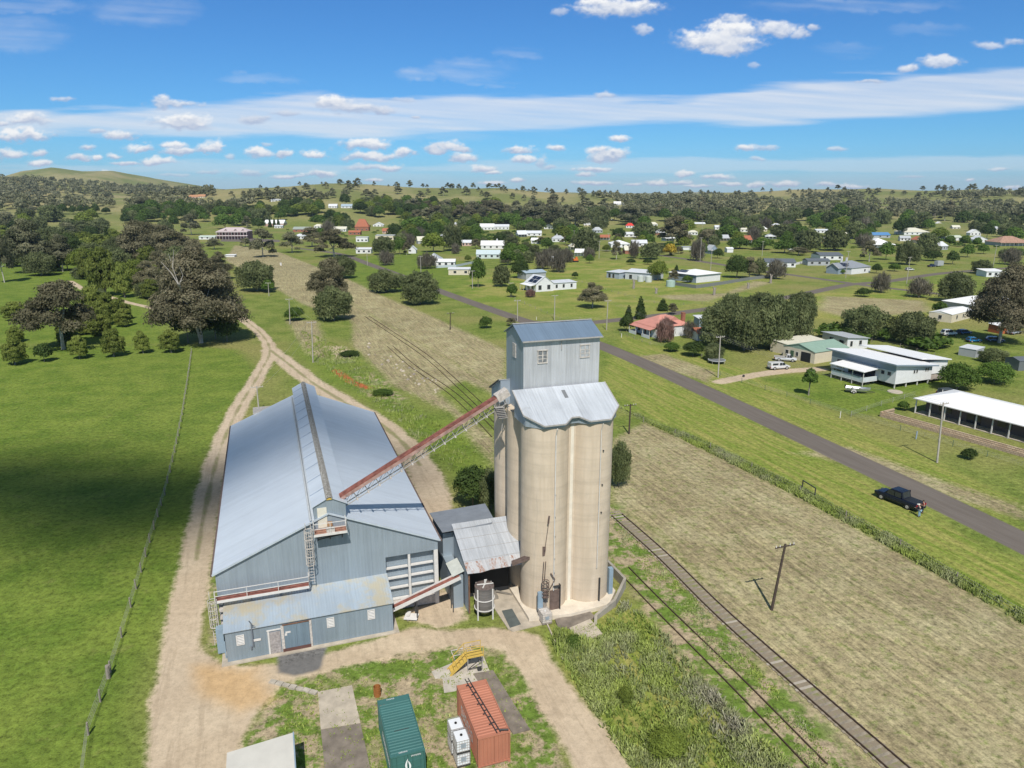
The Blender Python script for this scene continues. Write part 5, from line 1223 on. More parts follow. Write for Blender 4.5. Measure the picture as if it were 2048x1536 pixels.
def frame_at(A, B=None, ang=None, w=None):
    a = G(*A)
    if B is not None:
        b = G(*B); ang = math.atan2(b[1] - a[1], b[0] - a[0]); w = math.hypot(b[0] - a[0], b[1] - a[1])
    else: ang = R(ang)
    return a, ang, w
def mk_roof(m_, kind, x0, x1, y0, y1, z, rise, ov=.4):
    th = .1
    if kind == 'gable':
        ym = (y0 + y1) / 2; k = rise / (ym - y0); zo = z - ov * k
        m_.slab([(x0 - ov, y0 - ov, zo), (x1 + ov, y0 - ov, zo), (x1 + ov, ym, z + rise), (x0 - ov, ym, z + rise)], th)
        m_.slab([(x0 - ov, ym, z + rise), (x1 + ov, ym, z + rise), (x1 + ov, y1 + ov, zo), (x0 - ov, y1 + ov, zo)], th)
        m_.add([(x0, y0, z - .05), (x0, y1, z - .05), (x0, ym, z + rise - th)], [(2, 1, 0)]); m_.add([(x1, y0, z - .05), (x1, y1, z - .05), (x1, ym, z + rise - th)], [(0, 1, 2)])
    elif kind == 'gableend':
        xm = (x0 + x1) / 2; k = rise / (xm - x0); zo = z - ov * k
        m_.slab([(x0 - ov, y0 - ov, zo), (xm, y0 - ov, z + rise), (xm, y1 + ov, z + rise), (x0 - ov, y1 + ov, zo)], th)
        m_.slab([(xm, y0 - ov, z + rise), (x1 + ov, y0 - ov, zo), (x1 + ov, y1 + ov, zo), (xm, y1 + ov, z + rise)], th)
    elif kind == 'hip':
        W_, D_ = x1 - x0 + 2 * ov, y1 - y0 + 2 * ov; a, b, c, d = x0 - ov, x1 + ov, y0 - ov, y1 + ov
        if W_ >= D_:
            s_ = D_ / 2 * .95; p, q = (a + s_, (c + d) / 2, z + rise), (b - s_, (c + d) / 2, z + rise)
            V_ = [(a, c, z), (b, c, z), (b, d, z), (a, d, z), p, q]; F_ = [(0, 1, 5, 4), (1, 2, 5), (2, 3, 4, 5), (3, 0, 4), (3, 2, 1, 0)]
        else:
            s_ = W_ / 2 * .95; p, q = ((a + b) / 2, c + s_, z + rise), ((a + b) / 2, d - s_, z + rise)
            V_ = [(a, c, z), (b, c, z), (b, d, z), (a, d, z), p, q]; F_ = [(0, 1, 4), (1, 2, 5, 4), (2, 3, 5), (3, 0, 4, 5), (3, 2, 1, 0)]
        m_.add(V_, F_)
    elif kind == 'skillion':   # high at the back
        m_.slab([(x0 - ov, y0 - ov, z), (x1 + ov, y0 - ov, z), (x1 + ov, y1 + ov, z + rise), (x0 - ov, y1 + ov, z + rise)], th)
    elif kind == 'skillionx':  # high at the left
        m_.slab([(x0 - ov, y0 - ov, z + rise), (x1 + ov, y0 - ov, z), (x1 + ov, y1 + ov, z), (x0 - ov, y1 + ov, z + rise)], th)
    elif kind == 'flat':
        m_.slab([(x0 - ov, y0 - ov, z + .12), (x1 + ov, y0 - ov, z + .12), (x1 + ov, y1 + ov, z + .2), (x0 - ov, y1 + ov, z + .2)], th)
def window(parent, x, z, w, h, y, side='f', glass=None):
    """a glazed window in the front (y) or left side (x) wall"""
    m_ = MB(); t = .06
    def bx(m_, a, b, c, d, o0, o1):
        if side == 'f': m_.box(a, b, y - o1, y - o0, c, d)
        else: m_.box(y - o1, y - o0, a, b, c, d)
    bx(m_, x - w / 2 - t, x + w / 2 + t, z + h, z + h + t, .005, .06); bx(m_, x - w / 2 - t, x + w / 2 + t, z - t, z, .005, .08)
    bx(m_, x - w / 2 - t, x - w / 2, z, z + h, .005, .05); bx(m_, x + w / 2, x + w / 2 + t, z, z + h, .005, .05)
    f_ = m_.build('window', M_WHITE, parent)
    m_ = MB(); bx(m_, x - w / 2, x + w / 2, z, z + h, .004, .02); m_.build('pane', glass or M_GLASS, f_)
def house(name, label, cat, A, B=None, ang=None, w=None, d=8, h=2.7, roof='gable', rise=1.6, wm=None, rm=None, ov=.4, wins=None, sidewins=None, door=None, chim=None, raised=0, group=None, loc=None, verandah=None, solar=None):
    wm = wm or W_WHITE; rm = rm or F_GREY
    if loc is None: a, an_, w = frame_at(A, B, ang, w); z0 = 0.0
    else: a = loc[:2]; z0 = loc[2] - .3; an_ = R(ang or 0)
    o = thing(name, label, cat, (a[0], a[1], z0), an_, group)
    m_ = MB(); m_.box(0, w, 0, d, raised, raised + h)
    if roof == 'gableend': m_.add([(0, 0, raised + h), (w, 0, raised + h), (w / 2, 0, raised + h + rise - .1)], [(0, 1, 2)]); m_.add([(0, d, raised + h), (w, d, raised + h), (w / 2, d, raised + h + rise - .1)], [(2, 1, 0)])
    if roof == 'skillionx':
        m_.add([(0, -.001, raised + h - .01), (w, -.001, raised + h - .01), (0, -.001, raised + h + rise - .1)], [(0, 1, 2)]); m_.add([(0.0, 0, raised + h), (0.0, d, raised + h), (0.0, d, raised + h + rise - .1), (0.0, 0, raised + h + rise - .1)], [(3, 2, 1, 0)])
    m_.build('wall', wm, o)
    m_ = MB(); mk_roof(m_, roof, 0, w, 0, d, raised + h + .02, rise, ov); ro = m_.build('roof', rm, o)
    if chim:
        for cx, cy, ch in chim:
            m_ = MB(); m_.box(cx - .4, cx + .4, cy - .35, cy + .35, raised + h, raised + h + ch); m_.box(cx - .46, cx + .46, cy - .41, cy + .41, raised + h + ch, raised + h + ch + .15); m_.build('chimney', W_BRICK if wm is not W_WHITE or rm is F_SALMON else W_WHITE, ro)
    for q in (wins or []): window(o, q[0], raised + (q[2] if len(q) > 2 else .9), q[1], q[3] if len(q) > 3 else 1.2, 0, 'f')
    for q in (sidewins or []): window(o, q[0], raised + (q[2] if len(q) > 2 else .9), q[1], q[3] if len(q) > 3 else 1.2, 0, 's')
    if door is not None:
        m_ = MB(); m_.box(door, door + .95, -.04, -.005, raised, raised + 2.1); m_.build('door', M_BROWN, o)
    if verandah:
        vd, vh = verandah; m_ = MB(); m_.slab([(-.3, -vd, vh), (w + .3, -vd, vh), (w + .3, -.02, vh + .55), (-.3, -.02, vh + .55)], .08); vr = m_.build('verandah_roof', rm, o)
        n_ = max(3, int(w / 3.0))
        for q in range(n_ + 1):
            m_ = MB(); x_ = w * q / n_; m_.box(x_ - .06, x_ + .06, -vd + .1, -vd + .22, 0, vh - .08); m_.build('verandah_post', M_WHITE, o)
    if solar:
        for sx, sy, sw, sh, tilt in solar:
            pass
    return o
def solar_panels(parent, spots, fn, name='solar_panel'):
    """spots (x0, x1, y0, y1); fn gives the roof height"""
    for (x0, x1, y0, y1) in spots:
        m_ = MB(); m_.slab([(x0, y0, fn(x0, y0) + .12), (x1, y0, fn(x1, y0) + .12), (x1, y1, fn(x1, y1) + .12), (x0, y1, fn(x0, y1) + .12)], .05); m_.build(name, M_SOLAR, parent)

# raised white house
a, an_, _ = frame_at((1788, 778), ang=24, w=11.2)
rh = thing('raised_house', 'white skillion roofed house raised on stumps with a shaded side deck', 'house', (a[0], a[1], 0), an_)
m_ = MB(); m_.box(0, 11.2, 0, 17.0, 1.0, 4.2)
m_.add([(0, 0, 4.19), (11.2, 0, 4.19), (0, 0, 5.3)], [(0, 1, 2)]); m_.add([(0, 0, 4.19), (0, 17, 4.19), (0, 17, 5.3), (0, 0, 5.3)], [(3, 2, 1, 0)]); m_.build('wall', W_WHITE, rh)
m_ = MB(); m_.box(-.03, -.005, .2, 17, 3.7, 5.25); m_.build('clerestory_wall', W_BLUE, rh)
m_ = MB(); m_.slab([(-1.3, -.8, 5.62), (12.1, -.8, 4.28), (12.1, 17.6, 4.28), (-1.3, 17.6, 5.62)], .22); rr_ = m_.build('roof', F_WHITE, rh)
m_ = MB(); m_.bar((-1.35, -.84, 5.45), (12.1, -.84, 4.12), .06, .3); m_.bar((-1.35, -.8, 5.48), (-1.35, 17.6, 5.48), .06, .26); m_.build('fascia', W_BLUE, rr_)
for x_, z_, w_2 in ((5.6, 2.9, .45), (6.4, 2.9, .45), (9.2, 3.0, .4), (9.9, 3.0, .4)): window(rh, x_, z_, w_2, .7, 0)
for y_, w2 in ((1.6, .8), (3.2, .8)): window(rh, y_, 2.6, w2, .8, 0, 's')
window(rh, 14.2, 1.6, 2.2, 1.8, 0, 's')
for x_ in (.4, 3.9, 7.4, 10.8):
    for y_ in (.3, 5.5, 11, 16.5):
        m_ = MB(); m_.box(x_ - .1, x_ + .1, y_ - .1, y_ + .1, -.02, 1.0); m_.build('stump', M_WHITE, rh)
m_ = MB(); m_.box(-4.6, -.05, 4.2, 12.6, .85, 1.0); dk = m_.build('deck', W_WHITE, rh)
m_ = MB(); m_.slab([(-5.0, 3.8, 3.35), (-.1, 3.8, 3.75), (-.1, 13, 3.75), (-5.0, 13, 3.35)], .15); m_.build('deck_roof', F_WHITE, rh)
for y_ in (4.2, 7.0, 9.8, 12.6):
    m_ = MB(); m_.box(-4.6, -4.48, y_ - .06, y_ + .06, 0, 3.2); m_.build('deck_post', M_WHITE, rh)
m_ = MB(); m_.box(-4.58, -4.54, 4.2, 12.6, 1.05, 1.95); m_.box(-4.54, -.1, 4.2, 4.24, 1.05, 1.95); m_.build('balustrade', hm('milky_balustrade', (.55, .60, .63)), dk)
m_ = MB(); m_.box(-.06, -.03, 5.0, 12.0, 1.05, 3.1); m_.build('deck_glazing', M_GLASS, rh)
m_ = MB(); m_.box(11.2, 14.5, 4, 15, 1.0, 3.9); m_.build('link_wall', W_BROWN, rh)  # link wall in its own brown boards
m_ = MB(); m_.box(14.5, 20.5, 3.0, 14, 1.0, 3.9); m_.build('rear_wing', W_WHITE, rh)
m_ = MB(); m_.slab([(10.9, 2.4, 5.1), (20.9, 2.4, 4.1), (20.9, 19, 4.1), (10.9, 19, 5.1)], .2); m_.build('rear_roof', F_WHITE, rh)
m_ = MB(); m_.box(11.2, 17, .2, 3.0, .7, .85); m_.build('rear_deck', M_WOOD, rh)

gr = house('garage', 'cream double garage with pale green roof and dark open door', 'garage', (1628, 728), ang=29, w=12.5, d=9.5, h=2.9, roof='gable', rise=1.3, wm=W_CREAM, rm=F_GREEN, ov=.15)
m_ = MB(); m_.box(-.04, -.005, 1.2, 4.0, 0, 2.4); m_.build('doorway_shade_panel', M_RECESS_SHADE, gr)  # flat dark panel paints the shade within the open doorway
m_ = MB(); m_.box(-.06, -.01, 6.2, 7.2, 0, 2.1); m_.build('door', plain('green_door', (.07, .13, .08), .6), gr)
window(gr, 8.3, 1.0, .9, 1.0, 0, 's'); window(gr, 5.2, 1.0, .7, 1.0, 0, 's')
gb = house('garage', 'cream lean to garage with white roof strip behind the green roofed one', 'garage', (1577, 711), ang=29, w=14, d=6, h=2.7, roof='skillion', rise=.5, wm=W_CREAM, rm=F_CREAM, ov=.1)
house('studio', 'small grey flat roofed studio with dark windows behind the cream garage', 'small house', (1693, 700), ang=20, w=7, d=9, h=2.8, roof='skillionx', rise=.6, wm=W_WHITE, rm=F_GREY, wins=[(1.4, .8, .9, 1.4), (4.5, .9, .9, 1.4)], sidewins=[(2, 1.6, .8, 1.5), (5.6, 1.4, .6, 1.8)])
# long verandah house
a, an_, _ = frame_at((1828, 826), ang=-61.5, w=34)
vh = thing('verandah_house', 'long low house with a wide white roof and open verandah posts', 'house', (a[0], a[1], 0), an_)
m_ = MB(); m_.box(0.5, 34, 2.6, 11, 0, 2.7); m_.build('wall', plain('dark_brown_wall', (.16, .12, .10), .8), vh)  # one even dark brown, set back behind the verandah posts
m_ = MB(); m_.slab([(-.3, -.3, 2.95), (34.5, -.3, 2.95), (34.5, 6.5, 4.3), (4.2, 6.5, 4.3)], .12); m_.slab([(-.3, -.3, 2.95), (4.2, 6.5, 4.3), (-.3, 12.5, 2.95)], .12); m_.slab([(4.2, 6.5, 4.3), (34.5, 6.5, 4.3), (34.5, 12.5, 2.95), (-.3, 12.5, 2.95)], .12); vr = m_.build('roof', F_WHITE, vh)
m_ = MB(); m_.bar((-.35, -.36, 2.88), (34.5, -.36, 2.88), .1, .14); m_.build('gutter', M_WHITE, vr)
for q in range(13):
    m_ = MB(); x_ = .1 + q * 2.75; m_.box(x_ - .09, x_ + .09, 0, .18, 0, 2.8); m_.build('verandah_post', M_WHITE, vh)
for q in range(6): 
    m_ = MB(); x_ = 3 + q * 5.2; m_.box(x_, x_ + 2.4, 2.52, 2.595, .3 if q % 2 else .9, 2.1); m_.build('window', M_GLASS, vh)
m_ = MB(); m_.box(0, 34, .02, 2.59, .02, .12); m_.build('verandah_floor', M_SLAB, vh)
m_ = MB(); m_.box(21, 21.1, -.05, .03, .3, 1.0); m_.box(21, 23, -.05, .03, .6, .7); m_.box(22.9, 23, -.05, .03, .1, 1.0); m_.build('railing', M_WHITE, vh)
m_ = MB(); m_.box(26, 28, 6.8, 8.3, 4.1, 4.5); m_.build('roof_cooler', F_GREY, vr)
# block retaining wall
a, an_, _ = frame_at((1762, 834), ang=-60.5, w=40)
bw = thing('block_wall', 'low tan block retaining wall stepping along below the verandah house', 'retaining wall', (a[0], a[1], 0), an_)
mb_, nb_, bb_ = newmat('tan_blocks'); cb = N(nb_, 'ShaderNodeTexCoord').outputs['Object']
bt = N(nb_, 'ShaderNodeTexBrick'); bt.inputs['Scale'].default_value = 1.0; bt.inputs['Brick Width'].default_value = .62; bt.inputs['Row Height'].default_value = .26; bt.inputs['Mortar Size'].default_value = .03
bt.inputs['Color1'].default_value = (.55, .43, .30, 1); bt.inputs['Color2'].default_value = (.42, .31, .21, 1); bt.inputs['Mortar'].default_value = (.22, .17, .12, 1)
mpb = N(nb_, 'ShaderNodeMapping'); mpb.inputs['Rotation'].default_value = (R(90), 0, 0); nb_.links.new(cb, mpb.inputs['Vector']); nb_.links.new(mpb.outputs[0], bt.inputs['Vector']); nb_.links.new(bt.outputs[0], bb_.inputs['Base Color']); bb_.inputs['Roughness'].default_value = .9
for q in range(4):
    m_ = MB(); m_.box(0 + (q > 0) * 0, 40, q * .16, q * .16 + .3, -.05, .28 * (q + 1)); m_.build('block_course', mb_, bw)
m_ = MB(); m_.box(-.3, 0, 0, 4, -.05, 1.0); m_.build('return_wall', mb_, bw)

sh = house('tin_shed', 'small grey iron shed with a flat roof in the grass beyond the raised house', 'shed', (1916, 710), (1950, 716), d=4.2, h=2.1, roof='skillion', rise=.3, wm=hm('shed_iron', (.36, .38, .40)), rm=F_PALE, ov=.1)
house('tin_shed', 'dark grey iron shed at the right edge beyond the round shrubs', 'shed', (2036, 742), ang=10, w=7, d=4, h=2.4, roof='gable', rise=.6, wm=hm('dark_shed_iron', (.14, .155, .165)), rm=F_DARK, ov=.1)
cvn = house('mobile_home', 'cream transportable home with a white roof under the large right hand gum', 'mobile home', (1902, 646), ang=38, w=17, d=7, h=2.7, roof='gable', rise=.7, wm=W_CREAM, rm=F_WHITE, ov=.1, wins=[(4, 1.2), (9, 1.0), (14, 1.2)], sidewins=[(3.5, 1.0)])
house('house', 'broad white roofed house half hidden behind the large right hand gum', 'house', (1945, 628), ang=20, w=24, d=12, h=3, roof='hip', rise=2.2, wm=W_GREY, rm=F_WHITE, wins=[(3, 1.5), (9, 1.5), (16, 1.5)])
house('carport', 'small orange fronted carport beside parked junk under the large gum', 'carport', (1999, 668), ang=15, w=6, d=4, h=2.3, roof='skillion', rise=.3, wm=hm('orange_boards', (.40, .12, .05)), rm=F_WHITE, ov=.2)
# salmon cottage
sc_ = house('cottage', 'white cottage with a salmon pink iron roof and front verandah', 'house', (1270, 664), ang=-66, w=10.5, d=12, h=3.1, roof='hip', rise=2.6, wm=W_WHITE, rm=F_SALMON, ov=.35, wins=[(2.0, 1.2), (7.8, 1.2)], door=4.8, chim=[(8.6, 10.6, 3.3), (7.0, 12.2, 2.8)], verandah=(2.3, 2.55))
m_ = MB(); m_.box(0, 3.7, -2.2, -2.1, 0, .95); m_.box(6.6, 10.5, -2.2, -2.1, 0, .95); m_.box(-.05, .05, -2.2, 0, 0, .95); m_.build('verandah_wall', W_WHITE, sc_)
m_ = MB(); m_.add([(10.9, 4.2, 4.9), (10.9, 7.8, 4.9), (10.9, 6.0, 6.0)], [(0, 1, 2)]); m_.add([(10.9, 4.2, 4.9), (10.9, 6.0, 6.0), (8.0, 6.0, 6.0)], [(0, 1, 2)]); m_.add([(10.9, 7.8, 4.9), (10.9, 6.0, 6.0), (8.0, 6.0, 6.0)], [(2, 1, 0)]); m_.build('gablet', F_SALMON, sc_)
house('cottage_wing', 'low white wing with a dull red roof among shrubs right of the salmon cottage', 'outbuilding', (1395, 682), ang=12, w=11, d=5, h=2.4, roof='gable', rise=1.0, wm=W_WHITE, rm=F_TILE, wins=[(2, 1), (6, 1)])
house('garden_shed', 'grey garden shed with a pale roof in the trees behind the salmon cottage', 'shed', (1398, 655), ang=10, w=4.5, d=4, h=2.8, roof='skillion', rise=.4, wm=W_BLUE, rm=F_PALE)
# white farmhouse with solar panels
fh = house('farmhouse', 'white gabled farmhouse with solar panels on its left roof slope', 'house', (1072, 584), ang=27, w=8.5, d=10, h=3.4, roof='gableend', rise=3.0, wm=W_WHITE, rm=F_PALE, ov=.25, wins=[(1.9, 1.5, .8, 1.9), (6.2, 1.5, .8, 1.9)], sidewins=[(3, 1.2), (7, 1.2)])
k_ = 3.0 / 4.25
solar_panels(fh, [(.2, 1.75, 1.0, 4.2), (1.95, 3.5, 1.0, 4.2), (.2, 1.75, 4.5, 7.7), (1.95, 3.5, 4.5, 7.7)], lambda x, y: 3.42 + x * k_)
m_ = MB(); m_.box(8.51, 21, 1.5, 8, 0, 3.0); m_.build('wing_wall', W_WHITE, fh)
m_ = MB(); m_.slab([(8.55, 1.2, 3.1), (21.3, 1.2, 3.1), (21.3, 8.3, 3.5), (8.55, 8.3, 3.5)], .12); m_.build('wing_roof', F_PALE, fh)
for x_ in (11, 14.5, 18.5): window(fh, x_, .9, 1.0, 1.5, 1.5)
m_ = MB(); m_.slab([(-2.6, .2, 2.6), (-.05, .2, 3.1), (-.05, 10, 3.1), (-2.6, 10, 2.6)], .1); m_.build('side_verandah', F_WHITE, fh)
for y_ in (.4, 3.6, 6.8, 9.8):
    m_ = MB(); m_.box(-2.5, -2.4, y_ - .05, y_ + .05, 0, 2.55); m_.build('verandah_post', M_WHITE, fh)
house('shed', 'blue grey roofed shed directly behind the solar farmhouse', 'shed', (1052, 560), ang=27, w=11, d=9, h=3.4, roof='gable', rise=.9, wm=W_GREY, rm=F_BLUE if False else hm('dull_blue_roof', (.33, .41, .48)))
# sheds and white bungalow behind the paling fence
house('open_shed', 'pale flat roofed open shed with blue grey doors beyond the paddock', 'shed', (1213, 555), (1238, 558), d=9, h=3, roof='skillion', rise=.4, wm=hm('pale_blue_iron', (.34, .40, .46)), rm=F_PALE, wins=[(2, 1.6, .2, 2.0), (4.6, 1.4, .2, 2.0)])
house('machinery_shed', 'wide pale roofed machinery shed joined right of the open shed', 'shed', (1250, 558), (1300, 562), d=14, h=3.6, roof='gable', rise=1.0, wm=hm('pale_iron_wall', (.50, .53, .55)), rm=F_PALE, wins=[(3, 1.6, .3, 2)])
bg_ = house('bungalow', 'white bungalow with a low white roof and solar panels behind a paling fence', 'house', (1392, 566), ang=35, w=17, d=17, h=3.6, roof='hip', rise=1.7, wm=W_WHITE, rm=F_WHITE, ov=.7, sidewins=[(3, 1.6), (8, 3), (13, 1.6)])
m_ = MB(); m_.box(-.05, -.01, 0, 17, 0, 3.4); m_.build('side_shade_panel', W_BLUE, bg_)  # blue grey sheet over the white wall, side shade put into colour
solar_panels(bg_, [(1.5, 3.2, 8 + q * 1.7, 9.5 + q * 1.7) for q in range(4)] + [(3.6, 5.2, 9 + q * 1.7, 10.5 + q * 1.7) for q in range(3)], lambda x, y: 3.65 + min(x + .7, 9.2) * .185)
# blue cottage with solar
bc = house('blue_cottage', 'grey roofed cottage with solar panels, twin chimneys and a blue gable', 'house', (1702, 549), ang=33, w=17, d=14, h=3.2, roof='hip', rise=3.0, wm=W_WHITE, rm=F_DARK if False else hm('slate_grey_roof', (.25, .27, .30)), ov=.4, wins=[(12, 1.2)], chim=[(6, 10, 4.2), (9, 9, 4.2)])
solar_panels(bc, [(.6, 2.0, 3 + q * 1.6, 4.4 + q * 1.6) for q in range(6)] + [(2.3, 3.7, 4 + q * 1.6, 5.4 + q * 1.6) for q in range(5)], lambda x, y: 3.25 + (x + .4) * .42)
m_ = MB(); m_.box(-5, -.05, 4, 11, 0, 3.2); m_.add([(-5.0, 4, 3.2), (-5.0, 11, 3.2), (-5.0, 7.5, 5.3)], [(2, 1, 0)]); m_.build('gable_wing', W_BLUE, bc)
m_ = MB(); m_.slab([(-5.5, 3.6, 3.0), (0, 3.6, 3.0), (0, 7.5, 5.5), (-5.5, 7.5, 5.5)], .1); m_.slab([(-5.5, 7.5, 5.5), (0, 7.5, 5.5), (0, 11.4, 3.0), (-5.5, 11.4, 3.0)], .1); m_.build('gable_roof', hm('slate_grey_roof', (.25, .27, .30)), bc)
m_ = MB(); m_.bar((-5.55, 3.6, 3.0), (-5.55, 7.5, 5.5), .1, .25); m_.bar((-5.55, 7.5, 5.5), (-5.55, 11.4, 3.0), .1, .25); m_.build('barge_board', M_WHITE, bc)

# ---- smaller and farther buildings: photo x of left and right wall, y of the base
HPX = [(433, 500, 479)]
def fhouse(x0, x1, yb, label, h=2.8, rise=1.8, roof='gable', wm=None, rm=None, d=None, name='house', cat='house', ang=0, nw=3, hill=False, chim=None, verandah=None):
    xm = (x0 + x1) / 2; HPX.append((x0, x1, yb))
    if hill: p = T(x0, yb); q = T(x1, yb)
    else: p = (*G(x0, yb), 0); q = (*G(x1, yb), 0)
    w = math.hypot(q[0] - p[0], q[1] - p[1]) * .94 if not hill else (x1 - x0) * p[1] / 1460
    d = d or max(6, w * .6); wins = []
    if w > 7:
        for k in range(nw): wins.append((w * (k + .6) / nw, min(1.4, w / nw * .45)))
    return house(name, label, cat, None, ang=ang, w=w, d=d, h=h, roof=roof, rise=rise, wm=wm, rm=rm, loc=(p[0], p[1], p[2] + .3 if not hill else p[2]), wins=wins, ov=.35, chim=chim, verandah=verandah)
fhouse(1531, 1592, 534, 'charcoal roofed house with white right end beside the round dark tree', roof='gable', rm=F_DARK, rise=1.6, d=12, ang=-8, nw=4)
fhouse(1640, 1688, 520, 'dark roofed low house behind the blue gabled cottage', rm=F_DARK, rise=1.5, d=14)
fhouse(1615, 1662, 531, 'long charcoal garage left of the blue gabled cottage', rm=F_DARK, wm=W_GREY, rise=1.0, name='garage', cat='garage', d=8)
fhouse(1737, 1783, 476, 'house with a bright blue roof behind the white pyramid roof', rm=F_BLUE, wm=W_GREY, rise=2.2, d=12)
fhouse(1742, 1790, 496, 'white house with a tall white pyramid roof and verandah', rm=F_WHITE, roof='hip', rise=4.2, d=20, verandah=(2.4, 2.6))
fhouse(1632, 1658, 466, 'white ribbed iron shed before the golden tree', rm=F_PALE, rise=1.2, name='shed', cat='shed')
fhouse(1808, 1862, 470, 'long house with pale green and cream roof among trees at upper right', rm=F_CREAM, roof='hip', rise=4, d=20, nw=5)
fhouse(1892, 1925, 481, 'pale green roofed house right of the clipped trees', rm=hm('pale_green_roof', (.50, .55, .45)), rise=1.6)
fhouse(1940, 1963, 471, 'white gabled house peeping over trees at upper right', rise=3, roof='gableend', rm=F_WHITE)
fhouse(1946, 1976, 485, 'white twin gabled cottage in front of the clipped trees', rise=2.6, roof='gableend', rm=F_PALE)
fhouse(1998, 2062, 492, 'old house with a rusty hipped roof and dark verandah at the right edge', rm=F_RUST, roof='hip', rise=4.5, d=18, wm=W_GREY, verandah=(2.5, 2.6))
fhouse(1972, 2010, 554, 'white flat roofed house with dark solar panels by the right hand gum', rm=F_WHITE, rise=.6, roof='skillion', d=8)
fhouse(2025, 2060, 575, 'white house glimpsed between branches at the right edge', rm=F_PALE, rise=1.5)
fhouse(1700, 1716, 500, 'small white shed by the hedge', rise=1, name='shed', cat='shed') if False else None
fhouse(1579, 1600, 500, 'small white roofed shed at the hedge end', rise=.5, roof='skillion', rm=F_WHITE, name='shed', cat='shed')
fhouse(1454, 1467, 505, 'little white garden shed alone on green grass', rise=.7, rm=F_WHITE, name='shed', cat='shed', nw=0)
fhouse(1473, 1497, 464, 'cream house behind the round dark street tree', rise=1.5, rm=F_CREAM)
fhouse(1545, 1562, 455, 'tan roofed house under the dark tree belt', rise=2, roof='hip', rm=F_PALE, wm=W_PINK)
fhouse(1252, 1269, 456, 'house with a vivid red roof', rise=3, roof='hip', rm=F_RED)
fhouse(1249, 1275, 474, 'white house with veranda directly below the vivid red roof', rise=1.8, rm=F_PALE)
fhouse(1222, 1262, 495, 'wide white house with a broad double roof left of centre street', rise=2.4, roof='hip', rm=F_WHITE, d=16, nw=4)
fhouse(1264, 1296, 493, 'white house with pale gable joined to the broad white roof', rise=2.2, rm=F_PALE)
fhouse(1217, 1235, 447, 'white gabled cottage below the big dark gums', rise=3.4, roof='gableend', rm=F_WHITE)
fhouse(1386, 1412, 452, 'pale roofed house half hidden in the street trees', rise=1.8, rm=F_PALE, wm=W_GREY)
fhouse(1366, 1384, 500, 'white caravan in a yard', h=2.2, rise=.3, roof='flat', name='caravan', cat='caravan')
fhouse(1084, 1129, 531, 'grey roofed bungalow with a red verandah beside orange machinery', rise=2.0, rm=F_PALE, roof='hip', d=14, wm=hm('dull_red_boards', (.26, .09, .07)), verandah=(2.2, 2.5))
fhouse(1103, 1131, 484, 'grey hipped roof house with white chimney', rise=2.6, roof='hip', rm=F_GREY, chim=[(5, 6, 3.6)])
fhouse(1052, 1085, 472, 'white gabled house in the middle street row', rise=2.2, rm=F_PALE)
fhouse(1088, 1108, 458, 'white house behind the middle street row', rise=2.5, roof='gableend', rm=F_WHITE)
fhouse(962, 1014, 498, 'white double gabled house with a large white roof in mid town', rise=3.0, rm=F_WHITE, d=14, nw=4, chim=[(12, 7, 4.2)])
fhouse(953, 1003, 517, 'pale teal gabled cottage with dark front windows', rise=2.4, rm=hm('pale_teal_roof', (.48, .56, .58)), wm=hm('pale_teal_boards', (.52, .60, .60)), d=10, nw=4)
fhouse(923, 944, 492, 'small cottage with a faded pink roof', rise=1.8, rm=F_PALE, wm=W_PINK)
fhouse(897, 943, 550, 'cream shed with a pale skillion roof standing alone on grass', h=3, rise=.7, rm=F_PALE, wm=W_CREAM, name='shed', cat='shed', d=7, nw=2)
fhouse(850, 884, 530, 'cottage with a tall grey pyramid roof', rise=3.6, roof='hip', rm=F_GREY, d=12)
fhouse(872, 912, 533, 'white wing with a red window beside the pyramid roof', h=2.8, rise=1.2, rm=F_WHITE, d=8)
fhouse(960, 990, 460, 'large white hall with several roofs under dark gums', h=4, rise=3, rm=F_WHITE, nw=4)
fhouse(988, 1020, 459, 'white hall annexe with verandah under dark gums', h=3.4, rise=2.4, rm=F_PALE, nw=4)
ch_ = fhouse(710, 739, 462, 'steep red roofed brick church with a small spire', h=4.5, rise=8.5, roof='hip', rm=F_TILE, wm=W_BRICK, name='church', cat='church')
fhouse(697, 722, 470, 'low brick hall at the foot of the red roofed church', h=2.8, rise=1.6, rm=F_TILE, wm=W_BRICK, name='hall', cat='hall')
fhouse(746, 768, 454, 'white gabled cottage right of the red church', rise=3, roof='gableend', rm=F_WHITE)
fhouse(782, 810, 448, 'house with a low white roof right of the red church', rise=2, roof='hip', rm=F_WHITE)
fhouse(765, 781, 467, 'narrow pink brick house below the church', rise=2.5, wm=W_PINK, rm=F_TILE)
fhouse(751, 790, 480, 'cream parapet shop front row below the church', h=4, rise=.4, roof='flat', wm=W_CREAM, rm=F_PALE, name='shop', cat='shop')
fhouse(712, 737, 484, 'white shop with a flat parapet left of the cream one', h=4, rise=.4, roof='flat', wm=W_WHITE, rm=F_WHITE, name='shop', cat='shop')
fhouse(712, 744, 507, 'white roadside shed cluttered with pale goods', h=3, rise=1, rm=F_PALE, name='shed', cat='shed')
fhouse(817, 833, 507, 'narrow white house between dark shrubs', rise=2.4, roof='gableend', rm=F_PALE)
fhouse(628, 646, 457, 'cream roofed house in dark green trees', rise=2.2, roof='hip', rm=F_CREAM)
fhouse(666, 694, 463, 'cream gabled house right of the dark trees', rise=2.4, rm=F_CREAM)
fhouse(592, 623, 452, 'long low building with a white window band', h=2.6, rise=1, rm=F_DARK)
fhouse(586, 622, 464, 'brick hall with a grey green roof', h=3, rise=2.4, rm=hm('grey_green_roof', (.30, .34, .30)), wm=W_BRICK, name='hall', cat='hall')
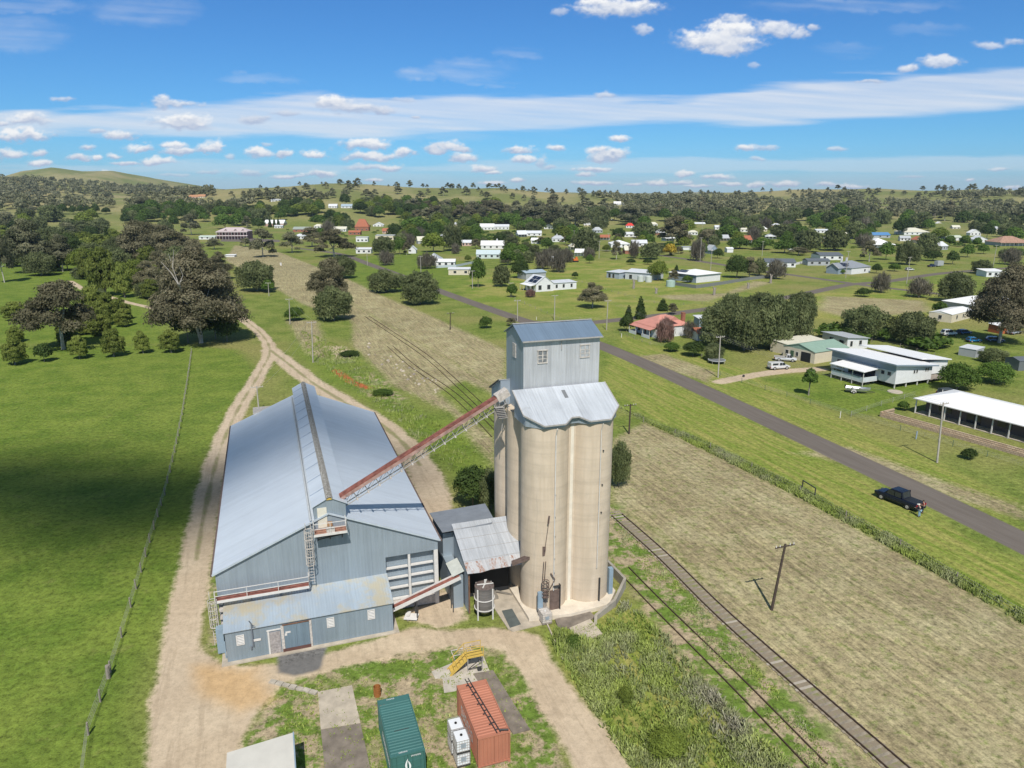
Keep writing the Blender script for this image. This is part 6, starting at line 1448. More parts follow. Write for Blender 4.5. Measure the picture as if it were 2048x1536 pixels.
fhouse(529, 570, 455, 'big white gabled hall behind three dark pines', h=5, rise=4, rm=F_WHITE, wm=W_PINK, name='hall', cat='hall')
fhouse(549, 566, 457, 'pale iron shed below the white gabled hall', h=3, rise=1, rm=F_PALE, name='shed', cat='shed')
fhouse(581, 599, 439, 'white cottage above the dark green trees', rise=2, rm=F_WHITE)
fhouse(707, 721, 447, 'white roofed cottage just left of the church spire', rise=2, rm=F_WHITE)
fhouse(657, 674, 416, 'white farmhouse at the foot of the middle hill, left one', rise=3, rm=F_PALE, hill=True)
fhouse(682, 704, 416, 'blue roofed farmhouse at the foot of the middle hill, right one', rise=3, rm=hm('dull_blue_roof', (.33, .41, .48)), hill=True)
fhouse(1228, 1242, 410, 'tiny white farmhouse beyond the trees under the right end of the middle hill', rise=3, rm=F_WHITE, hill=True)
fhouse(1246, 1266, 411, 'white farm sheds beside the tiny far farmhouse', rise=2, rm=F_WHITE, hill=True, name='shed', cat='shed')
fhouse(378, 396, 397, 'tan brick farmhouse on the left shoulder of the middle hill', rise=3, rm=hm('tan_roof', (.42, .22, .12)), wm=W_PINK, hill=True)
fhouse(396, 410, 396, 'tan barn beside the tan brick farmhouse', rise=3, rm=hm('tan_roof', (.42, .22, .12)), wm=W_CREAM, hill=True, name='barn', cat='barn')
fhouse(542, 562, 404, 'grey roofed farm shed on the lower slope of the middle hill', rise=2, rm=F_GREY, hill=True, name='shed', cat='shed')
fhouse(224, 243, 451, 'small white roofed house among the left garden trees', rise=1.5, rm=F_PALE)
fhouse(340, 348, 453, 'tiny white cottage by the left garden trees', rise=2, rm=F_WHITE)
fhouse(296, 312, 452, 'white walled cottage in the left garden trees', rise=2, rm=F_PALE)
fhouse(128, 137, 404, 'tiny white shed in the far left paddock', rise=1, rm=F_WHITE, name='shed', cat='shed', nw=0, hill=True)
fhouse(450, 470, 514, 'low white trough roof on the pale mown paddock', h=1.2, rise=.3, roof='skillion', rm=F_WHITE, name='shelter', cat='shelter', nw=0, d=4)
fhouse(2030, 2048, 405, 'distant white shed at the foot of the right hills', rise=2, rm=F_WHITE, hill=True, name='shed', cat='shed') if False else None
for i_, (x_, y_, w_) in enumerate([(536, 437, 13), (606, 436, 13), (641, 430, 12), (702, 433, 14), (731, 437, 12), (771, 434, 14), (846, 447, 14), (906, 453, 13), (1135, 448, 15), (1168, 453, 14), (1300, 453, 16), (1326, 446, 14), (1430, 459, 16), (1520, 463, 15), (1600, 448, 16), (1701, 463, 15), (1772, 447, 15), (1872, 453, 15), (1905, 459, 16), (1986, 463, 16)]):
    fhouse(x_, x_ + w_, y_, 'small pale roofed cottage of the scattered far row, %s from the left' % 'first second third fourth fifth sixth seventh eighth ninth tenth eleventh twelfth thirteenth fourteenth fifteenth sixteenth seventeenth eighteenth nineteenth twentieth'.split()[i_], rise=2 + (i_ % 3) * .6, roof=('gable', 'hip', 'gableend')[i_ % 3], rm=(F_PALE, F_WHITE, F_CREAM, F_GREY)[i_ % 4], wm=(W_WHITE, W_CREAM)[i_ % 2], nw=2)
for i_, (x_, y_, w_) in enumerate([(590, 478, 20), (650, 474, 18), (836, 488, 16), (880, 476, 20), (905, 468, 18), (1036, 474, 20), (1062, 487, 20), (1140, 500, 22), (1188, 466, 20), (1200, 480, 20), (1310, 470, 22), (1330, 482, 22), (1376, 470, 20), (1440, 482, 20), (1488, 486, 20), (1530, 478, 22), (1640, 486, 24), (1690, 478, 22), (1800, 482, 20), (1830, 486, 24), (1880, 500, 22), (1150, 512, 18), (1250, 508, 20), (1420, 508, 20)]):
    fhouse(x_, x_ + w_, y_, '%s roofed house in the nearer scattered row, %s from the left' % (('pale grey', 'white', 'cream', 'grey', 'dull red')[i_ % 5], ('first second third fourth fifth sixth seventh eighth ninth tenth eleventh twelfth thirteenth fourteenth fifteenth sixteenth seventeenth eighteenth nineteenth twentieth twenty-first twenty-second twenty-third twenty-fourth').split()[i_]), rise=1.8 + (i_ % 3) * .7, roof=('hip', 'gable', 'gable', 'gableend')[i_ % 4], rm=(F_PALE, F_WHITE, F_CREAM, F_GREY, F_TILE)[i_ % 5], wm=(W_WHITE, W_CREAM, W_GREY, W_WHITE, W_BRICK, W_BLUE)[i_ % 6], nw=3, ang=(-12, 8, 20)[i_ % 3], verandah=(2.0, 2.4) if i_ % 2 else None)
# hotel
p = G(433, 479); wP = 60 * p[1] / 1430
ht = thing('hotel', 'two storey country hotel with dark verandahs and a pinkish roof', 'hotel', (p[0], p[1], 0), 0)
m_ = MB(); m_.box(0, wP, 3, 16, 0, 7.2); m_.build('wall', hm('mauve_brick', (.25, .14, .14)), ht)
m_ = MB(); mk_roof(m_, 'hip', 0, wP, 3, 16, 7.2, 3.2, .5); hr = m_.build('roof', hm('pink_grey_roof', (.50, .42, .42)), ht)
for x_ in (.28, .6, .85):
    m_ = MB(); mk_roof(m_, 'gableend', wP * x_ - 2, wP * x_ + 2, 3.5, 9, 7.2, 2, .3); m_.build('dormer', hm('pink_grey_roof', (.50, .42, .42)), hr)
for z_ in (3.3, 6.7):
    m_ = MB(); m_.slab([(-.5, .3, z_), (wP + .5, .3, z_), (wP + .5, 2.95, z_ + .4), (-.5, 2.95, z_ + .4)], .3); m_.build('verandah_roof', hm('pale_pink_fascia', (.60, .52, .52)), ht)
for k in range(11):
    m_ = MB(); x_ = wP * k / 10; m_.box(x_ - .12, x_ + .12, .5, .74, 0, 6.5); m_.build('verandah_post', M_WHITE, ht)
for k in range(7):
    m_ = MB(); x_ = wP * (k + .5) / 7; m_.box(x_ - .7, x_ + .7, 2.9, 2.99, 4.1, 6.2); m_.build('window', M_GLASS, ht)
fhouse(398, 432, 479, 'white and green low sheds joined left of the hotel', h=2.4, rise=1.0, rm=hm('pale_green_white', (.50, .58, .52)), name='shed', cat='shed')

# ================================================================ POLES, FENCES, TANKS
def pole(bx, by, ty, label, tx=None, dark=False, arms=1, lean=True):
    g = G(bx, by); dz = FPX * 0 + 0
    rx = ray(tx if tx is not None else bx, ty); t = g[1] / rx[1]; H_ = CAM_H + rx[2] * t; tx_ = (rx[0] * t - g[0]) if tx is not None else 0
    o = thing('power_pole', label, 'power pole', (g[0], g[1], 0), 0, 'power poles')
    mt = M_DWOOD if dark else plain('grey_pole_timber', (.40, .37, .33), .85, var=.2, scale=2)
    m_ = MB(); m_.cyl((0, 0, -.1), (tx_, 0, H_), .16, .11, 8); m_.build('shaft', mt, o)
    for k in range(arms):
        z_ = H_ - .25 - .8 * k; x_ = tx_ * z_ / H_; a_ = math.atan2(G(bx + 60, by)[1] - g[1], 60) * 0 + R(20)
        m_ = MB(); m_.bar((x_ - 1.15 * math.cos(a_), -1.15 * math.sin(a_), z_), (x_ + 1.15 * math.cos(a_), 1.15 * math.sin(a_), z_), .11, .11); ar = m_.build('crossarm', mt, o)
        for q in (-1.05, -.6, .6, 1.05):
            m_ = MB(); m_.cyl((x_ + q * math.cos(a_), q * math.sin(a_), z_ + .05), (x_ + q * math.cos(a_), q * math.sin(a_), z_ + .24), .06, .04, 6); m_.build('insulator', M_WHITE, ar)
    return (g[0] + tx_, g[1], H_)
PT = {}
PT['a'] = pole(1874, 925, 805, 'tall grey power pole on the verge right of the road, nearest the verandah house', 1887)
PT['b'] = pole(1436, 755, 672, 'grey power pole at the start of the house driveway, shadow on the grass', 1441)
PT['c'] = pole(1543, 1220, 1088, 'dark leaning telegraph pole with white insulators between line and mown field', 1571, True)
PT['d'] = pole(1258, 868, 808, 'dark telegraph pole just right of the silo', 1261, True)
PT['e'] = pole(626, 725, 643, 'grey power pole in the scrub beyond the grain shed', 623)
PT['f'] = pole(580, 648, 597, 'grey power pole by the green bush on the left of the rail reserve', 578)
PT['g'] = pole(538, 592, 565, 'grey power pole before the fuzzy dark thicket on the left', 536)
PT['h'] = pole(518, 822, 772, 'pale pole with a wide white crossarm behind the grain shed')
pole(900, 660, 625, 'dark telegraph pole on the mown reserve left of the silo tower', 901, True)
PT['i'] = pole(1035, 642, 600, 'power pole on the near road corner left of the silo tower')
PT['j'] = pole(1109, 640, 590, 'power pole behind the silo tower by the small white post')
PT['k'] = pole(1213, 660, 600, 'power pole at the side road corner right of the silo tower', 1216)
for i, (bx, by, ty, lb) in enumerate([(1022, 592, 565, 'left of the solar farmhouse garden'), (945, 577, 541, 'beside the two upright trees'), (842, 548, 512, 'before the grey pyramid roof'), (735, 531, 505, 'on the road bend near the white shed'), (1216, 500, 466, 'tall one beside the broad white roof'), (1198, 517, 482, 'slim one left of the broad white roof'),
    (1400, 523, 475, 'tall one by the leafless street tree'), (1421, 541, 500, 'behind the white bungalow'), (1524, 512, 482, 'at the hedge left of the charcoal roof'), (1148, 486, 461, 'in the middle street row'), (1691, 556, 502, 'in front of the blue gabled cottage'), (1813, 567, 514, 'beside the white wagon at the crossing'), (1986, 534, 490, 'on the open green near the rusty roof'), (1404, 462, 440, 'far up the long street'), (690, 500, 478, 'among the dark gums by the road bend'), (790, 470, 447, 'below the church houses')]):
    pole(bx, by, ty, 'power pole ' + lb)
def wire_run(label, a, b, n=3, sag=1.0):
    o = thing('overhead_wires', label, 'wires', (a[0], a[1], 0)); ORG[o.name] = (a[0], a[1], 0)
    for k in range(n):
        off = -1 + 2 * k / max(1, n - 1); m_ = MB(); pts = []
        for q in range(13):
            t = q / 12; pts.append((a[0] + (b[0] - a[0]) * t + off * .95, a[1] + (b[1] - a[1]) * t + off * .3, a[2] - .1 + (b[2] - a[2]) * t - sag * 4 * t * (1 - t)))
        for p_, q_ in zip(pts[:-1], pts[1:]): m_.bar(p_, q_, .018)
        m_.build('wire', M_STEEL, o)
wire_run('thin power lines between the driveway pole and the verandah house pole', PT['b'], PT['a'])
wire_run('thin power lines between the side road corner pole and the driveway pole', PT['k'], PT['b'])
wire_run('thin power lines in the scrub beyond the grain shed', PT['e'], PT['f'], 2)
wire_run('thin power lines from the scrub pole to the one behind the grain shed', PT['h'], PT['e'], 2)
def fence(label, pix, post_h=1.15, every=4.0, wires=4, mat=None, cat='fence', name='wire_fence', heavy=(), raw=False, pt=.09):
    pts = pix if raw else [G(*p) for p in pix]; o = thing(name, label, cat, (*pts[0], 0)); ORG[o.name] = (pts[0][0], pts[0][1], 0)
    mat = mat or M_WOOD; base = None; wm_ = MB(); cnt = 0
    random.seed(len(label))
    for a_, b_ in zip(pts[:-1], pts[1:]):
        L = math.hypot(b_[0] - a_[0], b_[1] - a_[1]); n_ = max(1, int(L / every))
        for q in range(n_):
            t = q / n_; x, y = a_[0] + (b_[0] - a_[0]) * t, a_[1] + (b_[1] - a_[1]) * t
            if cnt < 100:
                if base is None: m_ = MB(); m_.cyl((pts[0][0], pts[0][1], -.1), (pts[0][0], pts[0][1], post_h), pt, pt * .85, 6); base = m_.build('post', mat, o); p_ = base
                else: p_ = base.copy(); COL.objects.link(p_); p_.parent = o
                p_.location = (x - pts[0][0], y - pts[0][1], 0); p_.rotation_euler = (random.uniform(-.05, .05), random.uniform(-.05, .05), 0)
            cnt += 1
        for k in range(wires):
            z_ = post_h * (.3 + .65 * k / max(1, wires - 1)); wm_.bar((*a_, z_), (*b_, z_), .014)
    if wires: wm_.build('wire', M_STEEL, o)
    return o
fence('long post and wire fence down the edge of the left pasture', [(160, 1600), (177, 1470), (222, 1345), (262, 1215), (300, 1085), (330, 990), (350, 905), (365, 830), (378, 745), (384, 700)], every=3.6)
sp_ = thing('strainer_post', 'thick grey timber strainer post in the left pasture fence', 'fence post', (*G(217, 1356), 0)); m_ = MB(); m_.cyl((0, 0, -.1), (.05, 0, 1.25), .19, .17, 10); m_.build('post', M_WOOD, sp_)
fence('low wire fence with green mesh between the road verge and the raised house lawn', [(1440, 752), (1530, 780), (1620, 808), (1702, 833), (1800, 862), (1905, 893), (2048, 937)], post_h=1.1, every=5, wires=5, mat=plain('green_steel', (.08, .14, .10), .6), pt=.05)
fence('mesh fence from the lawn corner up to the block wall', [(1702, 833), (1762, 812), (1830, 792)], post_h=1.1, every=4, wires=5, mat=M_STEEL, pt=.05)
fence('wire fence along the salmon cottage front garden', [(1240, 668), (1300, 690), (1370, 700), (1440, 730)], post_h=1.0, every=4, wires=4, pt=.06)
fence('wire fence across the middle paddock', [(1020, 595), (1120, 640), (1200, 640)], post_h=1.0, every=6, wires=3, pt=.07)
fence('wire fence behind the middle paddock', [(1145, 560), (1250, 592), (1330, 612), (1440, 606)], post_h=1.0, every=6, wires=3, pt=.07)
fence('wire fence along the far lane', [(1560, 650), (1690, 675), (1800, 695), (1905, 725)], post_h=1.1, every=6, wires=3, pt=.07)
fence('line of posts hidden in the long grass strip beside the mown field', [(1230, 822), (1420, 897), (1600, 985), (1800, 1095), (2048, 1240)], post_h=1.0, every=7, wires=3, pt=.07)
def paling(label, pix, h=1.6, mat=None, cat='fence'):
    pts = [G(*p) for p in pix]; o = thing('paling_fence', label, cat, (*pts[0], 0)); ORG[o.name] = (pts[0][0], pts[0][1], 0)
    for a_, b_ in zip(pts[:-1], pts[1:]):
        m_ = MB(); m_.bar((*a_, h / 2), (*b_, h / 2), .06, h); m_.build('panel', mat or W_GREY, o)
        m_ = MB(); m_.bar((*a_, 0), (*a_, h + .1), .14); m_.build('post', mat or W_GREY, o)
paling('grey paling fence in front of the white bungalow and its corner', [(1345, 570), (1392, 577), (1440, 570), (1500, 560), (1560, 553)], 1.5, hm('grey_palings', (.19, .20, .20)))
paling('pale blue picket fence beside the grey pyramid roof', [(872, 536), (912, 534), (960, 524)], 1.3, hm('pale_blue_pickets', (.48, .54, .58)))
paling('white side fence of the charcoal roofed house', [(1576, 533), (1610, 526)], 1.4, W_WHITE)
gt = thing('gate_frame', 'black steel gate frame standing in the long grass strip', 'gate', (*G(1604, 977), 0)); ORG[gt.name] = (*G(1604, 977), 0)
g1, g2 = G(1604, 980), G(1629, 996); m_ = MB(); m_.bar((*g1, 0), (*g1, 1.5), .12); m_.bar((*g2, 0), (*g2, 1.5), .12); m_.bar((*g1, 1.45), (*g2, 1.45), .12); m_.build('frame', M_DKSTEEL, gt)
def tank(px, py, r, h, label, mat):
    o = thing('water_tank', label, 'water tank', (*G(px, py), 0)); m_ = MB(); m_.cyl((0, 0, 0), (0, 0, h), r, n=24); m_.build('tank_wall', mat, o); m_ = MB(); m_.cyl((0, 0, h), (0, 0, h + .35), r, r * .15, 24); m_.build('tank_lid', mat, o)
tank(1341, 573, 2.0, 2.6, 'pale green round water tank beside the paling fence', hm('pale_green_tank', (.36, .47, .42)))
tank(1281, 563, 1.5, 2.6, 'pair mate water tank, left of the two by the pale sheds', hm('pale_tank', (.50, .54, .52)))
tank(1297, 564, 1.5, 2.6, 'water tank, right of the two by the pale sheds', hm('pale_tank', (.50, .54, .52)))
tank(1389, 556, .1, .1, 'x', W_WHITE) if False else None
def post(px, py, h, label, mat=None, r=.07):
    o = thing('marker_post', label, 'post', (*G(px, py), 0)); m_ = MB(); m_.box(-r, r, -r * .5, r * .5, -.05, h); m_.build('post', mat or M_WHITE, o)
post(1073, 640, 1.1, 'white roadside marker post behind the silo tower')
post(1243, 675, 1.2, 'white gate post left of the salmon cottage')
post(1680, 836, 1.3, 'white post at the lawn corner of the raised house fence', None, .06)
post(1671, 748, 1.6, 'slim white garden light post left of the raised house', None, .06)
post(1883, 796, 1.8, 'white lamp post beside the verandah house', None, .06)
post(1832, 878, 1.4, 'blue grey marker post on the verge', W_BLUE, .1)
post(562, 531, 1.6, 'small white sign post on the pale mown paddock', None, .5)
ss = thing('shade_sail', 'yellow and red shade sail strung among the left hand trees', 'shade sail', (*G(168, 500), 0))
m_ = MB(); m_.slab([(-7, 0, 5.0), (9, 2, 5.8), (2, 9, 4.2)], .05); m_.build('sail', hm('yellow_cloth', (.72, .62, .06)), ss)
m_ = MB(); m_.slab([(-10, 1, 4.6), (-5, -1, 4.9), (-4, 7, 5.6), (-9, 7, 5.2)], .25); m_.build('red_canopy', hm('red_cloth', (.55, .04, .10)), ss)
for q in ((-8, 1, 4.7), (9, 2, 5.8), (2, 9, 4.2)):
    m_ = MB(); m_.bar((q[0], q[1], 0), q, .2); m_.build('mast', M_DIRTYW, ss)
ol = thing('pond_lid', 'round pale concrete tank lid set in the lawn', 'tank lid', (*G(1790, 784), 0)); m_ = MB(); m_.cyl((0, 0, -.05), (0, 0, .16), 1.5, 1.45, 24); m_.build('lid', hm('tan_concrete', (.48, .42, .34)), ol)
mt_ = thing('water_meter', 'black gate motor beside the driveway entrance', 'gate motor', (*G(1487, 754), 0)); m_ = MB(); m_.box(-.2, .2, -.2, .2, 0, .5); m_.build('casing', M_DKSTEEL, mt_)

# trampoline by the driveway pole
tp = thing('trampoline', 'round grey netted trampoline beside the driveway pole', 'trampoline', (*G(1433, 726), 0))
m_ = MB(); m_.cyl((0, 0, .75), (0, 0, .82), 2.0, n=24); m_.build('mat', plain('trampoline_mat', (.16, .17, .18), .7), tp)
m_ = MB(); m_.ring((0, 0, .82), 2.05, .14, 24); m_.build('rim', F_GREY, tp)
m_ = MB()
for q in range(8): a_ = q * math.pi / 4; m_.bar((2.05 * math.cos(a_), 2.05 * math.sin(a_), 0), (2.05 * math.cos(a_), 2.05 * math.sin(a_), .8), .06)
m_.build('leg_ring', M_STEEL, tp)
# pruned trunks in the paddock
for px_, py_, h_, lb in ((1267, 577, 4.2, 'tall pruned grey trunk in the paddock before the pale sheds'), (1312, 587, 2.4, 'short knobbly grey stump in the paddock'), (1428, 590, 3.4, 'pruned pinkish trunk before the paling fence'), (1541, 566, 4.2, 'forked pruned trunk near the end of the paling fence'), (1496, 577, 2.6, 'thin pruned trunk above the big thicket')):
    o = thing('pruned_trunk', lb, 'tree trunk', (*G(px_, py_), 0)); m_ = MB(); m_.cyl((0, 0, -.1), (.1, 0, h_ * .7), .6, .45, 9); m_.cyl((.1, 0, h_ * .6), (-.5, .1, h_), .35, .28, 7); m_.cyl((.1, 0, h_ * .6), (.6, -.1, h_ * .92), .33, .26, 7); m_.build('trunk', plain('dead_grey_wood', (.27, .24, .21), .9, var=.3, scale=2), o)

# ================================================================ VEHICLES AND PEOPLE
def wheel(parent, x, y, r=.38, w=.24):
    m_ = MB(); m_.cyl((x, y - w / 2, r), (x, y + w / 2, r), r, n=18); t = m_.build('wheel', M_BLACK, parent)
    s = 1 if y > 0 else -1
    m_ = MB(); m_.cyl((x, y + s * (w / 2 + .002), r), (x, y + s * (w / 2 + .02), r), r * .58, r * .5, 12); m_.build('rim', M_STEEL, t)
def vehicle(name, label, cat, px, py, ang, kind, paint, L=5.0, W=1.85, Hh=1.8, sc=1.0):
    g = G(px, py); o = thing(name, label, cat, (g[0], g[1], 0), R(ang)); h2 = W / 2
    m = plain(label[:18].replace(' ', '_') + '_paint', paint, .22, .25, var=.04, spec=.6)
    r = .40 if kind != 'wagon' else .34; zc = .42; zb = Hh * .56
    def loft(secs):
        """secs: (x, halfwidth, z0, z1) -> closed hull with slight tumblehome"""
        m_ = MB(); V_ = []
        for (x, hw, z0, z1) in secs: V_ += [(x, -hw * .94, z0), (x, -hw, z0 + (z1 - z0) * .45), (x, -hw * .95, z1 - .04), (x, -hw * .8, z1), (x, hw * .8, z1), (x, hw * .95, z1 - .04), (x, hw, z0 + (z1 - z0) * .45), (x, hw * .94, z0)]
        F_ = []
        for k in range(len(secs) - 1):
            for q in range(8): F_.append((k * 8 + q, k * 8 + (q + 1) % 8, (k + 1) * 8 + (q + 1) % 8, (k + 1) * 8 + q))
        F_.append(tuple(range(8))[::-1]); F_.append(tuple(len(secs) * 8 - 8 + q for q in range(8))); m_.add(V_, F_, False); return m_
    f, b = L / 2, -L / 2
    body = loft([(b, h2 * .92, zc + .1, zb - .04), (b + .12, h2, zc - .02, zb), (-.35 * L * .4, h2, zc - .05, zb + .0), (f * .38, h2, zc - .05, zb + .02), (f * .85, h2 * .96, zc - .02, zb - .06), (f, h2 * .82, zc + .08, zb - .25)]).build('body', m, o, bevel=.03)
    if kind in ('pickup', 'canopy', 'tray'):
        c0, c1 = ({'tray': .05, 'pickup': -.13, 'canopy': -.06}[kind] * L), f * .50
        cabf = [(c0 - .05 * L, h2 * .90, zb - .02, zb + .02), (c0 - .005, h2 * .86, zb, Hh - .03), (c0 + .25 * (c1 - c0), h2 * .84, zb, Hh), (c0 + .68 * (c1 - c0), h2 * .84, zb, Hh - .02), (c1 + .12, h2 * .88, zb - .02, zb + .02)]
        if kind == 'pickup': cabf[0] = (c0 - .22, h2 * .9, zb - .02, zb + .02); 
    else:
        c0, c1 = b + .25, f * .45
        cabf = [(c0 - .15, h2 * .88, zb - .02, zb + .02), (c0 + .15, h2 * .85, zb, Hh - .05), (c0 + .4 * (c1 - c0), h2 * .84, zb, Hh), (c0 + .75 * (c1 - c0), h2 * .84, zb, Hh - .03), (c1 + .2, h2 * .88, zb - .02, zb + .02)]
    loft(cabf).build('cabin', m, o, bevel=.02)
    zt, zg = Hh - .12, zb + .06
    for s in (-1, 1):
        m_ = MB(); xa, xb = cabf[1][0] + .05, cabf[3][0] + .25; y_ = s * h2 * .885; y2 = s * h2 * .865
        for (p0, p1, e) in ((xa, (xa + xb) / 2 - .05, 0), ((xa + xb) / 2 + .04, xb, .22)):
            m_.add([(p0, y_ * 1.015, zg), (p1 + e, y_ * 1.015, zg), (p1 - e * .3, y2 * 1.02, zt), (p0, y2 * 1.02, zt)], [(0, 1, 2, 3) if s < 0 else (3, 2, 1, 0)])
        m_.build('side_window', M_GLASS, o)
    x3, x4 = cabf[3][0], cabf[4][0]; m_ = MB(); m_.add([(x4 + .015, -h2 * .72, zb + .05), (x4 + .015, h2 * .72, zb + .05), (x3 + .05, h2 * .68, Hh - .05), (x3 + .05, -h2 * .68, Hh - .05)], [(0, 1, 2, 3)]); m_.build('windscreen', M_GLASS, o)
    x0, x1 = cabf[0][0], cabf[1][0]; m_ = MB(); m_.add([(x0 - .015, -h2 * .7, zb + .05), (x0 - .015, h2 * .7, zb + .05), (x1 - .03, h2 * .66, Hh - .07), (x1 - .03, -h2 * .66, Hh - .07)], [(3, 2, 1, 0)]); m_.build('rear_window', M_GLASS, o)
    if kind == 'pickup':
        m_ = MB(); m_.box(b + .12, c0 - .3, -h2 * .82, h2 * .82, zb + .005, zb + .04); m_.build('tonneau_cover', plain('black_vinyl', (.02, .022, .026), .5), o)
        m_ = MB(); m_.box(c0 - .1, c0 + .05, -h2 * .8, -h2 * .74, zb, Hh + .03); m_.build('antenna_bar', m, o)
    if kind == 'canopy':
        loft([(b + .06, h2 * .9, zb, Hh - .1), (b + .25, h2 * .9, zb, Hh + .02), (c0 - .05, h2 * .9, zb, Hh + .02)]).build('canopy', m, o)
        for s in (-1, 1):
            m_ = MB(); m_.box(b + .5, c0 - .35, min(s * h2 * .905, s * h2 * .91), max(s * h2 * .905, s * h2 * .91), zb + .15, Hh - .18); m_.build('canopy_window', M_GLASS, o)
    if kind == 'tray':
        m_ = MB(); m_.box(b - .2, c0 - .12, -h2, h2, zb, zb + .12); m_.box(c0 - .2, c0 - .12, -h2 * .9, h2 * .9, zb + .12, Hh + .1); m_.build('tray', M_STEEL, o)
    for x_ in (b + L * .2, f - L * .19):
        for s in (-1, 1): wheel(o, x_, s * (h2 - .1), r)
    for s in (-1, 1):
        m_ = MB(); m_.box(b - .02, b + .1, min(s * h2 * .95, s * h2 * .72), max(s * h2 * .95, s * h2 * .72), zb - .38, zb - .08); m_.build('tail_light', plain('tail_red', (.35, .01, .015), .3), o)
        m_ = MB(); m_.box(f - .14, f + .01, min(s * h2 * .82, s * h2 * .5), max(s * h2 * .82, s * h2 * .5), zb - .34, zb - .2); m_.build('headlight', M_GLASS if paint[0] < .1 else M_STEEL, o)
    m_ = MB(); m_.box(b - .14, b - .001, -h2 * .85, h2 * .85, .42, .58); m_.build('bumper', M_DKSTEEL, o)
    return o
gA, gB = G(1757, 996), G(1836, 1028)
vehicle('pickup_truck', 'black crew cab pickup parked on the grass verge', 'pickup truck', 1797, 1006, 118.5, 'pickup', (.012, .016, .035), L=6.1, W=2.15, Hh=2.0)
vehicle('utility_truck', 'white ute with a white canopy on the driveway', 'ute', 1557, 738, 12, 'canopy', (.72, .72, .73), L=5.2)
vehicle('utility_truck', 'white flat tray ute parked nearest the cream garage', 'ute', 1571, 722, -20, 'tray', (.70, .70, .72), L=5.2)
vehicle('station_wagon', 'white wagon parked on the verge by the crossing', 'car', 1819, 541, 12, 'wagon', (.70, .71, .72), L=4.9, Hh=1.6)
vehicle('utility_truck', 'dark blue ute by the grey trailer beyond the crossing', 'ute', 1863, 534, 20, 'pickup', (.015, .03, .09), L=5.2)
vehicle('car', 'silver car under the right hand gum', 'car', 2028, 668, 25, 'wagon', (.42, .45, .50), L=4.8, Hh=1.5)
vehicle('car', 'dark blue car beside the white caravans under the right hand gum', 'car', 1928, 668, 15, 'wagon', (.03, .06, .14), L=4.6, Hh=1.5)
vehicle('van', 'small white van at the left end of the parked row under the gum', 'van', 1897, 671, 10, 'wagon', (.72, .72, .72), L=4.6, Hh=1.9)
vehicle('car', 'bluish sedan with a dull roof nearest the dark trunks at right', 'car', 1990, 683, -20, 'wagon', (.10, .14, .22), L=4.6, Hh=1.45)
vehicle('car', 'grey car parked behind the verandah house', 'car', 1897, 790, 10, 'wagon', (.10, .12, .15), L=4.6, Hh=1.5)
vehicle('car', 'bright blue hatchback at the lawn edge under the gum', 'car', 1947, 684, 5, 'wagon', (.03, .22, .45), L=3.9, Hh=1.45)
tl = thing('box_trailer', 'tall grey box trailer beyond the crossing', 'trailer', (*G(1877, 533), 0), R(25)); m_ = MB(); m_.box(-2.6, 2.6, -1.1, 1.1, .6, 3.2); m_.build('box', W_GREY, tl)
for s in (-1, 1): wheel(tl, -.2, s * 1.0, .38)
tk2 = thing('digger', 'orange excavator style machine in the yard by the red verandah', 'machine', (*G(1151, 524), 0), R(10))
m_ = MB(); m_.box(-1.4, 1.4, -1, 1, .9, 1.9); m_.build('machine_body', hm('orange_machine', (.62, .17, .04)), tk2); m_ = MB(); m_.box(-.2, 1.0, -.8, .3, 1.9, 3.1); m_.build('machine_cab', hm('orange_machine', (.62, .17, .04)), tk2)
m_ = MB(); m_.box(-1.7, 1.7, -1.2, -.7, 0, .85); m_.box(-1.7, 1.7, .7, 1.2, 0, .85); m_.build('crawler_track', M_BLACK, tk2); m_ = MB(); m_.bar((-1, 0, 1.8), (-3, 0, 3.3), .3); m_.bar((-3, 0, 3.3), (-4, 0, 1.2), .22); m_.build('boom', hm('orange_machine', (.62, .17, .04)), tk2)
vehicle('truck', 'white cab truck parked left of the orange machine', 'truck', 1138, 519, 10, 'tray', (.62, .62, .62), L=6.2, Hh=2.5)
# boat on trailer
bt_ = thing('boat_trailer', 'black two wheeled boat trailer under the aluminium dinghy', 'trailer', (*G(1715, 786), 0), R(-22))
m_ = MB(); m_.bar((-2.4, -.6, .5), (1.6, -.6, .5), .08, .1); m_.bar((-2.4, .6, .5), (1.6, .6, .5), .08, .1); m_.bar((1.6, -.6, .5), (3.2, 0, .5), .08); m_.bar((1.6, .6, .5), (3.2, 0, .5), .08); m_.bar((-.8, -.85, .4), (-.8, .85, .4), .08); m_.build('frame', M_DKSTEEL, bt_)
for s in (-1, 1):
    wheel(bt_, -.8, s * .95, .33); m_ = MB(); m_.ring((-.8, s * .95, .36), .42, .2, 8, (0, math.pi), 'y'); m_.build('mudguard', M_WHITE, bt_)
bo = thing('dinghy', 'open aluminium dinghy resting on the black trailer', 'boat', (*G(1715, 786), .55), R(-22))
m_ = MB(); SE = [(-2.3, .85, .0), (-1, .95, .0), (.5, .9, .02), (1.5, .6, .1), (2.3, .06, .35)]; V_ = []
for x, hw, z0 in SE: V_ += [(x, -hw, .62 + z0 * .6), (x, -hw * .72, z0 + .05), (x, 0, z0 - .06), (x, hw * .72, z0 + .05), (x, hw, .62 + z0 * .6), (x, hw * .9, .6 + z0 * .6), (x, hw * .62, z0 + .16), (x, 0, z0 + .08), (x, -hw * .62, z0 + .16), (x, -hw * .9, .6 + z0 * .6)]
F_ = []
for k in range(4):
    for q in range(10): F_.append((k * 10 + q, (k + 1) * 10 + q, (k + 1) * 10 + (q + 1) % 10, k * 10 + (q + 1) % 10))
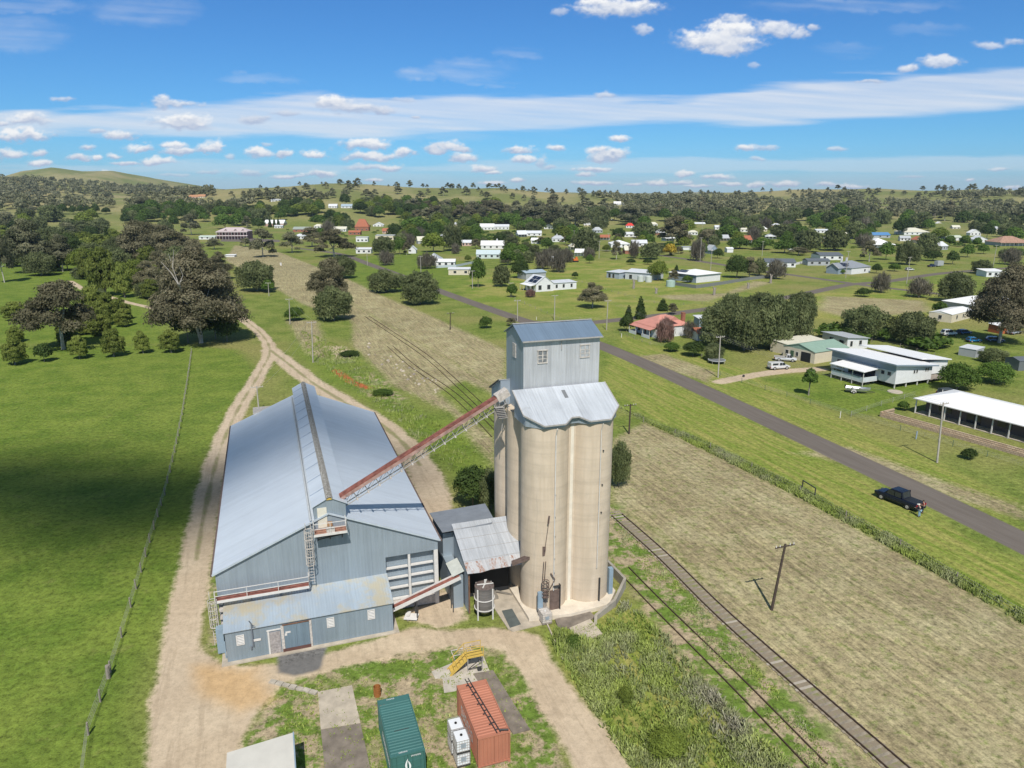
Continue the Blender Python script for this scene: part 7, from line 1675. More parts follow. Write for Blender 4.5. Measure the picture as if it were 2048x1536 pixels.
F_.append((0, 1, 2, 3, 4, 5, 6, 7, 8, 9)); m_.add(V_, F_); m_.build('hull', plain('aluminium', (.50, .52, .54), .35, .6, var=.1), bo)
for x_ in (-1.2, .3): m_ = MB(); m_.box(x_, x_ + .3, -.75, .75, .45, .5); m_.build('thwart', M_STEEL, bo)
m_ = MB(); m_.box(-2.6, -2.35, -.15, .15, .35, 1.05); m_.build('outboard_motor', M_BLACK, bo)

# people: one continuous skinned body each
def person(label, px, py, h, face, shirt, pants, hat=None, pose='stand', hair=(.05, .03, .02), dx=0, dy=0):
    g = G(px, py); o = thing('person', label, 'person', (g[0] + dx, g[1] + dy, 0), R(face)); s = h / 1.75
    # joints: index -> (x forward, y left, z), radius
    J = {'pelvis': (0, 0, .95, .15), 'chest': (.04, 0, 1.28, .165), 'neck': (.05, 0, 1.47, .065), 'head': (.07, 0, 1.62, .1), 'crown': (.06, 0, 1.72, .075)}
    lean = .18 if pose == 'lean' else 0.02
    for sd, y in (('l', 1), ('r', -1)):
        J['hip' + sd] = (0, .09 * y, .9, .1); J['knee' + sd] = (.03, .11 * y, .5, .068); J['ankle' + sd] = (-.02, .12 * y, .09, .045); J['toe' + sd] = (.14, .13 * y, .035, .04)
        J['sho' + sd] = (.03, .19 * y, 1.41, .065); ex = .12 if pose == 'stand' else .28; J['elb' + sd] = (ex, .25 * y, 1.15, .045); J['wri' + sd] = (ex + .24, .16 * y, 1.12, .032); J['hand' + sd] = (ex + .32, .14 * y, 1.11, .036)
    for k in ('chest', 'neck', 'head', 'crown', 'shol', 'shor', 'elbl', 'elbr', 'wril', 'wrir', 'handl', 'handr'):
        x, y, z, r = J[k]; J[k] = (x + lean * (z - .95) / .6, y, z, r)
    E_ = [('pelvis', 'chest'), ('chest', 'neck'), ('neck', 'head'), ('head', 'crown')]
    for sd in 'lr': E_ += [('pelvis', 'hip' + sd), ('hip' + sd, 'knee' + sd), ('knee' + sd, 'ankle' + sd), ('ankle' + sd, 'toe' + sd), ('chest', 'sho' + sd), ('sho' + sd, 'elb' + sd), ('elb' + sd, 'wri' + sd), ('wri' + sd, 'hand' + sd)]
    def skin(name, keys, edges, mat, grow=0.0, root=None):
        me = bpy.data.meshes.new(name); ks = list(keys); me.from_pydata([tuple(c * s for c in J[k][:3]) for k in ks], [(ks.index(a), ks.index(b)) for a, b in edges], [])
        ob = bpy.data.objects.new(name, me); COL.objects.link(ob); ob.parent = o
        md = ob.modifiers.new('skin', 'SKIN'); sv_ = me.skin_vertices[0].data
        for i, k in enumerate(ks): sv_[i].radius = ((J[k][3] + grow) * s, (J[k][3] + grow) * s); sv_[i].use_root = (k == (root or ks[0]))
        sb = ob.modifiers.new('sub', 'SUBSURF'); sb.levels = 1; sb.render_levels = 2; me.materials.append(mat); return ob
    sk = plain('skin_tone', (.50, .31, .22), .6)
    body = skin('body', J.keys(), E_, sk, 0, 'pelvis')
    ks = ['pelvis', 'hipl', 'hipr', 'kneel', 'kneer', 'anklel', 'ankler']
    skin('trousers', ks, [('pelvis', 'hipl'), ('pelvis', 'hipr'), ('hipl', 'kneel'), ('hipr', 'kneer'), ('kneel', 'anklel'), ('kneer', 'ankler')], pants, .018)
    ks = ['pelvis', 'chest', 'shol', 'shor', 'elbl', 'elbr']
    skin('shirt', ks, [('pelvis', 'chest'), ('chest', 'shol'), ('chest', 'shor'), ('shol', 'elbl'), ('shor', 'elbr')], shirt, .02)
    hx, _, hz, _ = J['head']; hx *= s; hz *= s
    m_ = MB(); m_.cyl((hx - .01, 0, hz + .03), (hx - .02, 0, hz + .125), .118 * s, .085 * s, 12)
    if hat: m_.cyl((hx + .02, 0, hz + .03), (hx + .02, 0, hz + .045), .19 * s, .18 * s, 14)
    m_.build('hat' if hat else 'hair', hat or plain('dark_hair', hair, .8), o)
    m_ = MB()
    for y in (-.032, .032): m_.box(hx + .092, hx + .102, y - .01, y + .01, hz, hz + .012)
    m_.box(hx + .098, hx + .118, -.012, .012, hz - .035, hz + .0); m_.box(hx + .09, hx + .1, -.025, .025, hz - .062, hz - .054)
    m_.build('face_features', plain('face_dark', (.12, .05, .04), .7), o)
    for sd, y in (('l', 1), ('r', -1)):
        hx2, hy2, hz2, _ = [c * s for c in J['hand' + sd]]; m_ = MB()
        for q, ln in enumerate((.06, .072, .075, .066)): yy = hy2 + (q - 1.5) * .019; m_.bar((hx2, yy, hz2), (hx2 + ln * .6, yy, hz2 - .008), .015); m_.bar((hx2 + ln * .6, yy, hz2 - .008), (hx2 + ln, yy, hz2 - .04), .013)
        m_.bar((hx2 - .03, hy2 - .035 * y, hz2), (hx2 + .025, hy2 - .055 * y, hz2 - .02), .016); m_.build('fingers', sk, o)
        m_ = MB(); tx, ty_, tz_, _ = [c * s for c in J['toe' + sd]]; m_.box(tx - .2, tx + .06, ty_ - .05, ty_ + .05, .0, .085); m_.build('shoe', M_BLACK, o, bevel=.02)
    return o
JEAN = plain('light_denim', (.22, .36, .47), .8); DARKC = plain('dark_shirt_cloth', (.03, .035, .05), .8); MAROON = plain('maroon_cloth', (.16, .025, .03), .8)
person('person in light blue jeans and dark top at the pickup tailgate', 1838, 1034, 1.75, 118, DARKC, JEAN, plain('white_cap', (.7, .68, .62), .7), 'lean')
person('person in a maroon top behind the pickup tailgate', 1845, 1026, 1.78, 150, MAROON, DARKC, None, 'stand')
# ================================================================ TREES
def leaf_mat(name, a, b_, rough=.65):
    m, n, b = newmat(name)
    t = N(n, 'ShaderNodeAttribute'); t.attribute_name = 'tone'
    oi = N(n, 'ShaderNodeObjectInfo')
    c = mixc(n, t.outputs['Fac'], a, b_)
    f = maprange(n, oi.outputs['Random'], 0, 1, .78, 1.22, False)
    v = N(n, 'ShaderNodeVectorMath', operation='SCALE'); n.links.new(c, v.inputs[0]); n.links.new(f, v.inputs['Scale'])
    n.links.new(v.outputs[0], b.inputs['Base Color']); b.inputs['Roughness'].default_value = rough; b.inputs['Specular IOR Level'].default_value = .2
    tl_ = N(n, 'ShaderNodeBsdfTranslucent'); mx_ = N(n, 'ShaderNodeMixShader'); mx_.inputs[0].default_value = .38; n.links.new(v.outputs[0], tl_.inputs[0])
    n.links.new(b.outputs[0], mx_.inputs[1]); n.links.new(tl_.outputs[0], mx_.inputs[2]); n.links.new(mx_.outputs[0], n.nodes['Material Output'].inputs['Surface'])
    return m
LM = {
    'gum': leaf_mat('gum_leaves', (0.084, 0.098, 0.048), (0.294, 0.288, 0.174)),
    'brown': leaf_mat('brown_gum_leaves', (.100, .098, .050), (.285, .262, .160)),
    'fuzzy': leaf_mat('she_oak_needles', (.070, .095, .036), (.250, .280, .125)),
    'olive': leaf_mat('olive_sapling_leaves', (0.080, 0.115, 0.022), (0.290, 0.335, 0.080)),
    'lush': leaf_mat('bright_leaves', (0.042, 0.084, 0.016), (0.162, 0.258, 0.048)),
    'dark': leaf_mat('dark_leaves', (0.026, 0.053, 0.014), (0.102, 0.150, 0.038)),
    'yellow': leaf_mat('yellow_green_leaves', (0.072, 0.108, 0.018), (0.264, 0.324, 0.060)),
    'gold': leaf_mat('golden_leaves', (0.240, 0.180, 0.024), (0.660, 0.504, 0.072)),
    'bare': leaf_mat('bare_twigs', (0.084, 0.074, 0.054), (0.240, 0.222, 0.168)),
    'pink': leaf_mat('pinkish_twigs', (0.144, 0.084, 0.066), (0.384, 0.240, 0.204)),
    'big': leaf_mat('big_gum_leaves', (.088, .084, .046), (.285, .255, .165)),
}
BARK = plain('grey_bark', (.24, .215, .185), .9, var=.35, scale=2); BARKP = plain('pale_bark', (.45, .42, .37), .85, var=.25, scale=2)
rng = np.random.RandomState(11)
def leaves(centers, radii, n_, size, asp=1.6, up=0.0, squash=.8, shell=.45, tone_c=.25, r_=None):
    """n_ leaf sprigs spread through overlapping clumps -> verts, quads, tone"""
    r_ = r_ or rng
    C = np.array(centers, float); Rr = np.array(radii, float); p = Rr ** 2 / (Rr ** 2).sum()
    k = r_.choice(len(C), n_, p=p)
    d = r_.normal(size=(n_, 3)); d /= np.linalg.norm(d, axis=1)[:, None]; d[:, 2] = np.where(d[:, 2] < -.35, -d[:, 2], d[:, 2])
    rad = Rr[k] * r_.rand(n_) ** shell
    bump_ = 1 + .22 * np.sin(d[:, 0] * 5 + k) * np.sin(d[:, 1] * 6 + 2 * k)
    P = C[k] + d * (rad * bump_)[:, None] * np.array([1, 1, squash])
    nrm = d * 1.0 + r_.normal(size=(n_, 3)) * .5; nrm /= np.linalg.norm(nrm, axis=1)[:, None]
    a = np.cross(nrm, r_.normal(size=(n_, 3)))
    if up > 0: a = a * (1 - up) + np.array([0, 0, 1.0]) * up * 2
    a /= np.linalg.norm(a, axis=1)[:, None]; b = np.cross(nrm, a); b /= np.linalg.norm(b, axis=1)[:, None]
    s = size * (.55 + .9 * r_.rand(n_)); sa = (s * asp / 2)[:, None]; sb = (s / asp / 2 * 1.3)[:, None]
    V = np.stack([P - a * sa, P + b * sb, P + a * sa, P - b * sb], 1).reshape(-1, 3)
    F = np.arange(n_ * 4).reshape(-1, 4)
    ct = r_.rand(len(C)); t = np.clip(.45 + (ct[k] - .5) * tone_c * 2.2 + (r_.rand(n_) - .5) * .38 + .10 * d[:, 2], 0, 1)
    return V, F, np.repeat(t, 4)
def tube(path, r0, r1, n_=6):
    P = [Vector(p) for p in path]; V_ = []; F_ = []
    for i, p in enumerate(P):
        d = (P[min(i + 1, len(P) - 1)] - P[max(i - 1, 0)]).normalized(); a = d.cross(Vector((.3, 1, .1))).normalized(); b = d.cross(a); r = r0 + (r1 - r0) * i / (len(P) - 1)
        for q in range(n_): t = 2 * math.pi * q / n_; V_.append(tuple(p + a * r * math.cos(t) + b * r * math.sin(t)))
    for i in range(len(P) - 1):
        for q in range(n_): F_.append((i * n_ + q, i * n_ + (q + 1) % n_, (i + 1) * n_ + (q + 1) % n_, (i + 1) * n_ + q))
    return np.array(V_), np.array(F_)
def limbs(base_h, targets, r0, r_, trunk_top=None, n_=6):
    Vs, Fs, off = [], [], 0
    top = trunk_top or (0, 0, base_h)
    v, f = tube([(0, 0, -.2), (top[0] * .3, top[1] * .3, base_h * .5), top], r0, r0 * .7, n_ + 2); Vs.append(v); Fs.append(f); off = len(v)
    for t in targets:
        t = np.array(t, float); tp = np.array(top, float); m1 = tp + (t - tp) * .45 + np.array([0, 0, -.06 * np.linalg.norm(t - tp)]) + r_.normal(size=3) * .25
        v, f = tube([tuple(tp * 1.0 - np.array([0, 0, .15])), tuple(m1), tuple(t)], r0 * .5, r0 * .1, n_ - 1); Vs.append(v); Fs.append(f + off); off += len(v)
    return np.concatenate(Vs), np.concatenate(Fs)
def gum_shape(seed, H=16., W=16., nc=14, low=.30):
    r_ = np.random.RandomState(seed); C = []; Rr = []
    for i in range(nc):
        a = i * 2.4 + r_.rand() * .7; q = ((i + .5) / nc) ** .55; rr = W * .34 * q
        z = H * (1 - .13 - (1 - low) * .60 * q ** 1.7) + r_.normal() * H * .05
        C.append((rr * math.cos(a) * 1.05, rr * math.sin(a), z - H * .04)); Rr.append(W * ((.11 if nc > 30 else .125) + .08 * r_.rand()))
    return C, Rr, r_
TREE = {}
def reg(key, parts):  # parts: [(name, verts, faces, tone or None, mat)]
    out = []
    for nm, V, F, t, m_ in parts:
        me = np_mesh(nm, V, F, 4, nm == 'trunk', [m_])
        if t is not None: vattr(me, 'tone', t)
        out.append((nm, me))
    TREE[key] = out
def make_gum(key, seed, nl, ls, mat, H=16., W=16., nc=14, low=.3, bark=BARKP, single=False):
    C, Rr, r_ = gum_shape(seed, H, W, nc, low)
    V, F, t = leaves(C, Rr, nl, ls, 1.5, 0, .72, .42, .32, r_)
    tv, tf = limbs(H * .28, [(c[0] * .8, c[1] * .8, c[2] - .5) for c in C[::2 if not single else 4]], H * .024, r_, (r_.normal() * .4, r_.normal() * .4, H * .3), 6 if not single else 4)
    if single:
        V2 = np.concatenate([V, tv]); F2 = np.concatenate([F, tf + len(V)]); me = np_mesh('gum_tree', V2, F2, 4, False, [mat, bark], np.concatenate([np.zeros(len(F)), np.ones(len(tf))]))
        vattr(me, 'tone', np.concatenate([t, np.full(len(tv), .5)])); TREE[key] = me
    else: reg(key, [('crown', V, F, t, mat), ('trunk', tv, tf, None, bark)])
for k in range(3):
    make_gum('gumN%d' % k, 20 + k, 22000, .36, LM['gum'], nc=24, low=.10); make_gum('brownN%d' % k, 30 + k, 17000, .34, LM['brown'], nc=22, low=.06)
    make_gum('gumM%d' % k, 40 + k, 6500, .52, LM['gum'], nc=15, low=.0); make_gum('brownM%d' % k, 50 + k, 6500, .52, LM['brown'], nc=15, low=.0)
    make_gum('gumF%d' % k, 60 + k, 900, 1.2, LM['gum'], nc=9, low=.0, single=True, bark=BARK); make_gum('brownF%d' % k, 70 + k, 900, 1.2, LM['brown'], nc=9, low=.0, single=True, bark=BARK)
def make_fuzzy(key, seed, nl, ls, mat, H=8., W=9., stems=9, up=.35, asp=1.9, sq=1.0):
    r_ = np.random.RandomState(seed); C = []; Rr = []; T_ = []
    for i in range(stems):
        a = i * 2.4; q = math.sqrt((i + .3) / stems); rr = W * .33 * q; top = H * (1 - .38 * q * q) * (.9 + .15 * r_.rand())
        for z in (.28, .52, .76): C.append((rr * math.cos(a) * (.7 + .5 * z), rr * math.sin(a) * (.7 + .5 * z), top * z)); Rr.append(W * .20 * (1.08 - .35 * z) * (.85 + .3 * r_.rand()))
        T_.append((rr * math.cos(a) * 1.05, rr * math.sin(a) * 1.05, top * .85))
    V, F, t = leaves(C, Rr, nl, ls, asp, up, sq, .5, .22, r_); V[:, 2] = np.maximum(V[:, 2], .05)
    tv, tf = limbs(H * .05, T_, .22, r_, (0, 0, H * .06), 5)
    reg(key, [('crown', V, F, t, mat), ('trunk', tv, tf, None, BARK)])
for k in range(2):
    make_fuzzy('fuzzyN%d' % k, 80 + k, 19000, .25, LM['fuzzy']); make_fuzzy('fuzzyM%d' % k, 84 + k, 5500, .42, LM['fuzzy'])
    make_fuzzy('oliveN%d' % k, 88 + k, 13000, .24, LM['olive'], 8, 5.5, 6, .45); make_fuzzy('bareN%d' % k, 92 + k, 1900, .42, LM['bare'], 7, 8, 9, .5, 4)
    make_fuzzy('bareM%d' % k, 192 + k, 900, .6, LM['bare'], 7, 8, 9, .5, 4)
make_fuzzy('pinkN0', 96, 2600, .4, LM['pink'], 7, 7, 9, .55, 4)
def make_ball(key, seed, nl, ls, mat, H=7., W=8., nc=13, stemh=.10, trunk=True, shape='ball'):
    r_ = np.random.RandomState(seed); C = []; Rr = []
    if shape == 'cone':
        for i in range(9): z = (i + .5) / 9; C.append((r_.normal() * .1, r_.normal() * .1, H * z * .94)); Rr.append(W * .5 * (1.02 - z) ** .75 + .12)
    else:
        for i in range(nc): a = i * 2.4; q = math.sqrt(i / nc); C.append((W * .27 * q * math.cos(a), W * .27 * q * math.sin(a), H * (stemh + (1 - stemh) * (.66 - .38 * q * q + .12 * (r_.rand() - .5)) - .02))); Rr.append(W * .245 * (.85 + .3 * r_.rand()))
    V, F, t = leaves(C, Rr, nl, ls, 1.4, .1, .95 if shape == 'ball' else 1.0, .35, .16, r_); V[:, 2] = np.maximum(V[:, 2], .03)
    tv, tf = limbs(H * .3, [(c[0], c[1], c[2]) for c in C[:4]], .16 * H / 7, r_, (0, 0, H * .32), 5)
    reg(key, [('crown', V, F, t, mat), ('trunk', tv, tf, None, BARK)])
for k in range(2):
    for nm in ('lush', 'dark', 'yellow'):
        make_ball(nm + 'N%d' % k, 100 + k, 13000, .24, LM[nm]); make_ball(nm + 'M%d' % k, 104 + k, 3800, .42, LM[nm])
make_ball('goldM0', 110, 1500, .6, LM['gold']); make_ball('coneM0', 112, 2400, .42, LM['dark'], 10, 4, shape='cone'); make_ball('coneM1', 113, 2400, .42, LM['dark'], 10, 3.4, shape='cone')
make_ball('treeN0', 114, 4200, .36, LM['lush'], 8, 4, 9, .28)
make_gum('bigN0', 25, 56000, .24, LM['big'], nc=38, low=.0, W=17)
REF = {'big': (16, 16.5), 'gum': (16, 16.5), 'brown': (16, 16.5), 'fuzzy': (8, 8.6), 'olive': (8, 5.6), 'bare': (7, 8), 'pink': (7, 7), 'lush': (7, 8.2), 'dark': (7, 8.2), 'yellow': (7, 8.2), 'gold': (7, 8.2), 'cone': (10.2, 4.2), 'tree': (8, 4.2)}
NAMES = {'big': ('gum_tree', 'gum tree'), 'gum': ('gum_tree', 'gum tree'), 'brown': ('gum_tree', 'gum tree'), 'fuzzy': ('she_oak', 'tree'), 'olive': ('sapling', 'young tree'), 'bare': ('leafless_tree', 'tree'), 'pink': ('leafless_tree', 'tree'), 'lush': ('garden_tree', 'tree'), 'dark': ('dark_shrub', 'shrub'), 'yellow': ('garden_tree', 'tree'), 'gold': ('golden_tree', 'tree'), 'cone': ('cypress', 'cypress'), 'tree': ('lawn_tree', 'tree')}
def put_tree(kind, lod, x, y, z, w, h, label, group=None):
    rh_, rw_ = REF[kind]; key = None
    c = [k for k in TREE if k.startswith(kind + lod)]
    if not c: c = [k for k in TREE if k.startswith(kind + ('M' if lod != 'M' else 'N'))]
    key = random.choice(c); nm, cat = NAMES[kind]; sc = (w / rw_, w / rw_, h / rh_); T_ = TREE[key]
    if isinstance(T_, list):
        o = thing(nm, label, cat, (x, y, z), random.uniform(0, 6.28), group); o.scale = sc
        for pn, me in T_: p_ = bpy.data.objects.new(pn, me); COL.objects.link(p_); p_.parent = o
    else:
        o = bpy.data.objects.new(nm, T_); COL.objects.link(o); o.location = (x, y, z); o.rotation_euler = (0, 0, random.uniform(0, 6.28)); o.scale = sc; tag(o, label, cat, group)
    return o
def P_(kind, x, yb, wpx, hpx, label, lod=None):
    hill = yb < 445; g = T(x, yb) if hill else (*G(x, yb), 0.0)
    dep = g[1] * math.cos(PITCH) + (CAM_H - g[2]) * math.sin(PITCH); k = dep / FPX
    w = wpx * k; h = hpx * k
    lod = lod or ('N' if wpx > 42 and dep < 420 else 'M')
    # set the trunk back a little so that the crown's near face sits where it is seen
    return put_tree(kind, lod, g[0], g[1] + w * .15, g[2], w, h, label)
random.seed(21)
bg_t = P_('big', 390, 692, 196, 200, 'huge dome crowned grey brown gum with pale dead branches above the dirt track')
V1, F1 = limbs(9, [(-1.6, -4.5, 14.8), (-.4, -5, 15.4), (.6, -6.2, 13.2), (-2.4, -5.6, 13.6), (1.2, -6.6, 11.0)], .22, np.random.RandomState(8), (0, -5.6, 10.2), 5)
me_ = np_mesh('dead_branch', V1, F1, 4, True, [plain('bleached_wood', (.40, .37, .34), .8)]); db_ = bpy.data.objects.new('dead_branch', me_); COL.objects.link(db_); db_.parent = bg_t; bg_t.rotation_euler = (0, 0, 0)
for a in [
    
    ('brown', 112, 704, 165, 155, 'spreading brown tinged gum with open crown at the left pasture edge'),
    ('gum', 50, 547, 100, 112, 'big dark gum with several trunks at the far left'), ('gum', 120, 544, 66, 78, 'ash grey gum just right of the big dark one'),
    ('brown', 272, 541, 102, 98, 'rust tinted gum between the saplings and the huge dome crowned gum'),
    ('olive', 205, 593, 76, 112, 'tallest olive green sapling clump beyond the path'), ('olive', 246, 596, 48, 78, 'olive sapling at the right side of the tallest clump'), ('olive', 186, 648, 62, 92, 'olive sapling in front of the tallest clump'), ('olive', 212, 650, 60, 74, 'broad olive sapling right of the path end'),
    ('olive', 172, 560, 40, 70, 'olive sapling behind the tallest clump'), ('olive', 300, 600, 40, 50, 'olive sapling against the left of the huge gum'),
    ('olive', 25, 731, 56, 64, 'leftmost bush of the row along the pasture'), ('dark', 85, 725, 42, 42, 'dark rounded bush second in the row along the pasture'), ('olive', 156, 719, 42, 58, 'olive bush in the pasture row under the brown gum'), ('olive', 224, 715, 52, 66, 'wide olive bush in the middle of the pasture row'), ('olive', 284, 708, 36, 54, 'narrow olive bush in the pasture row'), ('olive', 339, 707, 50, 56, 'olive bush nearest the huge gum trunk'), ('dark', 451, 685, 60, 62, 'dark bush by the dirt track under the huge gum'), ('dark', 372, 688, 70, 80, 'dark understorey left of the huge gum trunk'), ('dark', 428, 680, 60, 84, 'dark understorey right of the huge gum trunk'),
    ('fuzzy', 510, 584, 88, 66, 'fuzzy dark thicket left of the mown reserve'), ('lush', 536, 586, 30, 30, 'green bush at the foot of the fuzzy thicket'), ('cone', 215, 497, 20, 46, 'single dark cypress in the left woods'), ('gum', 4, 566, 50, 108, 'dark gum cut by the left frame edge'),
    ('yellow', 164, 496, 60, 34, 'bright yellow green tree by the shade sail'), ('fuzzy', 188, 473, 62, 34, 'fuzzy tree above the shade sail'), ('gum', 131, 474, 50, 32, 'small gum left of the fuzzy tree above the sail'),
    ('gum', 93, 456, 46, 40, 'dark gum on the far left green'), ('gum', 63, 450, 60, 40, 'broad gum in the far left belt'), ('gum', 35, 447, 60, 38, 'gum near the left frame edge in the far belt'), ('gum', 12, 466, 60, 46, 'large dark gum at the left frame edge in the far belt'),
    ('gum', 221, 411, 18, 17, 'round gum alone on the far left ridge paddock'), ('gum', 284, 424, 38, 32, 'dark gum pair, left one below the far left paddock'), ('gum', 305, 424, 32, 27, 'dark gum pair, right one below the far left paddock'), ('lush', 336, 425, 32, 25, 'green tree right of the dark gum pair'),
    ('dark', 257, 454, 36, 34, 'dense dark green tree in the left gardens'), ('lush', 279, 456, 28, 28, 'green tree right of the dense dark one in the left gardens'), ('cone', 317, 451, 13, 30, 'dark conifer in the left gardens'), ('cone', 330, 455, 13, 28, 'second dark conifer in the left gardens, the right one'), ('lush', 301, 452, 28, 24, 'soft green tree beside the white cottage in the left gardens'), ('lush', 346, 455, 24, 26, 'bright tree right of the conifers'),
    ('gum', 380, 470, 44, 46, 'silvery gum left of the hotel'), ('brown', 364, 499, 50, 30, 'brownish tree under the silvery gum'), ('gum', 426, 499, 40, 24, 'blue grey tree in front of the hotel sheds'), ('lush', 448, 459, 46, 34, 'dark green tree behind the hotel, left one'), ('lush', 474, 455, 38, 30, 'dark green tree behind the hotel, right one'), ('brown', 342, 511, 62, 32, 'low brown tree between the rusty gum and the hotel'), ('gum', 493, 457, 24, 28, 'grey tree right of the hotel'),
    ('gum', 523, 515, 60, 62, 'grey gum standing at the head of the mown reserve'), ('gum', 490, 494, 26, 20, 'smaller gum left of the one at the head of the reserve'), ('gum', 582, 506, 50, 46, 'bluish gum right of the reserve head gum'), ('brown', 622, 494, 50, 42, 'brown gum left of the road bend cluster'), ('brown', 665, 515, 90, 60, 'broad dark brown gum at the road bend'), ('fuzzy', 683, 558, 60, 50, 'fuzzy olive tree above the double gum on the reserve'),
    ('brown', 658, 624, 98, 118, 'tall layered gum standing on the mown reserve'), ('fuzzy', 665, 643, 84, 76, 'dense fuzzy she oak at the foot of the layered gum'), ('fuzzy', 770, 586, 80, 50, 'left half of the fuzzy thicket beside the road'), ('fuzzy', 838, 610, 90, 72, 'right and larger half of the fuzzy thicket beside the road'), ('lush', 588, 642, 48, 28, 'green bush beyond the wire pole on the left of the reserve'),
    ('bare', 771, 531, 40, 32, 'grey leafless shrub on the green beyond the road bend'), ('fuzzy', 765, 510, 50, 40, 'fuzzy green tree behind the grey shrub'), ('lush', 799, 509, 30, 38, 'bright green tree beside the fuzzy one in mid town'), ('brown', 813, 510, 22, 28, 'brown tree left of the narrow white house'), ('yellow', 866, 505, 58, 42, 'rounded yellow green tree behind the grey pyramid roof'), ('fuzzy', 906, 502, 50, 58, 'tall soft green tree right of the yellow green one'), ('lush', 828, 470, 74, 38, 'wide dark green tree crown below the church'), ('lush', 640, 452, 60, 24, 'dark green tree mass left of the church, right part'), ('lush', 610, 447, 50, 24, 'dark green tree mass left of the church, left part'), ('bare', 853, 538, 50, 34, 'leafless grey tree before the grey pyramid roof'),
    ('lush', 956, 575, 36, 64, 'upright leafy tree beside the cream shed'), ('fuzzy', 1003, 574, 40, 48, 'upright fuzzy tree right of the cream shed'), ('lush', 1024, 595, 28, 30, 'small green tree on the paddock corner'), ('dark', 1040, 557, 44, 40, 'dark green tree left of the solar farmhouse'), ('lush', 1016, 531, 40, 38, 'leafy tree right of the teal cottage'), ('yellow', 936, 524, 17, 15, 'small golden green conifer shaped shrub'), ('pink', 1061, 595, 24, 18, 'red brown shrub before the solar farmhouse'), ('bare', 1086, 539, 46, 42, 'leafless tree left of the red verandah'), ('bare', 1118, 545, 42, 50, 'tall leafless tree in front of the red verandah'), ('brown', 1082, 488, 22, 16, 'reddish rounded tree in the middle street row'), ('yellow', 1030, 489, 26, 20, 'yellow green tree beside the double gabled house'), ('brown', 951, 497, 26, 20, 'brownish shrub right of the pink cottage'), ('brown', 1131, 489, 24, 18, 'olive brown tree by the grey hipped roof'), ('dark', 1150, 557, 16, 14, 'dark shrub right of the solar farmhouse'),
    ('brown', 945, 447, 54, 44, 'dark brown gum above the white halls, left one'), ('brown', 985, 442, 64, 44, 'dark brown gum above the white halls, middle one'), ('gum', 1030, 450, 54, 44, 'dark gum above the white halls, right one'), ('gum', 1062, 457, 62, 52, 'big grey gum right of the white halls'), ('gum', 1108, 458, 64, 54, 'big grey gum above the middle street row'), ('gum', 1152, 464, 74, 58, 'large dark gum at the centre of the far belt'), ('gum', 1262, 452, 58, 50, 'dark gum right of the white gabled cottage'),
    ('brown', 1186, 617, 70, 52, 'round open crowned tree alone in the middle paddock'), ('cone', 1281, 638, 25, 50, 'tall dark cypress behind the salmon cottage'), ('cone', 1257, 641, 19, 34, 'shorter dark cypress left of the tall one'), ('dark', 1254, 664, 36, 36, 'clipped dark block shrub left of the salmon cottage'), ('cone', 1326, 622, 26, 27, 'dark pointed shrub behind the salmon roof'), ('brown', 1346, 629, 26, 24, 'brown green shrub right of the pointed one'), ('pink', 1331, 686, 44, 56, 'leafless blossom tree against the salmon cottage wall'), ('bare', 1380, 677, 36, 38, 'leafless tree before the white cottage wing'),
    ('lush', 1344, 704, 38, 20, 'low green shrub in the cottage hedge'), ('dark', 1388, 714, 54, 32, 'dark shrub in the cottage hedge'), ('fuzzy', 1428, 722, 46, 38, 'scrubby bush at the right end of the cottage hedge'),
    ('fuzzy', 1440, 694, 92, 92, 'leftmost tree of the big dark thicket'), ('fuzzy', 1492, 704, 92, 104, 'second tree of the big dark thicket'), ('fuzzy', 1546, 700, 100, 118, 'tallest tree of the big dark thicket'), ('fuzzy', 1596, 690, 76, 100, 'rightmost tree of the big dark thicket'), ('fuzzy', 1466, 655, 70, 72, 'open tree at the upper left of the big thicket'), ('fuzzy', 1520, 650, 84, 70, 'tree at the back of the big thicket'), ('fuzzy', 1608, 632, 64, 52, 'tree at the upper right of the big thicket'),
    ('yellow', 1317, 562, 48, 42, 'bright lime green tree between the sheds and white bungalow'), ('brown', 1348, 563, 24, 24, 'palm like brown tree by the bungalow'), ('lush', 1376, 566, 24, 16, 'green shrub before the bungalow'), ('cone', 1353, 543, 11, 15, 'small conifer behind the bungalow'), ('dark', 1262, 529, 22, 12, 'left of two round shrubs by the far street'), ('dark', 1296, 529, 22, 12, 'right of two round shrubs by the far street'),
    ('dark', 1476, 557, 56, 48, 'dark green tree right of the bungalow'), ('brown', 1500, 557, 40, 46, 'bronze green tree beside the dark one right of the bungalow'), ('fuzzy', 1520, 552, 34, 38, 'fuzzy tree at the end of the bungalow trees'), ('bare', 1554, 559, 48, 42, 'leafless tree before the charcoal roofed house'), ('bare', 1395, 522, 40, 46, 'leafless street tree beside the tall pole'), ('fuzzy', 1303, 519, 48, 36, 'fuzzy street tree in the middle distance'), ('bare', 1268, 517, 26, 38, 'thin leafless street tree'), ('brown', 1233, 519, 26, 38, 'round brown tree standing beside the far street'), ('gold', 1340, 512, 30, 26, 'golden palm like tree'), ('dark', 1436, 517, 24, 22, 'dark shrub by the street corner'),
    ('fuzzy', 1172, 510, 60, 58, 'large fuzzy tree above the orange machine'), ('brown', 1349, 491, 74, 60, 'large brown gum in the centre right of town'), ('brown', 1418, 492, 50, 38, 'brown tree right of the large brown gum'), ('fuzzy', 1290, 477, 54, 36, 'green tree behind the broad white roof'), ('dark', 1454, 472, 36, 34, 'round dark street tree on green grass'), ('fuzzy', 1507, 468, 32, 40, 'olive street tree right of the round dark one'), ('dark', 1450, 443, 50, 28, 'dense dark tree in the far belt'),
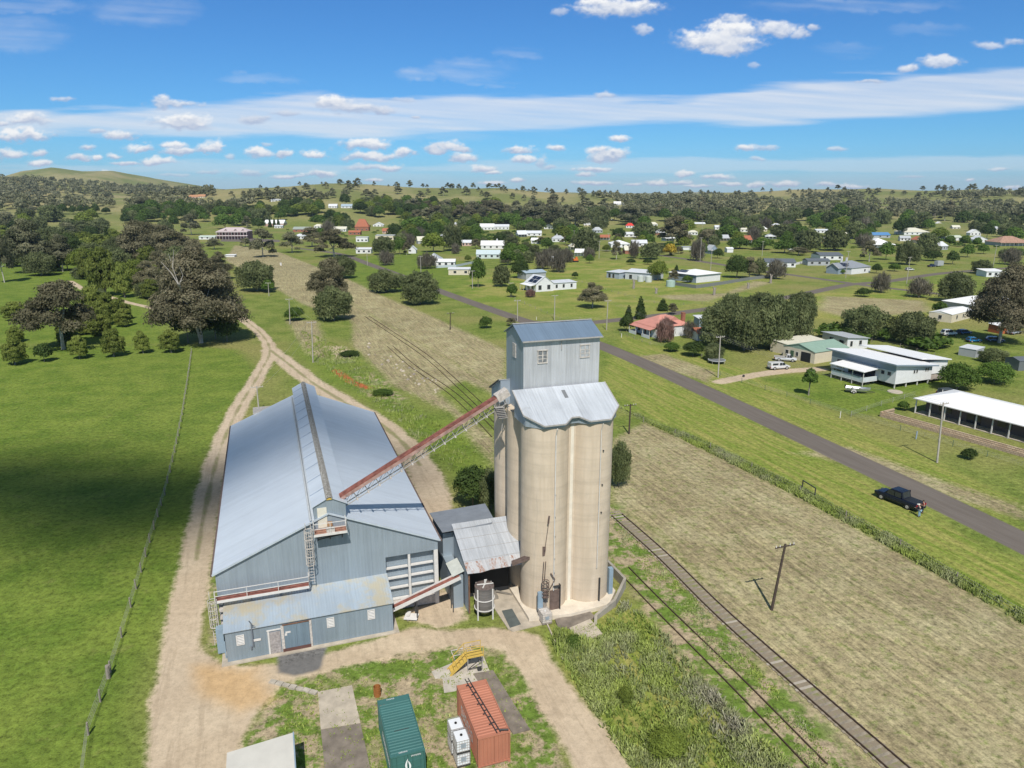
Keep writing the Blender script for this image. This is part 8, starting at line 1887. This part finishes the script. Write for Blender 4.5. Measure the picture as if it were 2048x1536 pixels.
    ('lush', 1482, 498, 58, 24, 'left part of the long green hedge of trees'), ('lush', 1528, 500, 54, 26, 'middle part of the long green hedge of trees'), ('lush', 1572, 507, 54, 28, 'right part of the long green hedge of trees'), ('brown', 1600, 511, 50, 18, 'bronze shrubs before the long hedge'), ('fuzzy', 1568, 478, 64, 32, 'grey leafless looking tree mass behind the hedge'),
    ('fuzzy', 1672, 502, 56, 48, 'dark fuzzy tree behind the blue cottage, right one'), ('fuzzy', 1620, 505, 58, 50, 'dark fuzzy tree behind the blue cottage, left one'), ('brown', 1741, 524, 42, 46, 'bronze green tree right of the twin chimneys'), ('lush', 1774, 520, 36, 38, 'green tree next to the bronze one right of the chimneys'), ('fuzzy', 1818, 530, 54, 52, 'large fuzzy tree above the white wagon'), ('fuzzy', 1714, 478, 48, 38, 'grey tree left of the blue roof'), ('gold', 1671, 452, 38, 15, 'low golden tree on the far edge of town'), ('gold', 1697, 450, 22, 17, 'brighter golden tree right of the low golden one'),
    ('lush', 1901, 491, 26, 22, 'left clipped round tree at upper right'), ('lush', 1931, 493, 26, 24, 'middle clipped round tree at upper right'), ('lush', 1955, 495, 22, 22, 'right clipped round tree at upper right'), ('fuzzy', 1856, 500, 44, 38, 'fuzzy tree left of the clipped round trees'), ('dark', 1907, 529, 28, 29, 'round dark bush alone on the green'), ('dark', 1869, 522, 42, 22, 'dark hedge behind the grey trailer'), ('dark', 1754, 547, 22, 21, 'ball shaped bush right of the blue cottage'), ('lush', 1791, 543, 28, 17, 'low bush left of the white wagon'), ('lush', 1684, 548, 18, 11, 'low bush in the blue cottage garden'),
    ('bare', 1764, 586, 46, 44, 'leafless tree at the crossroads'), ('bare', 1842, 596, 58, 42, 'spreading leafless tree by the side road'), ('dark', 1730, 594, 36, 19, 'low round bush by the crossroads'), ('fuzzy', 1916, 606, 72, 66, 'large fuzzy tree beside the side road at right'), ('fuzzy', 1966, 548, 44, 30, 'fuzzy tree below the solar roof at right'), ('lush', 1882, 630, 34, 28, 'dark green bush left of the mobile home'), ('bare', 2027, 530, 48, 36, 'leafless tree near the right edge'),
    ('big', 2012, 690, 140, 165, 'large dark spreading gum over parked cars at the right edge'), ('gum', 2085, 660, 120, 130, 'dark gum cut by the right frame edge'),
    ('fuzzy', 1732, 678, 100, 72, 'left of two wide fuzzy trees above the studio'), ('fuzzy', 1832, 692, 100, 72, 'right of two wide fuzzy trees above the raised house'), ('dark', 1700, 678, 40, 26, 'dark bush under the left wide fuzzy tree'),
    ('tree', 1619, 792, 34, 64, 'slender young tree on the raised house lawn'), ('lush', 1922, 784, 92, 58, 'broad green shrub beside the raised house'), ('lush', 1995, 769, 80, 46, 'green shrub right of the broad one beside the raised house'), ('fuzzy', 1993, 727, 60, 32, 'olive shrub right of the small grey shed'), ('lush', 1808, 822, 28, 21, 'clipped bush at the end of the verandah house'), ('dark', 1941, 920, 34, 24, 'dark blue green bush below the block wall'),
    ('fuzzy', 1238, 975, 50, 105, 'tall scrubby bush behind the right side of the silo'), ('dark', 945, 1018, 100, 92, 'dark bush in the shade left of the silo, left one'), ('fuzzy', 982, 1022, 64, 96, 'twiggy dark bush hard against the left of the silo'),
    ('lush', 972, 657, 32, 26, 'round green bush left of the silo tower'), ('brown', 1022, 652, 26, 18, 'bronze bush at the left edge of the silo tower'),
]: P_(*a)
for i, (x, y, w_, h_) in enumerate([(83, 427, 11, 15), (97, 427, 11, 17), (108, 429, 8, 17), (124, 429, 22, 23), (145, 429, 18, 19), (161, 428, 16, 19), (175, 429, 18, 19), (191, 429, 18, 23), (211, 429, 20, 15)]):
    P_('cone' if i < 3 else 'dark', x, y, w_, h_, 'dark tree in the line along the far left paddock, number %s from the left' % ['one', 'two', 'three', 'four', 'five', 'six', 'seven', 'eight', 'nine'][i])
for x, q in ((540, 'left'), (549, 'middle'), (557, 'right')): P_('cone', x, 456, 9, 22, q + ' one of three dark pines before the white gabled hall')

# trees scattered over hills and between the far houses
ONES = 'zero first second third fourth fifth sixth seventh eighth ninth tenth eleventh twelfth thirteenth fourteenth fifteenth sixteenth seventeenth eighteenth nineteenth'.split()
def ordinal(k):
    if k < 20: return ONES[k]
    t = ['', '', 'twent', 'thirt', 'fort', 'fift', 'sixt', 'sevent', 'eight', 'ninet'][k // 10]
    return t + 'ieth' if k % 10 == 0 else t + 'y-' + ONES[k % 10]
def scatter(n_, poly, kinds, hpx, label, group, lod='F', seed=1, wr=1.1, minstep=5):
    """trees over an area; each is labelled by its place in the row as counted from the left"""
    r_ = random.Random(seed); random.seed(seed); xs = [p[0] for p in poly]; ys = [p[1] for p in poly]; got = []; tries = 0
    while len(got) < n_ and tries < n_ * 60:
        tries += 1; x = r_.uniform(min(xs), max(xs)); y = r_.uniform(min(ys), max(ys))
        if not inside(np.array([x]), np.array([y]), poly)[0]: continue
        if any(a - 9 < x < b + 9 and c - 3 < y < c + hpx[1] * .8 for a, b, c in HPX): continue
        if any(abs(x - a) < minstep and abs(y - b) < minstep * .4 for a, b in got): continue
        got.append((x, y))
    for i, (x, y) in enumerate(sorted(got)):
        g = (*G(x, y), 0.0) if y > 445 else T(x, y)
        k = (g[1] * math.cos(PITCH) + (CAM_H - g[2]) * math.sin(PITCH)) / FPX; h = r_.uniform(*hpx) * k; kd = r_.choice(kinds)
        put_tree(kd, lod, g[0], g[1], g[2] - .3, h * wr * r_.uniform(.85, 1.3), h, '%s, %s from the left' % (label, ordinal(i + 1)), group)
scatter(22, [(440, 384), (560, 371), (660, 365), (760, 370), (900, 375), (1000, 377), (1100, 385), (1200, 391), (1200, 394), (1000, 382), (760, 376), (560, 378)], ['gum'], (5, 17), 'gum tree on the skyline of the middle hill', 'gum trees along the middle hill crest', seed=5, minstep=8)
scatter(24, [(860, 372), (1000, 374), (1100, 382), (1215, 391), (1240, 398), (1100, 391), (900, 380)], ['gum'], (9, 14), 'gum tree in the wooded right part of the middle hill crest', 'gum trees along the right crest of the middle hill', seed=6, minstep=7)
scatter(36, [(460, 392), (700, 378), (1000, 388), (1200, 402), (1160, 412), (900, 405), (700, 404), (480, 408)], ['gum'], (11, 20), 'gum tree scattered on the face of the middle hill', 'gum trees on the middle hillside', seed=7, minstep=12)
scatter(36, [(1330, 390), (1450, 386), (1600, 380), (1750, 375), (1900, 378), (2060, 376), (2060, 384), (1750, 383), (1450, 394)], ['gum'], (4, 13), 'gum tree on the skyline of the right hand hills', 'gum trees along the right hill crest', seed=8, minstep=4)
scatter(38, [(1300, 395), (1500, 390), (1750, 386), (2060, 386), (2060, 412), (1700, 408), (1300, 408)], ['gum'], (9, 15), 'gum tree scattered over the right hand hill slopes', 'gum trees on the right hill slopes', seed=9, minstep=10)
scatter(60, [(520, 412), (820, 412), (1000, 420), (1000, 440), (800, 436), (520, 436)], ['lush', 'yellow', 'lush', 'fuzzy', 'dark'], (16, 30), 'garden tree among the upper town houses', 'garden trees in the upper town', 'M', seed=10, minstep=12)
scatter(46, [(250, 428), (520, 420), (520, 446), (250, 446)], ['lush', 'dark', 'lush', 'fuzzy'], (16, 30), 'garden tree in the green belt behind the hotel', 'garden trees behind the hotel', 'M', seed=12, minstep=10)
scatter(34, [(1060, 420), (2060, 418), (2060, 440), (1060, 440)], ['gum', 'gum', 'brown'], (20, 34), 'tall dark gum in the belt beyond the right half of town', 'dark gums in the belt beyond the town', 'F', seed=13, minstep=15)
scatter(46, [(1120, 440), (2060, 440), (2060, 458), (1120, 458)], ['gum', 'fuzzy', 'fuzzy', 'dark', 'lush'], (24, 38), 'large tree on the far edge of the right half of town', 'large trees on the far town edge', 'M', seed=14, minstep=22)
scatter(22, [(820, 425), (1120, 432), (1120, 446), (820, 446)], ['brown', 'gum'], (24, 36), 'brown gum in the belt above the white halls', 'brown gums above the white halls', 'M', seed=15, minstep=16)
scatter(46, [(540, 465), (1000, 470), (1180, 490), (1100, 505), (700, 486), (560, 482)], ['fuzzy', 'lush', 'dark', 'bare'], (18, 32), 'tree between the houses of the middle town', 'trees between the middle town houses', 'M', seed=16, minstep=18)
scatter(40, [(1180, 455), (1740, 462), (1740, 478), (1180, 472)], ['fuzzy', 'lush', 'yellow', 'bare'], (18, 32), 'street tree between houses right of the town centre', 'street trees right of the town centre', 'M', seed=17, minstep=20)
scatter(36, [(0, 440), (240, 440), (340, 470), (300, 500), (130, 470), (0, 480)], ['fuzzy', 'fuzzy', 'yellow', 'olive', 'dark'], (20, 38), 'mixed tree in the creek side woods at far left', 'creek side trees at far left', 'M', seed=18, minstep=14)
scatter(12, [(120, 520), (330, 560), (330, 590), (160, 560)], ['fuzzy', 'olive'], (24, 40), 'bushy tree in the hollow behind the left saplings', 'bushy trees behind the left saplings', 'M', seed=19, minstep=20)
scatter(14, [(1840, 505), (2060, 505), (2060, 520), (1840, 512)], ['fuzzy', 'lush'], (18, 28), 'tree near the rusty roofed house', 'trees near the rusty roofed house', 'M', seed=20, minstep=24)
scatter(50, [(500, 440), (1180, 446), (1200, 462), (900, 466), (520, 462)], ['lush', 'yellow', 'fuzzy', 'lush', 'dark'], (18, 32), 'green tree in the gardens below the church row', 'green trees below the church row', 'M', seed=24, minstep=11)
scatter(38, [(1380, 480), (1760, 485), (1760, 500), (1400, 500)], ['fuzzy', 'lush', 'yellow', 'bare'], (18, 32), 'tree in the gardens above the blue cottage', 'trees above the blue cottage', 'M', seed=25, minstep=18)
scatter(24, [(900, 505), (1180, 510), (1180, 530), (1000, 530)], ['fuzzy', 'lush', 'bare'], (18, 30), 'small tree around the red verandah bungalow', 'small trees around the red verandah', 'M', seed=26, minstep=20)
scatter(26, [(0, 490), (150, 500), (330, 520), (300, 600), (150, 560), (0, 540)], ['fuzzy', 'olive', 'yellow', 'dark', 'fuzzy'], (36, 62), 'leafy tree in the dense woods at far left', 'leafy trees in the dense left woods', 'N', seed=27, minstep=20)
scatter(12, [(270, 520), (480, 505), (490, 560), (300, 590)], ['fuzzy', 'olive', 'brown'], (50, 80), 'tree massed around the huge dome crowned gum', 'trees massed around the huge gum', 'N', seed=28, minstep=26)
scatter(12, [(0, 610), (130, 600), (260, 640), (330, 690), (60, 690), (0, 680)], ['olive', 'fuzzy', 'olive'], (30, 55), 'olive bush on the weedy bank at left', 'olive bushes on the weedy left bank', 'N', seed=29, minstep=26)
scatter(40, [(1180, 478), (1400, 490), (1400, 512), (1180, 505)], ['lush', 'yellow', 'fuzzy', 'brown'], (14, 28), 'small tree in the yards around the broad double roof', 'small trees around the broad double roof', 'M', seed=31, minstep=13)
scatter(48, [(520, 446), (1180, 452), (1180, 492), (760, 482), (540, 464)], ['lush', 'yellow', 'fuzzy', 'lush', 'dark'], (20, 34), 'leafy tree in the crowded yards left of the town centre', 'leafy trees in the yards left of the town centre', 'M', seed=33, minstep=14)
scatter(56, [(1180, 446), (2050, 452), (2050, 486), (1640, 492), (1180, 484)], ['lush', 'yellow', 'fuzzy', 'fuzzy', 'dark'], (20, 34), 'leafy tree in the crowded yards right of the town centre', 'leafy trees in the yards right of the town centre', 'M', seed=34, minstep=15)
# far woodland that reads as one mass
def woodland(n_, polys, hm_, seed=3, kind='gum', nl=110, label=None):
    r_ = np.random.RandomState(seed); VV, FF, TT = [], [], []; off = 0; cnt = 0
    B = []
    for q in range(5):
        C, Rr, rr = gum_shape(200 + q, 16, 18, 5); V, F, t = leaves(C, [c * 1.5 for c in Rr], nl, 2.6, 1.2, 0, .8, .35, .3, rr); B.append((V, F, t))
    for poly, k in polys:
        xs = [p[0] for p in poly]; ys = [p[1] for p in poly]; m_ = 0
        while m_ < k:
            x, y = r_.uniform(min(xs), max(xs)), r_.uniform(min(ys), max(ys))
            if not inside(np.array([x]), np.array([y]), poly)[0]: continue
            g = T(x, y); V, F, t = B[r_.randint(5)]; s = r_.uniform(.6, 1.15) * hm_ / 16; a = r_.rand() * 6.28; c_, s_ = math.cos(a), math.sin(a)
            W_ = np.stack([(V[:, 0] * c_ - V[:, 1] * s_) * s + g[0], (V[:, 0] * s_ + V[:, 1] * c_) * s + g[1], V[:, 2] * s + g[2] - 1.5 * s], 1)
            VV.append(W_); FF.append(F + off); TT.append(np.clip(t + r_.uniform(-.15, .15), 0, 1)); off += len(V); m_ += 1
    me = np_mesh('woodland', np.concatenate(VV), np.concatenate(FF), 4, False, [LM[kind]]); vattr(me, 'tone', np.concatenate(TT))
    o = bpy.data.objects.new('woodland', me); COL.objects.link(o); return tag(o, label or 'far wooded ridges and tree belts on the hills', 'woodland', kind='stuff')
woodland(1500, [([(-60, 362), (60, 358), (140, 364), (240, 372), (400, 380), (400, 392), (260, 388), (130, 380), (-60, 392)], 300), ([(-60, 392), (60, 380), (200, 384), (230, 398), (130, 394), (40, 402), (-60, 420)], 130), ([(230, 378), (420, 382), (440, 392), (300, 398), (240, 392)], 130),
    ([(1180, 395), (1400, 394), (1500, 398), (1560, 404), (1240, 408)], 150), ([(1240, 408), (1700, 404), (2060, 412), (2060, 420), (1240, 420)], 230), ([(1060, 420), (2060, 420), (2060, 436), (1060, 434)], 300), ([(0, 400), (230, 404), (230, 418), (0, 424)], 60), ([(250, 400), (520, 412), (520, 425), (250, 422)], 70), ([(1600, 396), (1720, 393), (1730, 398), (1600, 401)], 50), ([(1860, 392), (2060, 388), (2060, 396), (1880, 398)], 60), ([(480, 398), (540, 394), (700, 396), (560, 404)], 40)], 14)
# garden greenery that fills the gaps of the town
def greenery():
    r_ = np.random.RandomState(9); VV, FF, TT = [], [], []; off = 0
    C, Rr, rr = gum_shape(300, 3.2, 6, 6); V, F, t = leaves(C, [c * 1.5 for c in Rr], 110, 1.0, 1.2, 0, .9, .4, .3, rr)
    for poly, k in (([(520, 440), (1180, 448), (1180, 500), (700, 480), (520, 460)], 170), ([(1180, 450), (1740, 455), (1740, 500), (1200, 480)], 120), ([(0, 440), (330, 440), (340, 500), (0, 500)], 60), ([(1560, 655), (1760, 668), (1900, 690), (1880, 705), (1700, 690)], 30), ([(1740, 470), (2048, 480), (2048, 500), (1760, 500)], 40)):
        for _ in range(k):
            while True:
                x, y = r_.uniform(min(p[0] for p in poly), max(p[0] for p in poly)), r_.uniform(min(p[1] for p in poly), max(p[1] for p in poly))
                if inside(np.array([x]), np.array([y]), poly)[0] and not any(a_ - 4 < x < b_ + 4 and c_ < y < c_ + 7 for a_, b_, c_ in HPX): break
            g = G(x, y); s = r_.uniform(.5, 1.3); a = r_.rand() * 6.28
            W_ = np.stack([(V[:, 0] * math.cos(a) - V[:, 1] * math.sin(a)) * s + g[0], (V[:, 0] * math.sin(a) + V[:, 1] * math.cos(a)) * s + g[1], V[:, 2] * s * .8], 1); VV.append(W_); FF.append(F + off); TT.append(t); off += len(V)
    me = np_mesh('garden_shrubbery', np.concatenate(VV), np.concatenate(FF), 4, False, [LM['lush']]); vattr(me, 'tone', np.concatenate(TT)); o = bpy.data.objects.new('garden_shrubbery', me); COL.objects.link(o); tag(o, 'low garden shrubbery between the town houses', 'shrubbery', kind='stuff')
greenery()
# ================================================================ LONG GRASS AND WEEDS
def grass_mat():
    m, n, b = newmat('weed_blades')
    t = N(n, 'ShaderNodeAttribute'); t.attribute_name = 'tone'; d = N(n, 'ShaderNodeAttribute'); d.attribute_name = 'dry'
    g = mixc(n, t.outputs['Fac'], (.11, .165, .03), (.34, .41, .10)); y = mixc(n, t.outputs['Fac'], (.20, .19, .13), (.38, .36, .28))
    n.links.new(mixc(n, d.outputs['Fac'], g, y), b.inputs['Base Color']); b.inputs['Roughness'].default_value = .8; b.inputs['Specular IOR Level'].default_value = .1; return m
GM = grass_mat()
def blades(name, label, areas, seed=1):
    """areas: (polygon of ground points, tufts, height, dryness)"""
    r_ = np.random.RandomState(seed); VV, TT, DD = [], [], []
    for poly, k, h, dry, lean in areas:
        pts = [G(*p) for p in poly]; xs = [p[0] for p in pts]; ys = [p[1] for p in pts]
        X = r_.uniform(min(xs), max(xs), k * 6); Y = r_.uniform(min(ys), max(ys), k * 6); ok = inside(X, Y, pts); X, Y = X[ok][:k], Y[ok][:k]
        cl = fbm(X * .55 + 7, Y * .55 + 3, 3, seed); keep = r_.rand(len(X)) < np.clip((cl - .28) * 3.2, .12, 1); X, Y, cl = X[keep], Y[keep], cl[keep]
        nb_ = 5; X = np.repeat(X, nb_); Y = np.repeat(Y, nb_); cl = np.repeat(cl, nb_); n_ = len(X)
        a = r_.rand(n_) * 6.28; X = X + r_.normal(size=n_) * .10; Y = Y + r_.normal(size=n_) * .10
        H_ = h * (.45 + .8 * r_.rand(n_)) * (.6 + .8 * cl); wd = .035 + .045 * r_.rand(n_); ln = lean * H_ * r_.rand(n_)
        b2 = r_.rand(n_) * 6.28; tx, ty = np.cos(b2) * ln, np.sin(b2) * ln; dx, dy = np.cos(a) * wd, np.sin(a) * wd
        z0 = np.zeros(n_)
        V = np.stack([np.stack([X - dx, Y - dy, z0], 1), np.stack([X + dx, Y + dy, z0], 1), np.stack([X + tx + dx * .5, Y + ty + dy * .5, H_], 1), np.stack([X + tx - dx * .5, Y + ty - dy * .5, H_], 1)], 1).reshape(-1, 3)
        VV.append(V); TT.append(np.repeat(np.clip(.5 + (cl - .5) * 1.2 + (r_.rand(n_) - .5) * .6, 0, 1), 4)); dn = fbm(X * .3 + 40, Y * .3, 3, seed + 9); DD.append(np.repeat(np.clip(dry + (dn - .5) * 1.6 + (r_.rand(n_) - .5) * .3, 0, 1), 4))
    V = np.concatenate(VV); me = np_mesh(name, V, np.arange(len(V)).reshape(-1, 4), 4, False, [GM]); vattr(me, 'tone', np.concatenate(TT)); vattr(me, 'dry', np.concatenate(DD))
    o = bpy.data.objects.new(name, me); COL.objects.link(o); return tag(o, label, 'grass', kind='stuff')
blades('long_weeds', 'long green and grey seeding weeds between the driveway and the siding', [
    ([(1100, 1275), (1210, 1250), (1250, 1205), (1300, 1240), (1350, 1330), (1420, 1420), (1540, 1560), (1280, 1560), (1170, 1400)], 7500, .36, .08, .9),
    ([(1290, 1250), (1330, 1270), (1430, 1390), (1530, 1490), (1600, 1560), (1500, 1560), (1400, 1440), (1320, 1320)], 1700, .48, .5, 1.0),
    ([(1110, 1265), (1170, 1290), (1180, 1310), (1120, 1310)], 700, .8, 0, .5)], 3)
blades('long_grass_strip', 'strip of long unmown grass between the mown field and the verge', [
    ([(1200, 792), (1230, 812), (1420, 888), (1600, 976), (1800, 1084), (2060, 1232), (2060, 1256), (1800, 1106), (1600, 996), (1420, 906), (1300, 848)], 20000, .42, .02, .7)], 5)
blades('rough_pasture', 'tufty grass of the left pasture, the fence line and the yard edges', [
    ([(560, 1380), (700, 1340), (930, 1300), (1000, 1330), (1060, 1440), (1080, 1560), (560, 1560)], 1300, .13, .0, .8),
    ([(600, 660), (700, 700), (800, 800), (960, 900), (900, 950), (780, 830), (620, 720)], 4000, .4, .05, .7),
    ([(430, 1200), (445, 1050), (455, 900), (468, 900), (455, 1100), (445, 1330)], 400, .16, .1, .8),
    ([(1220, 1020), (1420, 1230), (1600, 1430), (1700, 1560), (1640, 1560), (1440, 1330), (1250, 1100)], 1600, .12, .2, .8)], 7)
# leafy clumps among the weeds
def clump(px, py, w, h, key, label):
    g = G(px, py); put_tree(key, 'N', g[0], g[1], -.1, w, h, label)
clump(1335, 1500, 3.6, 1.7, 'yellow', 'bright leafy bramble mound near the bottom centre')
clump(1150, 1295, 2.4, 1.3, 'lush', 'leafy weed clump beside the tilted slab')
clump(1250, 1402, 1.5, 1.5, 'yellow', 'pale green thistle clump among the long weeds')
clump(765, 790, 5, 1.4, 'lush', 'green bramble mound beyond the grain shed')
clump(700, 712, 6, 1.6, 'dark', 'dark green bramble mound at the top of the bank')
# thrown up spoil on the bank
sp_o = thing('spoil_heap', 'line of broken pale rubble on the weedy bank beyond the shed', 'rubble heap', (*G(800, 745), 0)); ORG[sp_o.name] = (*G(800, 745), 0)
random.seed(12)
for k in range(46):
    x = random.uniform(735, 880); y = 700 + (x - 735) * .55 + random.uniform(-16, 16); g = G(x, y); s = random.uniform(.18, .5); m_ = MB()
    m_.cyl((g[0], g[1], -.05), (g[0] + s * .3, g[1], s * random.uniform(.4, .9)), s, s * random.uniform(.3, .7), random.choice((5, 6, 7)), True, False); m_.build('rubble_block', M_SLAB if k % 3 else M_WOOD, sp_o)

# ================================================================ CLOUD OUT OF FRAME (its shadow lies on the left pasture), AIR
r_ = np.random.RandomState(4); tgt = Vector((-62, 92, 0)); cc = tgt + sun_dir * 1800
Cc = [(r_.normal() * 16, r_.normal() * 9, r_.normal() * 4) for _ in range(26)]
bm_v, bm_f = [], []
m_ = MB()
for c in Cc:
    rr = r_.uniform(7, 13); n1, n2 = 10, 6; b0 = len(m_.v)
    vs = []
    for i in range(n2 + 1):
        for j in range(n1):
            th, ph = math.pi * i / n2, 2 * math.pi * j / n1; vs.append((c[0] + rr * 1.4 * math.sin(th) * math.cos(ph), c[1] + rr * math.sin(th) * math.sin(ph), c[2] + rr * .5 * math.cos(th)))
    m_.add(vs, [(i * n1 + j, i * n1 + (j + 1) % n1, (i + 1) * n1 + (j + 1) % n1, (i + 1) * n1 + j) for i in range(n2) for j in range(n1)], True)
mc_, nc_, bc_ = newmat('cumulus'); nc_.nodes.remove(bc_); tr_ = N(nc_, 'ShaderNodeBsdfTransparent'); df_ = N(nc_, 'ShaderNodeBsdfDiffuse'); df_.inputs[0].default_value = (.9, .9, .9, 1); mx_ = N(nc_, 'ShaderNodeMixShader'); mx_.inputs[0].default_value = .17
nc_.links.new(tr_.outputs[0], mx_.inputs[1]); nc_.links.new(df_.outputs[0], mx_.inputs[2]); nc_.links.new(mx_.outputs[0], nc_.nodes['Material Output'].inputs['Surface'])
co_ = m_.build('cloud', mc_); co_.location = cc; tag(co_, 'cumulus cloud drifting overhead', 'cloud', kind='stuff')

m, n, b = newmat('air'); n.nodes.remove(b); pv = N(n, 'ShaderNodeVolumePrincipled'); pv.inputs['Color'].default_value = (.62, .78, .98, 1); pv.inputs['Density'].default_value = 6e-5; pv.inputs['Anisotropy'].default_value = 0.1
n.links.new(pv.outputs[0], n.nodes['Material Output'].inputs['Volume'])
m_ = MB(); m_.box(-8400, 8400, -8400, 8400, -1.0, 175.0); hz_ = m_.build('haze', m); tag(hz_, 'thin blue haze in the air over the valley', 'haze', kind='stuff')
